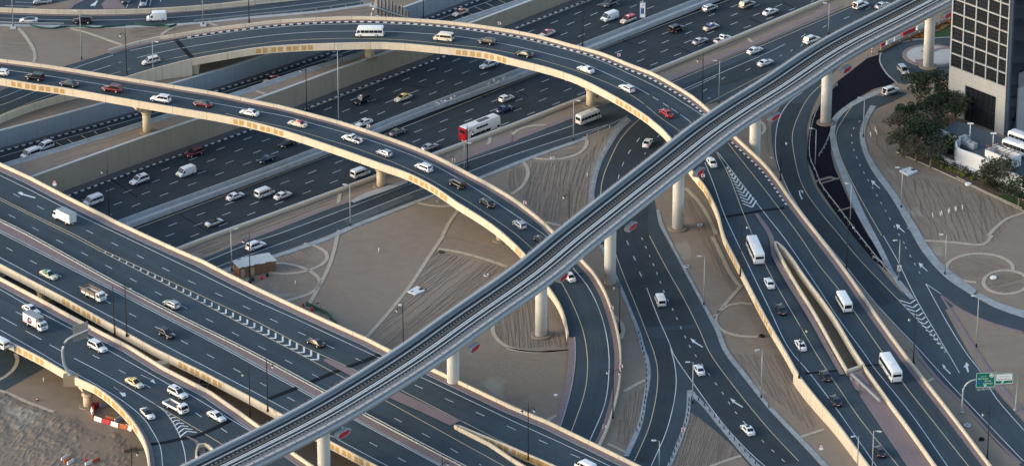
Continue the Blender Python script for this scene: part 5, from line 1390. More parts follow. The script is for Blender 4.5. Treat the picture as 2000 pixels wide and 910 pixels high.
for a in (
 ('s',26,54,-40,0,1,'silver lamp post on a concrete slab by the far road at the left edge'), ('s',159.5,117,26,0,-1,'silver lamp post in the sand in front of the black car on the far road'),
 ('s',397,50,-45,0,1,'silver lamp post on a slab between the far road and the outer flyover'), ('s',300,157,83,0,1,'silver lamp post standing in front of the silver minivan on the ramp'),
 ('s',662,265,92,-5.2,1,'tall silver post with two heads rising from the motorway median', True), ('s',684.5,441,362,0.1,-1,'silver lamp post at the kerb between the service road and the open sand'),
 ('s',1120,275,197,.1,1,'silver lamp post beside the white bus on the service road'), ('s',1404,202,121,0,-1,'silver lamp post in front of the viaduct where the service road widens'),
 ('s',1618,68,10,0,-1,'silver lamp post by the service road near the top of the picture'), ('s',1686,268,193,0,-1,'silver lamp post on the pale kerb at the bend of the right hand road'),
 ('s',1592,327,254,0,-1,'silver lamp post standing in the black tar by the thin viaduct pier'), ('s',1660.5,435,361,0,-1,'silver lamp post at the edge of the black tar strip, halfway down'),
 ('s',1760,406,329,0,-1,'silver lamp post beside the white slab on the right hand sand'), ('s',1755,548,469,0,-1,'silver lamp post with a small traffic sign at the pale road nose'),
 ('s',1845.5,536,460,0,-1,'silver lamp post beside the two linked kerb rings on the right'), ('s',1907,677,579,0,-1,'silver lamp post in the sand triangle below the exit road'),
 ('s',1374.6,596,500,0,-1,'silver lamp post on the sand between the lower road and the split flyover'), ('s',1486.6,777,681,0,-1,'silver lamp post on the right kerb of the lower road near the bottom'),
 ('s',1352.6,787,706,0,-1,'silver lamp post at the fork beside the white car'), ('s',1287,935,859,0,-1,'silver lamp post at the bottom edge between the two branch roads'),
 ('s',1674,935,849,2.2,-1,'left of the two silver lamp posts by the bottom of the split flyover'), ('s',1703,935,839,2.2,1,'right of the two silver lamp posts by the bottom of the split flyover'),
 ('s',453,529,449,0,1,'silver lamp post left of the wooden sheds'), ('s',907,335,280,0,1,'thin silver lamp post right behind the inner flyover by the red bus'), ('s',728,12,-60,0,1,'silver lamp post on a slab left of the large sign back'),
 ('b',248,153,57,1,-1,'black ornate lamp post at the foot of the outer flyover ramp'), ('b',486.6,45,-60,0,1,'black lamp post in front of the far road at the top'),
 ('b',599,217,124,-5.4,-1,'black ornate lamp post at the foot of the ribbed beige retaining wall'), ('b',827,40,-60,-4,1,'black lamp post against the blue wall behind the outer flyover'),
 ('b',1138,92,-50,-3.8,1,'black lamp post on the motorway median beyond the outer flyover'), ('b',1371.6,205,104,0,-1,'black ornate lamp post behind the outer flyover near the viaduct'),
 ('b',213.6,425,321,-6.3,-1,'black ornate lamp post on the motorway beside the white van'), ('b',913,328,245,0,1,'black ornate lamp post in front of the red and white bus'),
 ('b',1111,480,370,0,-1,'black ornate lamp post in the rippled sand behind the viaduct'), ('b',1524,352,262,0,1,'black ornate lamp post left of the curving road'),
 ('b',1653,529,425,0,1,'black ornate lamp post beside the beige wall of the split flyover'), ('b',1784,710,604,0,-1,'black ornate lamp post near the chevron markings on the right'),
 ('b',1928,897,789,0,-1,'black ornate lamp post below the green road sign'), ('b',1446,539,425,4.4,1,'black lamp post on the left parapet of the split flyover, by the white bus'),
 ('b',1561,738,627,3.6,1,'black ornate lamp post on the left parapet beside the white car'), ('b',1210,648,543,0,-1,'black ornate lamp post in the sand right of the loop flyover'),
 ('b',1197,816,708,.9,-1,'double armed black lamp post on the low wall where the loop flyover lands', True), ('b',1031.6,897,782,6.9,1,'double armed black lamp post on the wide bridge gap parapet', True),
 ('b',788,715,586,0,-1,'black ornate lamp post in the sand behind the viaduct by the diagonal path'), ('b',523,803,695,6.9,1,'black lamp post on the near parapet of the wide bridge, close to the viaduct'),
 ('b',489,830,711,2,-1,'black lamp post in the gap left of the viaduct'), ('b',224,662,556,4,-1,'left of the two black lamp posts beside the stake truck'),
 ('b',247.7,657,546,6.4,1,'right of the two black lamp posts beside the stake truck, on the parapet'), ('b',489,553,453,0,-1,'black ornate lamp post in front of the wooden sheds'),
 ('b',261,1000,864,0,1,'black lamp post at the bottom left below the bend of the ramp bridge'), ('b',864,960,888,6.1,1,'black ornate lamp post on the median at the bottom edge')):
    lamp(*a[:7], double=(len(a) > 7), group=gb if a[0] == 'b' else gs)
# yard lamps
for x, y, t, lb in ((1894, 275, 243, 'white lamp post left of two in the service yard'), (1939, 291, 262, 'white lamp post right of two, by the parked buses')):
    b = U(x, y, ZY); r = empty('yard_lamp', b, 0, lb, 'lamp post', 'white lamp posts in the service yard'); h = (y-t)/(scale_at(b)*_cp)
    MB().lathe([(.11,0),(.08,h)], n=8).build('pole', M['signwhite'], r)
    MB().box(-.7,.7,-.22,.22,h,h+.22).build('lamp_head', M['signwhite'], r)
# ------------------------------------------------------------------ vehicles
def paintmat(k, c, rough=.28, metal=0.0):
    M['car_'+k] = mat('car_'+k, c, rough, metal, coat=.6, spec=.5)
for k, c in (('white',(.74,.75,.75)), ('pearl',(.66,.63,.57)), ('silver',(.42,.44,.46)), ('grey',(.16,.165,.17)), ('black',(.009,.009,.011)), ('dark',(.028,.032,.038)),
             ('maroon',(.13,.008,.014)), ('red',(.36,.010,.014)), ('blue',(.02,.045,.14)), ('navy',(.012,.02,.04)), ('beige',(.36,.32,.26)), ('cream',(.66,.60,.50)),
             ('orange',(.60,.17,.02)), ('taxired',(.55,.02,.015)), ('taxiyellow',(.68,.42,.01)), ('taxigreen',(.01,.22,.14)), ('taxiblue',(.03,.07,.30)), ('brown',(.10,.07,.05))):
    paintmat(k, c, .25, .5 if k in ('silver','grey') else 0.0)
M['glass'] = mat('car_glass', (.010,.013,.016), .06, spec=.7)
M['tyre'] = mat('tyre', (.012,.012,.013), .9)
M['rim'] = mat('rim', (.42,.43,.44), .35, .7)
M['head'] = mat('headlight', (.72,.74,.74), .15, spec=.6)
M['tail'] = mat('tail_light', (.42,.012,.012), .25, spec=.5)
M['trim'] = mat('black_trim', (.015,.015,.016), .6)
M['plate'] = mat('number_plate', (.7,.7,.66), .5)
M['grey_plastic'] = mat('grey_plastic', (.10,.105,.11), .6)
M['cargo'] = mat('cargo_bed', (.12,.12,.125), .7)
M['stake'] = mat('stake_wood', (.20,.15,.12), .85, noise=.2, scale=2)
M['box'] = mat('box_panel', (.72,.70,.68), .5, noise=.03, scale=2)

def bevel_mesh(me, w, seg=2, angle=.5):
    bm = bmesh.new(); bm.from_mesh(me)
    bmesh.ops.remove_doubles(bm, verts=bm.verts, dist=1e-4)
    bmesh.ops.recalc_face_normals(bm, faces=bm.faces)
    ed = [e for e in bm.edges if len(e.link_faces) == 2 and e.calc_face_angle(0) > angle]
    bmesh.ops.bevel(bm, geom=ed, offset=w, segments=seg, affect='EDGES', profile=.6, clamp_overlap=True)
    for f in bm.faces: f.smooth = True
    bm.to_mesh(me); bm.free(); return me
def wheel_parts(root, xs, half, r, w=.22, dual=False):
    for x in xs:
        for sg in (1, -1):
            wm = MB().lathe([(r*.6,-w/2),(r*.97,-w/2),(r,-w*.3),(r,w*.3),(r*.97,w/2),(r*.6,w/2)], n=18, axis='Y').build('wheel', M['tyre'], root, (x, sg*(half-w*.42), r))
            MB().lathe([(r*.62,-.01),(r*.62,.02),(r*.2,.035)], n=14, axis='Y').build('rim', M['rim'], wm, (0, 0, 0)).location = (0, sg*w/2, 0)
            if sg < 0: wm.children[0].scale = (1,-1,1)
def loft_body(st, zb=.24):
    """stations (x, top z, half width, tuck) -> closed smooth lower body"""
    mbb = MB(); m = 11
    for x, zt, w, tk in st:
        hs = [(0,zb+.02),(w*.80,zb),(w*.95,zb+.10),(w,zb+(zt-zb)*.45),(w*.985,zb+(zt-zb)*.72),(w*(1-tk),zt-.03)]
        ring = hs + [(0,zt+.025)] + [(-a,b) for a, b in reversed(hs[1:])]
        mbb.v += [(x,a,b) for a, b in ring]
    m = 12
    for i in range(len(st)-1):
        for k in range(m):
            mbb.face([i*m+k, i*m+(k+1)%m, (i+1)*m+(k+1)%m, (i+1)*m+k], None, 0, True)
    mbb.face(list(reversed(range(m))), None, 0, True); mbb.face([(len(st)-1)*m+k for k in range(m)], None, 0, True)
    return mbb
def quad_panel(P, n, t=.018, inset=0.0):
    """thin glass panel on a planar quad, standing just proud of it"""
    c = sum(P, Vector())/4
    Q = [p + (c-p)*inset for p in P]
    o = [q + n*.006 for q in Q]; u = [q + n*(.006+t) for q in Q]
    return MB().add(o+u, [(3,2,1,0),(4,5,6,7),(0,1,5,4),(1,2,6,5),(2,3,7,6),(3,0,4,7)])
def lerp4(P, u0, u1, v0, v1):
    """sub quad of P (a bottom-left, b bottom-right, c top-right, d top-left)"""
    def at(u, v): return P[0].lerp(P[1], u).lerp(P[3].lerp(P[2], u), v)
    return [at(u0,v0), at(u1,v0), at(u1,v1), at(u0,v1)]
def nrm(P, out):
    n = (P[1]-P[0]).cross(P[3]-P[0]).normalized()
    return n if n.dot(out) > 0 else -n
def car(name, L, Wd, H, kind):
    """kind: sedan, suv, hatch, mpv, pickup, boxy"""
    root = empty(name, (0,0,0)); w = Wd/2; hl = L/2
    hood = {'sedan':.92,'hatch':.95,'mpv':1.0,'suv':1.10,'boxy':1.16,'pickup':1.08}[kind]; zb = .22 if kind in ('sedan','hatch','mpv') else .36
    if kind == 'sedan':
        st = [(-hl,.62,w*.78,.12),(-hl+.07,.93,w*.88,.12),(-hl+.55,1.0,w*.96,.09),(-hl+1.2,.98,w,.06),(-.2,.94,w,.06),(hl-1.75,.93,w,.07),(hl-1.15,.88,w*.98,.1),(hl-.45,.78,w*.93,.13),(hl-.10,.66,w*.84,.14),(hl,.50,w*.74,.14)]
        gx = (-hl+.55, -hl+1.4, hl-2.25, hl-1.22); zbelt = .92
    elif kind in ('hatch','mpv'):
        st = [(-hl,.60,w*.85,.1),(-hl+.06,.98,w*.92,.08),(-hl+.5,1.0,w*.98,.06),(0,.97,w,.05),(hl-1.4,.96,w,.07),(hl-.9,.90,w*.98,.1),(hl-.35,.78,w*.92,.13),(hl-.08,.62,w*.82,.14),(hl,.48,w*.72,.14)]
        gx = (-hl+.08, -hl+.5, hl-2.1 if kind == 'hatch' else hl-1.9, hl-1.05); zbelt = .97
    elif kind == 'pickup':
        st = [(-hl,.62,w*.95,.04),(-hl+.05,.62,w*.96,.04),(-.55,.62,w,.04),(-.5,1.08,w,.06),(hl-1.6,1.08,w,.07),(hl-1.1,1.04,w*.98,.1),(hl-.3,.94,w*.94,.13),(hl-.06,.74,w*.86,.12),(hl,.55,w*.8,.12)]
        gx = (-.52, -.38, hl-2.3, hl-1.45); zbelt = 1.07
    else:
        b = .04 if kind == 'boxy' else .10
        st = [(-hl,.66,w*.90,.06),(-hl+.06,1.08,w*.95,.05),(-hl+.6,hood,w,.04),(0,hood,w,.04),(hl-1.5,hood-.02,w,.05),(hl-1.0,hood-.05,w*.99,.07),(hl-.25,hood-.06-b,w*.95,.10),(hl-.05,.86 if kind=='boxy' else .80,w*.88,.10),(hl,.58,w*.8,.12)]
        gx = (-hl+.10, -hl+.26 if kind == 'boxy' else -hl+.42, hl-2.05 if kind == 'boxy' else hl-2.2, hl-1.55 if kind == 'boxy' else hl-1.25); zbelt = hood-.02
    bmb = loft_body(st, zb)
    # greenhouse
    x0, x1, x2, x3 = gx; wb = w*.95; wt = w*(.76 if kind == 'sedan' else .80 if kind != 'boxy' else .88); zr = H-.05
    B = [Vector((x0,-wb,zbelt)), Vector((x3,-wb*.98,zbelt)), Vector((x3,wb*.98,zbelt)), Vector((x0,wb,zbelt))]
    T = [Vector((x1,-wt,zr)), Vector((x2,-wt,zr)), Vector((x2,wt,zr)), Vector((x1,wt,zr))]
    gmb = MB().add(B+T, [(3,2,1,0),(4,5,6,7),(0,1,5,4),(1,2,6,5),(2,3,7,6),(3,0,4,7)])
    me = bevel_mesh(gmb.mesh('tmp', []), .05, 2)
    rf = MB(); rf.v += [tuple(v.co) for v in me.vertices]
    for p in me.polygons: rf.face(list(p.vertices), None, 0, True)
    bpy.data.meshes.remove(me)
    body = bmb.build('body', M['car_white'], root); body.material_slots[0].link = 'OBJECT'
    if kind == 'pickup':
        bed = MB(); bx0, bx1 = -hl+.04, -.58
        bed.box(bx0,bx1,-w*.97,-w*.86,.63,1.05); bed.box(bx0,bx1,w*.86,w*.97,.63,1.05); bed.box(bx0,bx0+.09,-w*.86,w*.86,.63,1.05)
        o = bed.build('cargo_sides', M['car_white'], root); o.material_slots[0].link = 'OBJECT'
        MB().box(bx0+.1,bx1,-w*.85,w*.85,.63,.68).build('cargo_floor', M['trim'], root)
    # roof skin
    e = .015
    rf.add([(x1+e,-wt+e,zr+.004),(x2-e,-wt+e,zr+.004),(x2-e,wt-e,zr+.004),(x1+e,wt-e,zr+.004),(x1+2*e,-wt+2.4*e,zr+.05),(x2-3*e,-wt+2.4*e,zr+.05),(x2-3*e,wt-2.4*e,zr+.05),(x1+2*e,wt-2.4*e,zr+.05)],
           [(4,5,6,7),(0,1,5,4),(1,2,6,5),(2,3,7,6),(3,0,4,7)])
    r = rf.build('roof', M['car_white'], root); r.material_slots[0].link = 'OBJECT'
    # glass
    F_ = [B[1],B[2],T[2],T[1]]; Rr = [B[3],B[0],T[0],T[3]]
    P = lerp4(F_,.07,.93,.06,.93); quad_panel(P, nrm(P, Vector((1,0,.4)))).build('windscreen', M['glass'], root)
    P = lerp4(Rr,.09,.91,.12 if kind=='sedan' else .22,.90); quad_panel(P, nrm(P, Vector((-1,0,.2)))).build('rear_window', M['glass'], root)
    cuts = [(.10 if kind == 'sedan' else .04,.33),(.35,.63),(.65,.90)] if kind in ('suv','boxy','mpv') else ([(.13,.47),(.50,.87)] if kind != 'pickup' else [(.06,.45),(.49,.90)])
    for sg, SQ in ((-1,[B[0],B[1],T[1],T[0]]), (1,[B[3],B[2],T[2],T[3]])):
        for a, b in cuts:
            P = lerp4(SQ, a, b, .10, .86); quad_panel(P, nrm(P, Vector((0,sg,.2)))).build('side_window', M['glass'], root)
    rw = .33 if kind in ('sedan','hatch','mpv') else .39
    xf, xr = hl-.92, -hl+.98 if kind != 'hatch' else -hl+.75
    wheel_parts(root, (xf, xr), w, rw)
    ar = MB()
    for x in (xf, xr):
        for sg in (1,-1): ar.lathe([(rw*1.18,-.02),(rw*1.18,.012)], (x, sg*(w*.975), rw*1.02), 16, axis='Y', smooth=False)
    ar.build('wheel_arches', M['trim'], root)
    zl = hood-.28
    for sg in (1,-1):
        MB().add([(hl-.14,sg*w*.88,zl-.06),(hl-.02,sg*w*.52,zl-.08),(hl-.04,sg*w*.52,zl+.07),(hl-.36,sg*w*.94,zl+.09),(hl-.3,sg*w*.80,zl+.10)],[(0,1,2,4,3)]).build('headlight', M['head'], root)
        zt_ = (.74 if kind in ('sedan','hatch','mpv') else .86)
        MB().box(-hl-.012,-hl+.16,min(sg*w*.52,sg*w*.90),max(sg*w*.52,sg*w*.90),zt_,zt_+(.15 if kind=='sedan' else .26)).build('tail_light', M['tail'], root)
        MB().box(gx[3]-.30,gx[3]-.12,min(sg*w*.98,sg*(w+.17)),max(sg*w*.98,sg*(w+.17)),zbelt-.02,zbelt+.12).build('wing_mirror', M['trim'], root)
    MB().box(hl-.06,hl+.012,-w*.42,w*.42,zl-.13,zl+.02).build('grille', M['trim'], root)
    MB().box(-hl-.022,-hl+.05,-.26,.26,.60,.71).build('number_plate', M['plate'], root)
    if kind in ('suv','boxy'):
        rb = MB()
        for sg in (1,-1): rb.box(x1+.2,x2-.1,sg*wt*.88-.025,sg*wt*.88+.025,zr+.02,zr+.10)
        rb.build('roof_rails', M['grey_plastic'], root)
    if kind == 'boxy':
        MB().lathe([(.18,-.12),(.36,-.11),(.37,0),(.36,.10),(.18,.11)], (-hl-.08,0,1.05), 18, axis='X').build('spare_wheel', M['trim'], root)
    root['h'] = H
    return root
def prism(prof, w, taper=None):
    """side profile (x,z) carried across the width; taper(z)->scale of half width"""
    mbp = MB(); n = len(prof)
    for sg in (-1, 1):
        for x, z in prof: mbp.v.append((x, sg*w*(taper(z) if taper else 1), z))
    mbp.face(list(range(n))); mbp.face(list(reversed(range(n, 2*n))))
    for k in range(n): mbp.face([k, n+k, n+(k+1)%n, (k+1)%n])
    return mbp
def van(name, L, Wd, H, kind):
    """kind: van, panel, minibus, bus, decker"""
    root = empty(name, (0,0,0)); w = Wd/2; hl = L/2
    zb = .28 if kind in ('van','panel') else .36
    if kind in ('van','panel'):
        prof = [(-hl,zb),(-hl,1.0),(-hl+.10,H-.22),(-hl+.28,H),(hl-1.62,H),(hl-1.45,H-.05),(hl-.62,1.12),(hl-.08,.88),(hl,.6),(hl,zb)]
        ws = [(hl-1.40,H-.12),(hl-.66,1.17)]
    elif kind == 'minibus':
        prof = [(-hl,zb),(-hl,1.5),(-hl+.10,H-.2),(-hl+.3,H),(hl-.9,H),(hl-.62,H-.10),(hl-.20,1.22),(hl-.02,.9),(hl,.6),(hl,zb)]
        ws = [(hl-.58,H-.22),(hl-.22,1.26)]
    else:
        prof = [(-hl,zb),(-hl,H-.25),(-hl+.2,H),(hl-.45,H),(hl-.2,H-.15),(hl-.02,1.3),(hl,.9),(hl,zb)]
        ws = [(hl-.17,H-.35),(hl-.04,1.35)]
    tp = lambda z: 1 - .085*max(0, (z-1.0))/(H-1.0)
    me = bevel_mesh(prism(prof, w, tp).mesh('body', [M['car_white']]), .09 if kind != 'decker' else .06, 2)
    body = bpy.data.objects.new('body', me); COL.objects.link(body); body.parent = root; body.material_slots[0].link = 'OBJECT'
    (xa, za), (xb_, zb_) = ws
    P = [Vector((xb_,-w*.86,zb_)), Vector((xb_,w*.86,zb_)), Vector((xa,w*.80,za)), Vector((xa,-w*.80,za))]
    quad_panel(P, nrm(P, Vector((1,0,.3))), .02).build('windscreen', M['glass'], root)
    zr0 = {'van':1.15,'panel':1.2,'minibus':1.35,'bus':1.7,'decker':1.6}[kind]; zr1 = min(H-.28, zr0+(.62 if kind in('van','panel') else .75 if kind == 'minibus' else .9))
    P = [Vector((-hl+.012*0,w*.78,zr0)), Vector((-hl,-w*.78,zr0)), Vector((-hl+.06,-w*.74,zr1)), Vector((-hl+.06,w*.74,zr1))]
    if kind != 'panel' or True:
        for p in P: p.x -= .012
        quad_panel(P, Vector((-1,0,.08)).normalized(), .02).build('rear_window', M['glass'], root)
    z0 = {'van':1.12,'panel':1.12,'minibus':1.25,'bus':1.45,'decker':1.25}[kind]; z1 = {'van':1.68,'panel':1.62,'minibus':1.95,'bus':2.35,'decker':1.9}[kind]
    z1 = min(z1, H-.3)
    def row(x0, x1, n, za_, zb2, gap=.08):
        for sg in (-1, 1):
            for k in range(n):
                a, b = x0+(x1-x0)*k/n+gap/2, x0+(x1-x0)*(k+1)/n-gap/2
                P = [Vector((a,sg*w*tp(za_),za_)), Vector((b,sg*w*tp(za_),za_)), Vector((b,sg*w*tp(zb2),zb2)), Vector((a,sg*w*tp(zb2),zb2))]
                quad_panel(P, nrm(P, Vector((0,sg,.05))), .018).build('side_window', M['glass'], root)
    if kind == 'van': row(-hl+.22, hl-1.78, 3, z0, z1, .05)
    elif kind == 'minibus': row(-hl+.25, hl-1.35, 5, z0, z1)
    elif kind == 'bus': row(-hl+.35, hl-1.2, 7, z0, z1)
    elif kind == 'decker': row(-hl+1.6, hl-3.4, 4, z0, z1); row(-2.2, 1.6, 4, 2.8, 3.3)
    # cab side windows
    zc0, zc1 = (1.14, min(H-.32, 1.66)) if kind in ('van','panel') else (z0, z1)
    xc0, xc1 = (hl-1.62, hl-.92) if kind in ('van','panel') else (hl-1.2, hl-.45)
    for sg in (-1, 1):
        P = [Vector((xc0,sg*w*tp(zc0),zc0)), Vector((xc1,sg*w*tp(zc0),zc0)), Vector((xc1-(.36 if kind in ('van','panel') else .12),sg*w*tp(zc1),zc1)), Vector((xc0,sg*w*tp(zc1),zc1))]
        quad_panel(P, nrm(P, Vector((0,sg,.05))), .018).build('side_window', M['glass'], root)
        MB().box(hl-.02,hl+.015,min(sg*w*.55,sg*w*.9),max(sg*w*.55,sg*w*.9),.68,.90).build('headlight', M['head'], root)
        MB().box(-hl-.02,-hl+.04,min(sg*w*.78,sg*w*.94),max(sg*w*.78,sg*w*.94),.75,1.15).build('tail_light', M['tail'], root)
        MB().box(hl-.95 if kind in ('van','panel') else hl-.3,hl-.80 if kind in ('van','panel') else hl-.15,min(sg*w,sg*(w+.2)),max(sg*w,sg*(w+.2)),zc0+.05,zc0+.35).build('wing_mirror', M['trim'], root)
    MB().box(hl-.01,hl+.012,-w*.5,w*.5,.62,.84).build('grille', M['trim'], root)
    MB().box(hl-.12,hl+.05,-w*.96,w*.96,.34,.54).build('front_bumper', M['grey_plastic'], root)
    MB().box(-hl-.05,-hl+.1,-w*.96,w*.96,.38,.56).build('rear_bumper', M['grey_plastic'], root)
    MB().box(-hl-.065,-hl-.03,-.26,.26,.6,.71).build('number_plate', M['plate'], root)
    rw = .34 if kind in ('van','panel') else .42 if kind == 'minibus' else .5
    xs = (hl-.95, -hl+1.15) if kind in ('van','panel') else (hl-1.15, -hl+1.75) if kind == 'minibus' else (hl-2.0, -hl+2.6)
    wheel_parts(root, xs, w, rw, .26)
    if kind == 'decker':
        MB().box(-.8,2.6,-.55,.55,H,H+.16).build('roof_unit', M['grey_plastic'], root)
        for sg in (1,-1): MB().box(-hl+1.2,hl-1.2,sg*(w+.004)-.012,sg*(w+.004)+.012,.8,1.15).build('side_band', M['car_grey'], root)
    if kind == 'bus':
        MB().box(-1.6,.2,-.45,.45,H-.01,H+.10).build('roof_unit', M['box'], root)
    root['h'] = H
    return root
def truck(name, kind):
    root = empty(name, (0,0,0)); L, w = 6.4, 1.02; hl = L/2
    cabp = [(hl-1.55,.55),(hl-1.55,2.15),(hl-1.35,2.25),(hl-.55,2.22),(hl-.40,2.12),(hl-.06,1.35),(hl,.95),(hl,.55)]
    me = bevel_mesh(prism(cabp, w*.96, lambda z: 1-.05*max(0,z-1.2)).mesh('cab', [M['car_white']]), .07, 2)
    cab = bpy.data.objects.new('cab', me); COL.objects.link(cab); cab.parent = root; cab.material_slots[0].link = 'OBJECT'
    P = [Vector((hl-.08,-w*.82,1.40)), Vector((hl-.08,w*.82,1.40)), Vector((hl-.37,w*.80,2.05)), Vector((hl-.37,-w*.80,2.05))]
    quad_panel(P, nrm(P, Vector((1,0,.3))), .02).build('windscreen', M['glass'], cab)
    for sg in (1,-1):
        P = [Vector((hl-1.2,sg*w*.95,1.35)), Vector((hl-.35,sg*w*.95,1.35)), Vector((hl-.55,sg*w*.925,2.0)), Vector((hl-1.2,sg*w*.925,2.0))]
        quad_panel(P, nrm(P, Vector((0,sg,.05))), .02).build('side_window', M['glass'], cab)
        MB().box(hl-.02,hl+.02,min(sg*w*.55,sg*w*.88),max(sg*w*.55,sg*w*.88),.72,.92).build('headlight', M['head'], cab)
        MB().box(hl-.35,hl-.2,min(sg*w,sg*(w+.22)),max(sg*w,sg*(w+.22)),1.4,1.85).build('wing_mirror', M['trim'], cab)
        MB().box(-hl-.02,-hl+.03,min(sg*w*.65,sg*w*.92),max(sg*w*.65,sg*w*.92),.62,.78).build('tail_light', M['tail'], root)
    MB().box(hl-.02,hl+.015,-w*.45,w*.45,.95,1.15).build('grille', M['trim'], cab)
    MB().box(hl-.05,hl+.06,-w*.95,w*.95,.42,.66).build('bumper', M['grey_plastic'], cab)
    ch = MB(); ch.box(-hl+.1,hl-1.5,-.42,-.28,.5,.72); ch.box(-hl+.1,hl-1.5,.28,.42,.5,.72)
    ch.box(-.6,.3,-w*.85,-.45,.42,.8); ch.box(-.6,.3,.45,w*.85,.42,.8); ch.build('chassis', M['trim'], root)
    wheel_parts(root, (hl-.85, -hl+1.5), w*.93, .40, .26)
    bx0, bx1 = -hl, hl-1.68
    if kind == 'box':
        bb = MB().box(bx0,bx1,-w*1.03,w*1.03,.86,3.05); me = bevel_mesh(bb.mesh('cargo_box', [M['box']]), .04, 1)
        cb = bpy.data.objects.new('cargo_box', me); COL.objects.link(cb); cb.parent = root
        for f in me.polygons: f.use_smooth = False
        MB().box(hl-1.72,hl-1.05,-.55,.55,2.35,2.85).build('chiller_unit', M['grey_plastic'], root)
        d = MB()
        for y in (-.52,.52): d.box(bx0-.03,bx0-.002,y-.46,y+.46,.98,2.94)
        d.build('rear_doors', mat('door_grey', (.58,.585,.58), .5), cb)
        tr = MB(); 
        for z in (.86, 3.0): tr.box(bx0-.02,bx1+.02,-w*1.05,w*1.05,z,z+.07)
        tr.build('edge_trim', M['galv'], cb)
    else:
        MB().box(bx0,bx1,-w*1.02,w*1.02,.82,.92).build('load_floor', M['cargo'], root)
        hh = 1.35 if kind == 'flat' else 1.45
        sd = MB(); sd.box(bx0,bx1,-w*1.04,-w*.99,.80,hh); sd.box(bx0,bx1,w*.99,w*1.04,.80,hh); sd.box(bx0-.05,bx0,-w*1.04,w*1.04,.80,hh)
        sd.build('drop_sides', M['box'] , root)
        hb = MB(); hb.box(bx1-.08,bx1,-w*1.02,w*1.02,.85,1.5)
        for y in (-.95,-.47,0,.47,.95): hb.box(bx1-.07,bx1-.01,y-.03,y+.03,1.5,2.1)
        hb.box(bx1-.07,bx1-.01,-w,w,2.05,2.12); hb.build('headboard', M['box'] if kind == 'flat' else M['stake'], root)
        if kind == 'stake':
            s_ = MB()
            for z in (1.25,1.5,1.75,2.0):
                for y in (-w*1.06, w*1.06): s_.box(bx0,bx1,y-.025,y+.025,z,z+.17)
                s_.box(bx0-.08,bx0-.03,-w*1.05,w*1.05,z,z+.17)
            for x in (bx0,bx0+1.5,bx0+3,bx1):
                for y in (-w*1.1,w*1.1): s_.box(x-.04,x+.04,y-.03,y+.03,.85,2.6 if x in (bx0+1.5,) else 2.2)
            s_.build('stake_sides', M['stake'], root)
    MB().box(-hl-.03,-hl+.0,-.26,.26,.52,.63).build('number_plate', M['plate'], root)
    root['h'] = 3.0 if kind == 'box' else 2.2
    return root

PROTO = {
 'sedan': lambda: car('sedan_car', 4.85, 1.84, 1.46, 'sedan'), 'coupe': lambda: car('coupe_car', 4.7, 1.86, 1.36, 'sedan'), 'suv': lambda: car('suv', 5.0, 1.97, 1.92, 'suv'), 'crossover': lambda: car('crossover', 4.55, 1.86, 1.66, 'suv'),
 'boxy': lambda: car('boxy_suv', 4.7, 1.90, 1.95, 'boxy'), 'hatch': lambda: car('hatchback', 4.25, 1.78, 1.5, 'hatch'), 'mpv': lambda: car('minivan_car', 4.75, 1.86, 1.68, 'mpv'),
 'pickup': lambda: car('pickup_truck', 5.3, 1.88, 1.8, 'pickup'), 'van': lambda: van('passenger_van', 5.0, 1.9, 2.1, 'van'), 'panel': lambda: van('panel_van', 5.0, 1.92, 2.15, 'panel'),
 'tallvan': lambda: van('panel_van', 5.2, 1.9, 2.4, 'panel'), 'minibus': lambda: van('minibus', 7.1, 2.1, 2.65, 'minibus'), 'bus': lambda: van('bus', 9.6, 2.45, 3.05, 'bus'), 'decker': lambda: van('double_decker_bus', 11.6, 2.5, 4.1, 'decker'),
 'box': lambda: truck('box_truck', 'box'), 'flat': lambda: truck('flatbed_truck', 'flat'), 'stake': lambda: truck('stake_truck', 'stake')}
_proto = {}
CATS = {'sedan':'car','coupe':'car','suv':'car','crossover':'car','boxy':'car','hatch':'car','mpv':'car','pickup':'pickup truck','van':'van','panel':'van','tallvan':'van','minibus':'minibus','bus':'bus','decker':'bus','box':'truck','flat':'truck','stake':'truck'}
PAINTED = ('body', 'roof', 'cab', 'cargo_sides')
def base(n): return n.split('.')[0]
def place(kind, S, x, y, d, colour, label, roof=None, group=None):
    if kind not in _proto:
        r = PROTO[kind](); _proto[kind] = r
    else: r = copy_tree(_proto[kind])
    h = r['h']
    g = U(x, y, 0); sc = scale_at(g)
    yy = y + .5*h*_cp*sc
    p = S.on(x, yy); q = S.on(x+d[0], yy+d[1])
    f = q-p; yaw = math.atan2(f.y, f.x)
    slope = math.asin(max(-.12, min(.12, f.z/max(.1, f.length))))
    r.location = (p.x, p.y, p.z+.01); r.rotation_euler = (0, -slope, yaw)
    for c in r.children:
        b = base(c.name)
        if b in PAINTED and c.material_slots and c.material_slots[0].link == 'OBJECT':
            c.material_slots[0].material = M['car_'+(roof if (b == 'roof' and roof) else colour)]
    tag(r, label, CATS[kind], group)
    return r
def taxi_sign(r):
    t = r['h']
    MB().box(-.05,.2,-.35,.35,t+.0,t+.16).build('roof_sign', M['signwhite'], r)

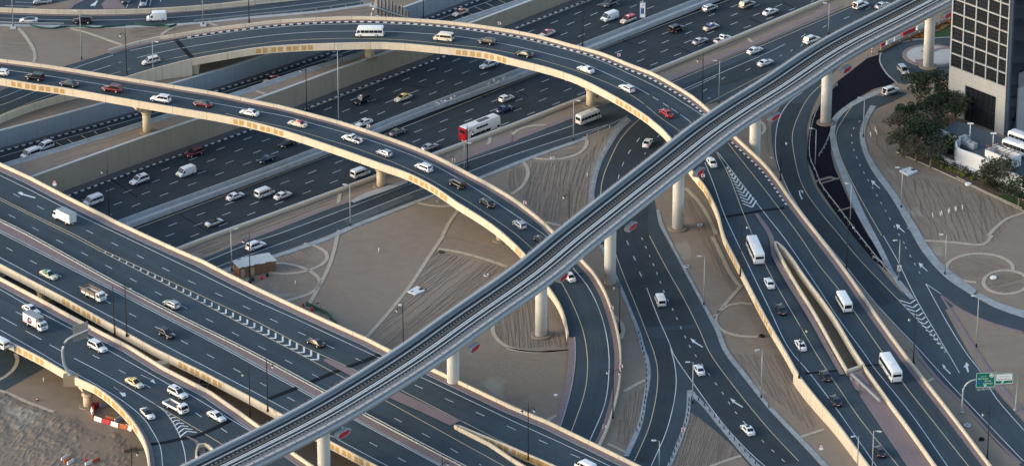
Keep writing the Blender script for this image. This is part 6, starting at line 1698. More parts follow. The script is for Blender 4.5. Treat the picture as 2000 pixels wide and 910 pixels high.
HWd, HWu = (-10, 3.7), (10, -3.9)      # motorway: towards the lower left, towards the upper right
AL = (-10, -.3)
g_fr, g_b, g_c, g_mf, g_mn, g_d, g_r, g_s = ('vehicles on the far road','vehicles on the outer flyover','vehicles on the inner flyover','vehicles on the far motorway carriageway','vehicles on the near motorway carriageway','vehicles on the wide bridge','vehicles on the ramp bridge','vehicles on the service road')
V = [
 ('coupe',SA,56,39,(-10,.1),'white','white car with a black roof at the left end of the far road','black',g_fr),
 ('suv',SA,161.5,39,(-10,-.1),'black','black off road car on the far road behind the thin lamp post',None,g_fr),
 ('tallvan',SA,306,32,(-10,.4),'white','white high roofed panel van on the far road',None,g_fr),
 ('sedan',CP,83,2,(-10,.5),'silver','silver sedan on the street above the road wall at the top left',None,None),
 ('sedan',CP,244,-2,(.5,6),'dark','dark car at the top edge parked beside the pink pavement',None,None),
 ('sedan',CP,281,3,(-1.5,7),'silver','silver car parked between white bay lines at the top left',None,None),
 ('mpv',SBf,295,118,(-10,2.4),'pearl','champagne minivan coming down the outer flyover ramp',None,g_b),
 ('minibus',SBf,723,62,(-10,.0),'white','white minibus on the outer flyover',None,g_b),
 ('van',SBf,867,72,(-10,-1.1),'cream','cream passenger van following the minibus on the outer flyover',None,g_b),
 ('crossover',SBf,951,80.5,(-10,-1.6),'black','black crossover behind the passenger van on the outer flyover',None,g_b),
 ('coupe',SBf,1025,105,(-10,-2.4),'black','low black car on the outer flyover after the black crossover',None,g_b),
 ('sedan',SBf,1144,135,(-10,-4.0),'white','white sedan on the outer flyover above the pier',None,g_b),
 ('crossover',SBf,1224,172,(-10,-5.2),'white','white crossover on the outer flyover between the white sedan and the red car',None,g_b),
 ('sedan',SBf,1301,220,(-10,-7.5),'red','red sedan on the outer flyover next to the viaduct',None,g_b),
 ('hatch',SCf,1,141,(-10,-1.2),'white','white hatchback cut by the left edge on the inner flyover',None,g_c),
 ('boxy',SCf,68,149.5,(-10,-1.3),'black','big black off road car on the inner flyover near the left edge',None,g_c),
 ('sedan',SCf,135,163,(-10,-1.4),'dark','charcoal sedan on the inner flyover behind the big black car',None,g_c),
 ('suv',SCf,219,172,(-10,-1.5),'maroon','dark red off road car on the inner flyover',None,g_c),
 ('suv',SCf,314,192,(-10,-1.6),'white','white off road car with a spare wheel above the left pier of the inner flyover',None,g_c),
 ('sedan',SCf,396,202,(-10,-1.8),'maroon','dark red sedan with a black roof on the inner flyover','black',g_c),
 ('sedan',SCf,487,219.5,(-10,-2.1),'white','white sedan on the inner flyover ahead of the red roofed taxi',None,g_c),
 ('sedan',SCf,581,241,(-10,-2.6),'cream','cream taxi with a red roof on the inner flyover','taxired',g_c),
 ('pickup',SCf,687.5,270,(-10,-3.2),'white','white double cab pickup on the inner flyover',None,g_c),
 ('hatch',SCf,750,298,(-10,-3.9),'silver','silver hatchback on the inner flyover behind the pickup',None,g_c),
 ('mpv',SCf,827,325.5,(-10,-4.4),'white','white minivan on the inner flyover',None,g_c),
 ('boxy',SCf,892.5,357.5,(-10,-5.2),'black','boxy black off road car with a spare wheel on the inner flyover',None,g_c),
 ('sedan',SCf,951,395,(-10,-6.2),'black','black sedan on the inner flyover going down towards the viaduct',None,g_c),
 ('hatch',SCf,1014,437,(-10,-7.6),'silver','silver hatchback on the inner flyover nearest the viaduct',None,g_c),
 ('sedan',SCf,1110,537,(-7,-8),'white','white car half hidden under the viaduct on the loop',None,g_c),
 ('sedan',SCf,1056,468,(-9,-8),'black','black car just showing above the far edge of the viaduct',None,g_c),
 ('sedan',SB,899,24,(-10,4.0),'cream','cream taxi with an orange roof in the sunken slip road at the top','orange',None),
 ('sedan',SB,652,114,(-10,4.0),'black','black car in the shade of the sunken slip road under the outer flyover',None,None),
 ('sedan',SB,530,155,(-10,4.0),'cream','cream taxi with a red roof behind the sunken slip road parapet','taxired',None),
 ('suv',SB,87,285,(-10,3.7),'white','white off road car on the sunken slip road at the left',None,None),
 ('van',SB,60,299,(-10,3.7),'white','white roof of a van showing behind the sunken road parapet',None,None),
 ('boxy',HW,706,194.5,HWd,'black','black off road car on the far carriageway beside the yellow roofed taxi',None,g_mf),
 ('sedan',HW,787,190,HWd,'cream','cream taxi with a yellow roof on the motorway','taxiyellow',g_mf),
 ('pickup',HW,955,125,HWd,'white','white pickup on the far carriageway coming out from under the outer flyover',None,g_mf),
 ('sedan',HW,711,239,HWd,'white','white sedan on the far carriageway just behind the inner flyover',None,g_mf),
 ('suv',HW,1191,5,HWd,'grey','grey off road car on the far carriageway at the top edge',None,g_mf),
 ('panel',HW,1191,32,HWd,'white','white panel van on the far carriageway near the advertising post',None,g_mf),
 ('mpv',HW,1227,37,HWd,'cream','cream taxi minivan with a red roof beside the advertising post','taxired',g_mf),
 ('sedan',HW,1068,65,HWd,'cream','cream taxi with a red roof half hidden by the outer flyover','taxired',g_mf),
 ('suv',HW,272,350,HWd,'white','white off road car with a black sunroof on the far carriageway','white',g_mf),
 ('panel',HW,363.5,334,HWd,'white','white delivery van on the far carriageway ahead of the dark red car',None,g_mf),
 ('suv',HW,379,297,HWd,'maroon','dark red off road car close to the beige retaining wall',None,g_mf),
 ('van',HW,182,390,HWd,'white','white passenger van on the motorway right behind the wide bridge',None,g_mf),
 ('sedan',HW,561,279,HWd,'black','black sedan on the far carriageway just in front of the inner flyover',None,g_mf),
 ('coupe',HW,519.5,310,HWd,'navy','dark blue sedan beside the median barrier on the far carriageway',None,g_mf),
 ('sedan',HW,460,382,HWu,'white','white sedan on the near carriageway left of the white van',None,g_mn),
 ('coupe',HW,418.5,433,HWu,'white','white car with a black glass roof nearest the wide bridge','black',g_mn),
 ('van',HW,517,374.5,HWu,'white','white passenger van on the near carriageway between two white sedans',None,g_mn),
 ('sedan',HW,553,380.5,HWu,'white','white sedan on the near carriageway right of the white van',None,g_mn),
 ('van',HW,703.5,336,HWu,'white','white passenger van on the near carriageway in front of the inner flyover pier',None,g_mn),
 ('sedan',HW,777,257,HWu,'grey','dark grey sedan on the near carriageway behind the inner flyover',None,g_mn),
 ('sedan',HW,840,286,HWu,'silver','silver sedan on the near carriageway behind the inner flyover',None,g_mn),
 ('hatch',HW,989.5,191,HWu,'white','white hatchback on the near carriageway above the blue car',None,g_mn),
 ('sedan',HW,985.5,212,HWu,'blue','blue sedan on the near carriageway beside the red and white bus',None,g_mn),
 ('decker',HW,938,251,HWu,'white','long white double decker bus with a red back on the motorway',None,g_mn),
 ('sedan',HW,1389,52,HWu,'cream','cream taxi with a blue roof on the near carriageway','taxiblue',g_mn),
 ('boxy',HW,1321.5,55,HWu,'black','black off road car on the near carriageway near the advertising post',None,g_mn),
 ('mpv',HW,1387,15,HWu,'silver','silver minivan beside the median near the top edge',None,g_mn),
 ('suv',HW,1459.5,7.5,HWu,'beige','beige off road car at the top edge of the near carriageway',None,g_mn),
 ('sedan',HW,1368,79.5,HWu,'silver','silver sedan beside the white pickup on the near carriageway',None,g_mn),
 ('pickup',HW,1411.5,75,HWu,'white','white double cab pickup next to the near motorway wall',None,g_mn),
 ('sedan',HW,1505,22.5,HWu,'white','white sedan on the near carriageway, upper right of the pickup',None,g_mn),
 ('sedan',SF,1474.5,98,HWu,'white','white sedan on the edge line of the service road',None,g_s),
 ('coupe',SF,1495,122,HWu,'white','white car with black windows on the service road close to the viaduct',None,g_s),
 ('minibus',SF,1149,228,HWu,'pearl','white minibus on the service road under the outer flyover',None,g_s),
 ('boxy',SF,1681,9,HWu,'white','white off road car with a spare wheel on the service road at the top',None,g_s),
 ('sedan',SF,1724,10,HWu,'silver','silver car cut off by the far edge of the viaduct at the top',None,g_s),
 ('suv',SF,1585.5,76.5,HWu,'white','white estate off road car on the service road beside the viaduct',None,g_s),
 ('suv',SF,500,478,HWu,'white','white off road car on the service road above the wooden sheds',None,g_s),
 ('mpv',Surf(MB().sheet([tuple(p) for p in W(px('1600,260 1960,260 1960,40 1600,40'), .07)]), .07),1764,136,(5,5),'silver','silver minivan leaving the roundabout',None,None),
 ('boxy',SR,1740,176,(10,-3.4),'white','white off road car with a spare wheel heading to the roundabout',None,None),
 ('sedan',SG,1265,277.5,(5,-8),'white','white sedan on the lower road passing under the outer flyover',None,None),
 ('van',SG,1289.5,584,(-4.2,-10),'white','white passenger van on the lower road right of the viaduct pier',None,None),
 ('sedan',SG,1365,720,(-5,-8),'white','white sedan at the fork of the lower road',None,None),
 ('sedan',SG,1460,837,(-7.5,-8),'white','white sedan with a sunroof on the lower road near the bottom',None,None),
 ('sedan',SBf,1389,315,(-5.5,-9),'white','white sedan on the split flyover just clear of the viaduct',None,None),
 ('bus',SBf,1475,488,(-4.4,-10),'white','white bus on the left leg of the split flyover',None,None),
 ('sedan',SBf,1502,551,(-5,-10),'white','white sedan right behind the bus on the left leg of the split flyover',None,None),
 ('sedan',SBf,1525,602,(-5,-10),'black','black sedan between two white cars on the left leg',None,None),
 ('sedan',SBf,1563,672,(-6,-10),'white','white sedan with a sunroof beside the left parapet lamp post',None,None),
 ('sedan',SBf,1612,731.5,(-6,-10),'black','black sedan braking on the dark joint of the left leg',None,None),
 ('sedan',SBf,1631.5,780,(-6,-10),'black','black sedan beside the pink island',None,None),
 ('sedan',SBf,1717.5,879,(-6.5,-10),'black','black sedan at the bottom right between two silver lamp posts',None,None),
 ('minibus',SBf,1648,588,(-5.8,-10),'white','white minibus on the right leg of the split flyover',None,None),
 ('bus',SBf,1739,717,(-6.4,-10),'white','long white bus on the right leg of the split flyover',None,None),
 ('box',SD,126,422,(-10,-5),'white','white box truck on the far lanes of the wide bridge',None,g_d),
 ('crossover',SD,335,593,(-10,-5),'silver','silver crossover beside the pink median of the wide bridge',None,g_d),
 ('sedan',SD,616,667,(-10,-4.6),'black','black sedan beside the chevron markings of the wide bridge',None,g_d),
 ('van',SD,1144,909,(-10,-5),'white','white roof of a vehicle at the bottom edge of the wide bridge',None,g_d),
 ('sedan',SD,95.5,535.5,(10,5),'cream','cream taxi with a green roof on the near lanes of the wide bridge','taxigreen',g_d),
 ('stake',SD,184,574,(10,5),'white','white stake sided truck on the near lanes of the wide bridge',None,g_d),
 ('crossover',SD,325,650,(10,5),'black','black crossover on the near lanes of the wide bridge',None,g_d),
 ('sedan',S2,61,603,(10,5.3),'white','white sedan half hidden behind the picture sided truck',None,g_r),
 ('box',S2,70,628,(10,5.3),'white','white box truck with a picture on its side on the ramp bridge',None,g_r),
 ('suv',S2,191,675,(10,5.3),'white','white off road car beyond the back of the mast sign',None,g_r),
 ('van',S2,0,668,(-10,-5),'white','white van cut by the left edge of the ramp bridge',None,g_r),
 ('sedan',S2,263,746,(10,5.3),'cream','cream taxi with a yellow roof on the ramp bridge','taxiyellow',g_r),
 ('suv',S2,347.5,765,(10,5.3),'white','white off road car with black roof panels beside the flatbed truck',None,g_r),
 ('flat',S2,344,792,(10,5.3),'white','white flatbed truck on the ramp bridge',None,g_r),
 ('coupe',S2,288.5,806,(8,8),'white','white car with a black roof taking the bend of the ramp bridge','black',g_r),
 ('sedan',S2,423,811,(10,5.6),'white','white sedan nearest the dark joint on the ramp bridge',None,g_r),
 ('flat',GS,397,752,(-2,6),'brown','dark brown truck parked in the gap between the two bridges',None,None),
]
TX = []
for kind, S, x, y, d, col, lb, rf, gp_ in V:
    r = place(kind, S, x, y, d, col, lb, rf, gp_)
    if 'taxi' in lb: taxi_sign(r)
    if kind == 'decker':
        hl = 5.8
        MB().box(-hl-.05,-hl+.32,-1.265,1.265,.4,4.0).build('red_back', M['car_red'], r)
        MB().box(-hl-.075,-hl-.05,-.95,.95,2.6,3.4).build('rear_glass', M['glass'], r)
    if 'picture' in lb and kind == 'box':
        hl = 3.2
        for sg in (1,-1):
            pb = MB(); y0 = sg*1.02*1.03
            def pic(pts, m, e): 
                return pb.add([(a, y0+sg*e, b) for a, b in pts] + [(a, y0+sg*(e+.006), b) for a, b in pts], [tuple(range(len(pts)-1,-1,-1)), tuple(range(len(pts),2*len(pts)))], m)
            pic([(-2.9,1.0),(-1.0,1.0),(-.9,1.5),(-2.9,1.35)], 0, .008); pic([(-1.4,1.2),(-.2,1.1),(.1,1.9),(-.4,2.6),(-1.2,2.5),(-1.6,1.8)], 1, .012); pic([(-.9,1.7),(-.3,1.7),(-.3,2.2),(-.9,2.2)], 2, .02); pic([(.2,.95),(1.1,.95),(1.1,1.15),(.2,1.15)], 0, .014)
            pb.build('side_picture', [mat('pic_pink', (.62,.36,.40), .6), mat('pic_navy', (.05,.06,.14), .6), mat('pic_skin', (.55,.40,.33), .6)], r)
    if 'sunroof' in lb or 'roof panels' in lb:
        t = r['h']; MB().box(-.55,.25,-.42,.42,t-.002,t+.012).build('sunroof', M['glass'], r)

# two buses parked in the yard
YS = Surf(MB().sheet([tuple(p) for p in W(px("1800,220 2100,220 2100,400 1800,400"), ZY)]), ZY)
place('bus', YS, 1992, 291, (-10,-3.6), 'white', 'white bus parked in the yard next to the pergola enclosure', None, 'buses parked in the service yard')
place('bus', YS, 2003, 275, (-10,-3.6), 'white', 'white bus parked in the yard close to the tower', None, 'buses parked in the service yard')
# ------------------------------------------------------------------ signs, barriers, sheds and small things
green = mat('sign_green', (.0,.16,.105), .5)
def font(txt, size, parent, loc, m=None, rot=(math.pi/2,0,0), name='lettering', align='CENTER'):
    cu = bpy.data.curves.new(name, 'FONT'); cu.body = txt; cu.size = size; cu.align_x = align; cu.extrude = .004
    tmp = bpy.data.objects.new(name, cu); COL.objects.link(tmp)
    dg = bpy.context.evaluated_depsgraph_get(); me = bpy.data.meshes.new_from_object(tmp.evaluated_get(dg))
    bpy.data.objects.remove(tmp)
    me.materials.clear(); me.materials.append(m or M['signwhite'])
    o = bpy.data.objects.new(name, me); COL.objects.link(o); o.parent = parent; o.location = loc; o.rotation_euler = rot
    return o
# the overhead direction sign on the right (local x along the board, -y towards the camera)
b0, b1 = U(1879, 806, 0), U(1985, 795, 0)
def hgt(base, ty, by): return (by-ty)/(scale_at(base)*_cp)
yaw = math.radians(6)
gan = empty('sign_gantry', b0, yaw, 'green overhead direction sign with white lettering on a curved steel mast', 'road sign')
s_ = scale_at(b0)
X = lambda xpx: (xpx-1879)/s_
Z = lambda ypx: (806-ypx)/(s_*_cp)
mst = MB(); mst.tube(catmull([Vector(q) for q in [(0,0,0),(0,0,Z(770)),(X(1880),0,Z(757)),(X(1887),0,Z(748)),(X(1897),0,Z(742.5)),(X(1912),0,Z(741)),(X(1974),0,Z(733)),(X(1981),0,Z(737)),(X(1985.5),0,Z(746)),(X(1986),0,Z(760)),(X(1984.5),.1,.2)]], .4), .2, 10)
mst.lathe([(.5,0),(.5,.25),(.3,.45)], n=14); mst.lathe([(.45,0),(.45,.25),(.28,.4)], (X(1984.5),.1,0), 14)
mst.build('mast', M['galv'], gan)
def board(x0, x1, z0, z1, nm, m, parent, y=-.35, t=.12):
    return MB().box(X(x0), X(x1), y-t, y, z0, z1).build(nm, m, parent)
def tilt(o): return o
zA0, zA1 = Z(755), Z(727)
bd1 = board(1903, 1939.5, zA0, zA1, 'green_board', green, gan)
bd2 = board(1940.5, 1975, Z(750), Z(730), 'green_board', green, gan, -.36)
for o, x0, x1, z0, z1 in ((bd1,1903,1939.5,zA0,zA1), (bd2,1940.5,1975,Z(750),Z(730))):
    e = MB(); a, b = X(x0), X(x1)
    for q in ((a,b,z0,z0+.07),(a,b,z1-.07,z1)): e.box(q[0],q[1],-.50,-.482,q[2],q[3])
    for q in ((a,a+.07),(b-.07,b)): e.box(q[0],q[1],-.50,-.482,z0+.07,z1-.07)
    e.build('white_border', M['signwhite'], o)
yl = -.485
def ar(s): return s
font("\uFEB0\uFE91 \uFEE2\uFE91" if False else "\uFEF2\uFE91\uFEA9 \uFEAE\uFE91", .50, bd1, (X(1917), yl, Z(734)), name='arabic_lettering')
font("Bur Dubai", .52, bd1, (X(1917), yl, Z(739.5)))
font("\uFE94\uFED7\uFEAD\uFE8E\uFEB8\uFEDF\uFE8D", .50, bd1, (X(1926), yl, Z(744)), name='arabic_lettering')
font("Al Sharjah", .52, bd1, (X(1926), yl, Z(749.3)))
emb = MB().lathe([(.50,0),(.50,.012),(.36,.012),(.36,0)], n=20, axis='Y', smooth=False, cap=False); emb.lathe([(.22,0),(.22,.012)], n=12, axis='Y', smooth=False)
for k in range(4):
    a = k*math.pi/2; emb.add([(math.cos(a)*.2-math.sin(a)*.05,0,math.sin(a)*.2+math.cos(a)*.05),(math.cos(a)*.4-math.sin(a)*.05,0,math.sin(a)*.4+math.cos(a)*.05),(math.cos(a)*.4+math.sin(a)*.05,0,math.sin(a)*.4-math.cos(a)*.05),(math.cos(a)*.2+math.sin(a)*.05,0,math.sin(a)*.2-math.cos(a)*.05)],[(0,1,2,3)])
emb.build('round_emblem', M['signwhite'], bd1, (X(1933), yl-.012, Z(732.5)))
MB().box(X(1906.5),X(1912),yl-.012,yl+.002,Z(748.5),Z(742)).build('blue_badge', mat('badge_blue', (.03,.10,.42), .5), bd1)
def arrow(pts, parent, cx, cz):
    MB().add([(cx+a, yl-.004, cz+b) for a, b in pts]+[(cx+a, yl+.006, cz+b) for a, b in pts], [tuple(range(len(pts))), tuple(range(2*len(pts)-1, len(pts)-1, -1))]).build('arrow', M['signwhite'], parent)
arrow([(-.1,.45),(.1,.45),(.1,.1),(.42,.22),(0,-.25),(-.42,.22),(-.1,.1)], bd1, X(1921), Z(752.5))
wb = MB().box(X(1942.5), X(1973), -.50, -.482, Z(744), Z(731.5)).build('white_panel', M['signwhite'], bd2)
blk = mat('sign_black', (.015,.015,.016), .5)
font("\uFE95\uFE8E\uFEE3\uFEAA\uFEA7 \uFEC9\uFEAD\uFE8E\uFEB7", .46, wb, (X(1957.5), -.505, Z(736.6)), blk, name='arabic_lettering')
font("Service Road", .52, wb, (X(1957.5), -.505, Z(742.4)), blk)
arrow([(-.3,-.28),(-.18,-.38),(.2,.02),(.32,-.12),(.36,.36),(-.12,.28),(.04,.14)], bd2, X(1954), Z(747.2))
font("\uFEDE\uFEA7\uFEAA\uFEE3", .34, bd2, (X(1967), yl-.01, Z(748.6)), name='arabic_lettering')
cw_ = MB()
for k in range(8):
    x = X(1906+k*9.4); cw_.tube([(x,-.3,Z(756)), (x+.25,-1.35,Z(757.5))], .035, 5)
for yy in (-.75,-1.3): cw_.tube([(X(1904),yy,Z(757)),(X(1974),yy,Z(752.5))], .035, 5)
cw_.build('service_walkway', M['galv'], gan)

# mast sign seen from behind, on the ramp bridge
mb0 = Vector((fp.x, fp.y-.7, ZD+1.0))
ms = empty('mast_sign', mb0, 0, 'grey back of a mast sign on a thick curved pole at the ramp bridge parapet', 'road sign')
s2 = scale_at(mb0); q0 = proj(mb0)
X2 = lambda x: (x-q0[0])/s2
Z2 = lambda y: (q0[1]-y)/(s2*_cp)
pm = MB(); pm.lathe([(.55,0),(.55,.2),(.36,.5)], n=14)
pp_ = catmull([Vector(q) for q in ((0,0,0),(X2(127),0,Z2(712)),(X2(124.5),0,Z2(690)),(X2(126.5),0,Z2(676)),(X2(133),.25,Z2(665.5)),(X2(143),.5,Z2(659.5)),(X2(155),.75,Z2(655)),(X2(179),1.2,Z2(646)))], .5)
pm.tube(pp_, [.37-.15*i/(len(pp_)-1) for i in range(len(pp_))], 12)
pm.build('mast', M['galv'], ms)
bkb = MB(); sb = mat('sign_back', (.22,.235,.24), .5, .3)
pA, pB = Vector((X2(144.5),.95,0)), Vector((X2(174.5),1.5,0))
for k in range(7):
    a, b = pA.lerp(pB, k/7+.008), pA.lerp(pB, (k+1)/7-.008)
    za, zb2 = Z2(671.5)+ (k/7)*.9, Z2(641.5)+(k/7)*1.1
    bkb.add([(a.x,a.y,za),(b.x,b.y,za+.1),(b.x,b.y,zb2+.15),(a.x,a.y,zb2),(a.x,a.y+.12,za),(b.x,b.y+.12,za+.1),(b.x,b.y+.12,zb2+.15),(a.x,a.y+.12,zb2)],
            [(0,1,2,3),(7,6,5,4),(0,4,5,1),(1,5,6,2),(2,6,7,3),(3,7,4,0)])
bkb.build('sign_back_panels', sb, ms)
# sign back at the top, behind the outer flyover
sg0 = U(748, 60, 0); sgs = scale_at(sg0)
tb_ = empty('mast_sign', sg0, 0, 'large stepped pinkish sign back behind the top of the outer flyover', 'road sign')
X3 = lambda x: (x-748)/sgs
Z3 = lambda y: (60-y)/(sgs*_cp)
bb = MB(); pk = mat('sign_pink_back', (.55,.44,.37), .6); dk_ = mat('sign_rib', (.03,.028,.03), .7)
tops = [(732.5,-12,29),(739.5,-6,31),(746.5,-2,33),(753.5,3,34),(760.5,7,35),(766.5,15,36),(773,19,37),(780,18,37),(786.5,26,38),(792,29,39)]
rbm = MB()
for i, (x, t, b) in enumerate(tops):
    bb.box(X3(x), X3(x+5.3), .25+i*.25, .37+i*.25, Z3(b+3), Z3(t)); rbm.box(X3(x+5.3), X3(x+6.9), .28+i*.25, .5+i*.25, Z3(b+3), Z3(t+2))
bb.add([(X3(777),2.0,Z3(24)),(X3(783),2.0,Z3(24)),(X3(780),2.0,Z3(14)),(X3(777),2.1,Z3(24)),(X3(783),2.1,Z3(24)),(X3(780),2.1,Z3(14))],[(0,1,2),(5,4,3),(0,3,4,1),(1,4,5,2),(2,5,3,0)])
bb.build('board_panels', pk, tb_); rbm.build('board_ribs', dk_, tb_)
mm_ = MB(); mm_.tube([(X3(727),-.3,0),(X3(726.5),-.3,Z3(26)),(X3(728.5),-.3,Z3(19)),(X3(733),-.3,Z3(16)),(X3(739),-.2,Z3(17)),(X3(760),.6,Z3(27)),(X3(778),1.6,Z3(35)),(X3(795),2.5,Z3(43))], .26, 8)
mm_.build('mast', M['steel'], tb_)
for x, y in ((727, 12), (397, 50), (26, 55)):
    c = U(x, y, 0); o = MB().box(c.x-.75,c.x+.75,c.y-.9,c.y+.9,0,.3).build('lamp_footing', M['coping'])
    tag(o, 'pale concrete footing slab under the silver lamp post %s' % {727:'left of the large sign back',397:'above the outer flyover ramp',26:'at the far left'}[x], 'footing')
# advertising post on the motorway median
ab = U(1255, 48, -2.7)
ap = empty('advertising_post', ab, math.radians(-8), 'tall lit advertising box on a pole standing on the motorway median', 'advertising sign')
sa = scale_at(ab); za = lambda y: (48-y)/(sa*_cp)
MB().lathe([(.2,0),(.16,za(-60))], n=10).build('pole', M['galv'], ap)
bx = MB().box(-.72,.72,-.30,.30,za(35),za(6)).build('display_box', M['galv'], ap)
pn = MB().box(-.66,.66,-.325,-.302,za(34),za(7)).build('poster', mat('poster_pale', (.62,.66,.72), .4), bx)
MB().box(-.5,.35,-.34,-.327,za(28),za(16)).build('poster_blue', mat('poster_blue', (.07,.16,.45), .4), pn)
MB().box(-.05,.3,-.35,-.342,za(25),za(18)).build('poster_dark', blk, pn)
MB().lathe([(.18,-.34),(.18,-.327)], (.1,0,za(11)), 12, axis='Y', smooth=False).build('poster_dot', M['red'], pn)
# chevron and warning signs
def chev(x, y, by, zb, label, flip=1):
    b = U(x, by, zb); h = max(1.2, (by-y)/(scale_at(b)*_cp)); r = empty('chevron_sign', b, 0, label, 'road sign', 'small chevron signs')
    MB().lathe([(.04,0),(.04,h+.4)], n=6).build('post', M['galv'], r)
    p = MB().box(-.38,.38,-.09,-.05,h-.42,h+.42).build('sign_board', M['signwhite'], r)
    f = flip
    MB().add([(f*.3,-.1,h+.4),(f*.0,-.1,h+.4),(-f*.32,-.1,h),(f*.0,-.1,h-.4),(f*.3,-.1,h-.4),(-f*.02,-.1,h)], [(0,1,2,5),(5,2,3,4)]).build('chevron', M['red'], p)
for a in ((975.5,46.5,56,7.9,'small chevron sign on the outer flyover in front of the beige wall'), (1208.5,108,118,8.2,'small chevron sign standing on the outer flyover parapet'), (719.5,248,255,8.8,'small chevron sign behind the inner flyover near the median'),
          (886,313.5,322,6.6,'small chevron sign on the inner flyover parapet by the service road'), (1025,397,405,6.3,'small chevron sign on the inner flyover parapet above the rippled sand'), (1195,602,610,3.1,'small chevron sign on the loop parapet right of the viaduct'),
          (1213,716,724,1.7,'small chevron sign on the low loop wall, middle of three'), (1180,834,842,.9,'small chevron sign on the low loop wall close to the wide bridge'), (1334,838,848,.1,'small chevron sign on the outer kerb of the branch road'),
          (1373,343,352,8.1,'small chevron sign on the split flyover beside the viaduct')):
    chev(*a)
def warn(x, y, by, zb, label, m=None):
    b = U(x, by, zb); h = (by-y)/(scale_at(b)*_cp); r = empty('warning_sign', b, 0, label, 'road sign')
    MB().lathe([(.045,0),(.045,h)], n=6).build('post', M['galv'], r)
    t = MB().add([(-.55,-.06,h),(.55,-.06,h),(0,-.06,h+.95),(-.55,-.1,h),(.55,-.1,h),(0,-.1,h+.95)],[(0,1,2),(5,4,3),(0,3,4,1),(1,4,5,2),(2,5,3,0)]).build('triangle', M['red'], r)
    MB().add([(-.36,-.105,h+.1),(.36,-.105,h+.1),(0,-.105,h+.72),(-.36,-.115,h+.1),(.36,-.115,h+.1),(0,-.115,h+.72)],[(0,1,2),(5,4,3),(0,3,4,1),(1,4,5,2),(2,5,3,0)]).build('triangle_face', M['signwhite'], t)
    MB().box(-.05,.05,-.125,-.117,h+.2,h+.45).build('symbol', blk, t)
    MB().box(-.42,.42,-.1,-.06,h-.62,h-.06).build('plate', M['signwhite'], r)
warn(107, 358, 369, 6.9, 'triangular warning sign on the far parapet of the wide bridge')
warn(1603, 872, 894, 0, 'triangular warning sign in the sand left of the split flyover wall')
b = U(1756, 535, .1)
ts = empty('traffic_sign', b, 0, 'small white and green traffic sign on the lamp post at the pale road nose', 'road sign')
MB().lathe([(.05,0),(.05,2.0)], n=6).build('post', M['galv'], ts)
p = MB().box(-.45,.45,-.28,-.22,.9,2.3).build('sign_board', M['signwhite'], ts)
MB().box(-.34,.34,-.30,-.282,1.55,1.8).build('green_band', green, p); MB().box(-.4,-.1,-.30,-.282,1.15,1.4).build('red_mark', M['red'], p); MB().box(.1,.4,-.30,-.282,1.15,1.4).build('red_mark', M['red'], p)
b = U(1506, 325, 0); ns_ = empty('round_sign', b, 0, 'small round white sign with a red rim beside the split flyover wall', 'road sign')
MB().lathe([(.05,0),(.05,2.1)], n=6).build('post', M['galv'], ns_)
d_ = MB().lathe([(.45,-.1),(.45,-.05)], (0,0,2.3), 18, axis='Y', smooth=False).build('red_rim', M['red'], ns_); MB().lathe([(.33,-.12),(.33,-.101)], (0,0,2.3), 18, axis='Y', smooth=False).build('white_face', M['signwhite'], d_)
# banner on the ramp bridge parapet
bnp = R2N[min(range(len(R2N)), key=lambda i: (R2N[i]-U(23, 669, 6.9)).length)]
bn = empty('banner', bnp, math.atan2(*(lambda d: (d.y, d.x))(U(31,672,6.9)-U(17,664,6.9))), 'small white and blue banner hung on the ramp bridge parapet', 'banner')
MB().box(-.8,.8,-.55,-.47,-1.45,-.15).build('cloth', mat('banner_blue', (.06,.16,.38), .6), bn); MB().box(-.68,.68,-.58,-.552,-1.3,-.3).build('white_print', M['signwhite'], bn)

# plastic road barriers
def wbarrier(x, y, dx, dy, colour, label, z=0, L=2.0, H=1.0, group='plastic road barriers'):
    p, q = U(x, y, z), U(x+dx, y+dy, z); r = math.atan2((q-p).y, (q-p).x)
    prof = [(-.28,0),(-.28,.22),(-.14,.5),(-.12,H-.08),(-.07,H),(.07,H),(.12,H-.08),(.14,.5),(.28,.22),(.28,0)]
    m = MB().sweep([Vector((-L/2,0,0)), Vector((-L/6,0,0)), Vector((L/6,0,0)), Vector((L/2,0,0))], prof)
    for k in (-.3,0,.3): m.box(k*L-.12,k*L+.12,-.30,-.13,.28,.42)
    o = m.build('road_barrier', colour); o.location = p; o.rotation_euler = (0,0,r)
    return tag(o, label, 'barrier', group)
PO = mat('plastic_orange', (.42,.11,.035), .5); PR = mat('plastic_red', (.45,.03,.04), .5); PW = mat('plastic_white', (.66,.68,.68), .5)
for x, y, dx, dy, c, lb in ((187,797,6,-5,PR,'red barrier topmost in the ring under the ramp bridge'), (180.5,806,3,8,PW,'white barrier at the upper left of the ring under the ramp bridge'), (181.5,816,.5,8,PO,'orange barrier at the left corner of the ring'),
    (192,822,9,3,PW,'white barrier at the lower left of the ring under the ramp bridge'), (208,826.5,9,2.6,PR,'red barrier in the front row of the ring under the ramp bridge'), (224.5,832,9,3,PW,'white barrier in the front row beside the red one'), (241,836,9,2.6,PO,'orange barrier at the right end of the front row'),
    (214,821,9,2,PO,'orange barrier behind the front row of the ring'), (231,822,9,-4,PW,'white barrier standing askew behind the front row'), (252,838.5,6,3,PW,'white barrier against the ramp bridge at the end of the ring'), (203,794,9,-2,M['galv'],'grey barrier at the top of the ring beside the pier'),
    (126,898,8,-5,PW,'white barrier leftmost of the stack at the bottom left'), (131,903,8,-5,PO,'orange barrier in the middle of the stack at the bottom left'), (138,906,8,-5,PW,'white barrier at the front of the stack at the bottom left'), (174,908,9,-4,PW,'white barrier right of the stack at the bottom edge'), (188,903,9,-4,PO,'orange barrier at the right end at the bottom edge')):
    wbarrier(x, y, dx, dy, c, lb)
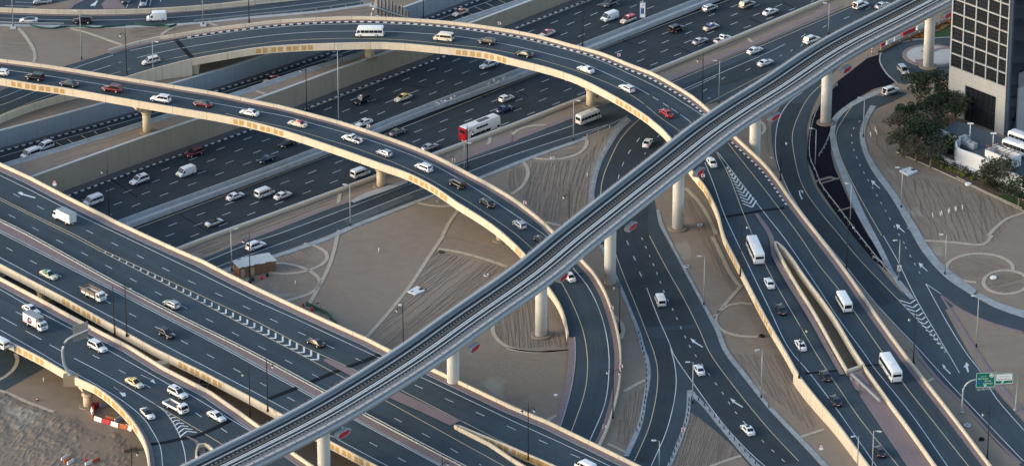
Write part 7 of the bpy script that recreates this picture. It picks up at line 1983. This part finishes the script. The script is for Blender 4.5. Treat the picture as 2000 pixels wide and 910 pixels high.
for x, y, c, lb, L in ((1724,88.5,PR,'short red panel leftmost on the fence below the viaduct',1.6), (1738,81.5,PW,'white panel left of the long red one below the viaduct',2.6), (1752,75,PW,'second white panel on the fence below the viaduct',2.4), (1774.5,63,PR,'long red panel on the fence below the viaduct',5.0), (1797,52,PW,'white panel right of the long red one below the viaduct',2.8), (1809,46,PR,'red panel beside the viaduct pier at the upper right',2.4)):
    wbarrier(x, y+4, 10, -4.6, c, lb, L=L, H=1.1, group='fence panels below the viaduct')
strip('low_wall', px("1715,100 1740,86 1780,68 1830,46 1880,26"), px("1716,104 1741,90 1781,72 1831,50 1881,30"), 'sand_dark', None, .5)
guard(px("1720,99 1745,87 1780,71 1820,53 1870,32"), .5, 'steel rail along the red and white fence below the viaduct')
wt = U(1706, 103, 0)
for a in ((1703,102,'red and white striped post at the upper end of the black tar'),):
    r = MB(); 
    for k in range(4): r.lathe([(.14,k*.45),(.14,k*.45+.45)], n=8, mi=k % 2, smooth=False)
    tag(r.build('striped_post', [PR, PW], None, U(a[0], a[1]+4, 0)), a[2], 'post')
c = U(1695.5, 110, 0); w_ = empty('work_sign', c, 0, 'small orange triangular work sign at the end of the tar strip', 'road sign')
MB().lathe([(.04,0),(.04,1.0)], n=6).build('post', M['black_metal'], w_); MB().add([(-.45,-.05,.9),(.45,-.05,.9),(0,-.05,1.7),(-.45,.0,.9),(.45,.0,.9),(0,.0,1.7)],[(0,1,2),(5,4,3),(0,3,4,1),(1,4,5,2),(2,5,3,0)]).build('triangle', M['tan'], w_)
# wooden sheds
woodm = layer(uvbands(mat('shed_wood', (.20,.11,.06), .85, noise=.25, scale=2), .4, .05, (.10,.05,.03)), 'noise', 1.2, (.34,.19,.11), .5, .8, .6)
roofm = layer(mat('shed_roof', (.44,.46,.46), .6, noise=.1, scale=1.5), 'noise', .8, (.38,.36,.33), .5, .8, .5)
dF = U(500,471,0)-U(399,512,0); aF = math.atan2(dF.y, dF.x)
for x, y, lx, ly, h, lb, slope in ((474,534,2.9,3.6,2.5,'small wooden shed with a pale roof, left of the two by the service road',.25), (506,527,6.4,4.2,2.6,'larger wooden shed with a white sheet roof beside the service road',.3)):
    r = empty('wooden_shed', U(x, y, 0), aF-.35, lb, 'shed', 'wooden sheds beside the service road')
    P = [Vector((-lx/2,-ly/2,0)),Vector((lx/2,-ly/2,0)),Vector((lx/2,ly/2,0)),Vector((-lx/2,ly/2,0)),Vector((-lx/2,-ly/2,0))]
    MB().sweep(catmull(P, .5, False), [(-.05,0),(-.05,h),(.05,h),(.05,0)]).build('walls', woodm, r)
    MB().box(-lx/2+.3,-lx/2+1.2,-ly/2-.09,-ly/2-.055,.1,2.0).build('door', mat('shed_door', (.42,.30,.24), .8), r)
    rf = MB(); n_ = 5
    for k in range(n_):
        a, b = -lx/2-.25+(lx+.5)*k/n_, -lx/2-.25+(lx+.5)*(k+1)/n_; zz = h+.02+.05*(k % 2)
        rf.box(a,b,-ly/2-.3+.2*((k*3)%2),ly/2+.3,zz,zz+.05)
    rf.build('roof', roofm, r)
for x, y, m, lb in ((462,536,PR,'red water can beside the smaller wooden shed'), (511,545,PR,'red box against the front of the larger wooden shed'), (522,540,M['trim'],'dark bin at the right corner of the larger wooden shed'), (484,552,M['galv'],'grey drum in front of the wooden sheds'), (494,548,M['trim'],'black sack in front of the wooden sheds')):
    tag(MB().lathe([(.3,0),(.35,.1),(.35,.7),(.2,.8)], n=12).build('drum', m, None, U(x, y, 0)), lb, 'container')
# green netting at the wide bridge and by the far road
net = mat('netting', (.02,.075,.065), .8)
def net_fence(pts, h, label, z=0):
    P = path(pts, z, 1.0); root = empty('net_fence', P[0], 0, label, 'fence'); Q = [p-P[0] for p in P]
    MB().sweep([q + Vector((0,0,.18*math.sin(i*1.3))) for i, q in enumerate(Q)], [(-.02,0),(-.02,h),(.02,h*.92),(.02,0)]).build('netting', net, root)
    for q in Q[::5]: MB().lathe([(.05,0),(.05,h+.3)], (q.x,q.y,q.z), 6).build('post', M['black_metal'], root)
net_fence(px("598,598 612,604 625,609 640,618 652,632 660,640"), 1.1, 'green net fence in the sand behind the wide bridge')
net_fence(px("60,52 70,55.5 90,57.5 110,57.5 130,54.5 150,53.5 175,56 200,56 225,53.5 245,52.5"), .55, 'sagging dark green netting along the far road at the left')
net_fence(px("262,50 280,52 300,53 322,53 330,56 337,53 345,51"), .75, 'dark green netting panels under the white panel van on the far road')
for x, y, h, lb in ((627,625,3.6,'thin dark post standing in the net fence, left one'), (649,637,3.4,'thin dark post standing in the net fence, right one')):
    tag(MB().lathe([(.06,0),(.05,h)], n=6).build('post', M['black_metal'], None, U(x, y, 0)), lb, 'post')
for x, y, lb in ((620,592,'red and white traffic cone in the sand by the diagonal path'), (73,782,'traffic cone on the churned sand edge in the bottom left')):
    c = empty('traffic_cone', U(x, y, 0), 0, lb, 'traffic cone'); MB().box(-.25,.25,-.25,.25,0,.06).build('base', M['trim'], c); MB().lathe([(.2,.06),(.05,.8)], n=12).build('cone', PR, c); MB().lathe([(.155,.3),(.11,.5)], n=12).build('white_band', PW, c)
for x, y, lb in ((592,598,'orange barrel beside the bridge parapet at the path end'), (609,607,'red barrel by the green net fence'), (167,902,'red barrel between the barriers at the bottom left')):
    tag(MB().lathe([(.28,0),(.30,.1),(.28,.45),(.30,.8),(.27,.9)], n=14).build('barrel', PO if 'orange' in lb else PR, None, U(x, y, 0)), lb, 'barrel')
# slabs, manholes and loose tyres
for P, lb in (("796,571 815,560 830,569 811,577", 'white concrete slab with a round hatch beside the diagonal path'), ("1757,335 1777,328 1793,336 1773,345", 'white concrete slab on the right hand sand beside the lamp post')):
    pp = W(px(P), .0); c = sum(pp, Vector())/4
    o = MB(); o.v = [(p.x, p.y, -.05) for p in pp] + [(p.x, p.y, .3) for p in pp]
    for f in ((4,5,6,7),(0,1,5,4),(1,2,6,5),(2,3,7,6),(3,0,4,7)): o.face(list(f))
    sl = tag(o.build('concrete_slab', mat('slab_white', (.62,.65,.66), .7, noise=.06, scale=1)), lb, 'slab')
    MB().lathe([(.5,.3),(.5,.36)], (c.x+1.0, c.y+.6, 0), 18, smooth=False).build('hatch', M['track_bed'], sl); MB().lathe([(.22,.3),(.22,.36)], (c.x-.9, c.y-.4, 0), 14, smooth=False).build('hatch', M['track_bed'], sl)
for x, y, lb in ((950,538,'white ringed manhole on the sand left of the viaduct'), (1079,309,'white ringed manhole on the upper curved kerb path'), (1341,521,'white ringed manhole on the sand right of the lower road'), (1367,440,'grey ringed manhole on the sand beside the viaduct pier'), (1140,432,'dark small manhole') ,(862,493,'dark coil ring lying beside the diagonal path')):
    if 'dark small' in lb: continue
    c = U(x, y, 0); r = empty('manhole', c, 0, lb, 'manhole', None)
    MB().lathe([(.62,-.05),(.62,.22),(.56,.25),(.36,.25),(.36,.1)], n=20, cap=False).build('ring', M['coping'] if 'coil' not in lb else M['trim'], r); MB().lathe([(.37,0),(.37,.12)], n=16, smooth=False).build('lid', M['track_dark'] if 'coil' not in lb else M['sand'], r)
def tyre(x, y, r, m, lb):
    tag(MB().lathe([(r*.55,.02),(r*.9,.0),(r,.12),(r,.3),(r*.9,.42),(r*.55,.40),(r*.5,.2),(r*.55,.02)], n=24, cap=False).build('tyre', m, None, U(x, y, 0)), lb, 'tyre')
tyre(1889, 832, .78, M['coping'], 'white painted tyre lying in the sand below the sign mast'); tyre(1917, 858.5, .62, M['tyre'], 'black tyre lying below the white painted one'); tyre(1488, 657, .6, M['tyre'], 'black tyre on the kerb ring beside the split flyover')
# blue and white scraps and small utility boxes
for i, (x, y, m, lb) in enumerate(((1775,447,'galv','grey scrap beside the pale kerb right of the tar strip'), (1940,543,'signwhite','pale blue lid in the lower of the linked kerb rings'), (740,492,'signwhite','white marker stake in the open sand'), (577,556,'signwhite','white marker stake in the pale sand near the bridge'), (1891,361,'signwhite','round white lid on the path below the hedge'), (854,395,'galv','small grey pipe heap under the inner flyover'), (1085,772,'signwhite','white scrap in the sand inside the loop'), (1147,346,'signwhite','white tap post at the edge of the rippled sand'), (85,745,'signwhite','white stake in the brown sand under the ramp bridge'), (781,597,'signwhite','pale box by the foot of the diagonal path'))):
    if 'stake' in lb or 'post' in lb: o = MB().lathe([(.09,0),(.09,1.0)], n=8).build('marker_stake', M[m], None, U(x, y, 0))
    elif 'lid' in lb: o = MB().lathe([(.75,0),(.75,.3),(.7,.34)], n=18).build('pit_cover', M[m], None, U(x, y, 0))
    else: o = MB().box(-.35,.35,-.25,.25,0,.3).box(-.2,.5,.1,.4,.0,.2).build('scrap_box', M[m], None, U(x, y, 0))
    tag(o, lb, 'lid' if 'lid' in lb else 'stake' if 'stake' in lb or 'post' in lb else 'scrap')
wp = MB()
for k, (x, y) in enumerate(((1821,419),(1836,417),(1839,415),(1852,412),(1854,410),(1865,408),(1867,406),(1879,404),(1700,262),(1709,252),(1712,258))):
    c = U(x, y, 0)
    o = MB().lathe([(.07,0),(.07,.5)], n=6)
    for j in range(1, 4): o.lathe([(.07,0),(.07,.5)], (0,-.55*j,0), 6)
    tag(o.build('pipe_stub', M['signwhite'], None, c), 'short row of white pipe stubs in the right hand sand', 'pipe stub', 'rows of white pipe stubs in the sand')
# white plastic bundles caught on the median
pb_ = mat('plastic_sheet', (.50,.53,.55), .5)
for i, (x, y) in enumerate(((852,204),(867,199),(883,193),(957,165),(968,160),(980,154))):
    rnd = random.Random(i); o = MB()
    for _ in range(26):
        a = Vector((rnd.uniform(-.7,.7), rnd.uniform(-.5,.5), rnd.uniform(.05,.9))); v1 = Vector((rnd.uniform(-1,1),rnd.uniform(-1,1),rnd.uniform(-1,1)))*.3; v2 = Vector((rnd.uniform(-1,1),rnd.uniform(-1,1),rnd.uniform(-1,1)))*.3
        o.add([a, a+v1, a+v1+v2, a+v2], [(0,1,2,3)])
    tag(o.build('plastic_bundle', pb_, None, U(x, y+3, -4.2)), 'crumpled white plastic bundle on the motorway median behind the inner flyover', 'plastic sheet', 'crumpled plastic bundles on the median')
# stacked timber under the bend
tm = empty('timber_stack', U(254, 880, 0), .4, 'small stack of dark timber below the bend of the ramp bridge', 'timber')
for k in range(6): MB().box(-1.6,1.6,-.5+(k%2)*.5,-.15+(k%2)*.5,.3*(k//2),.3*(k//2)+.22).build('beam', M['stake'], tm)
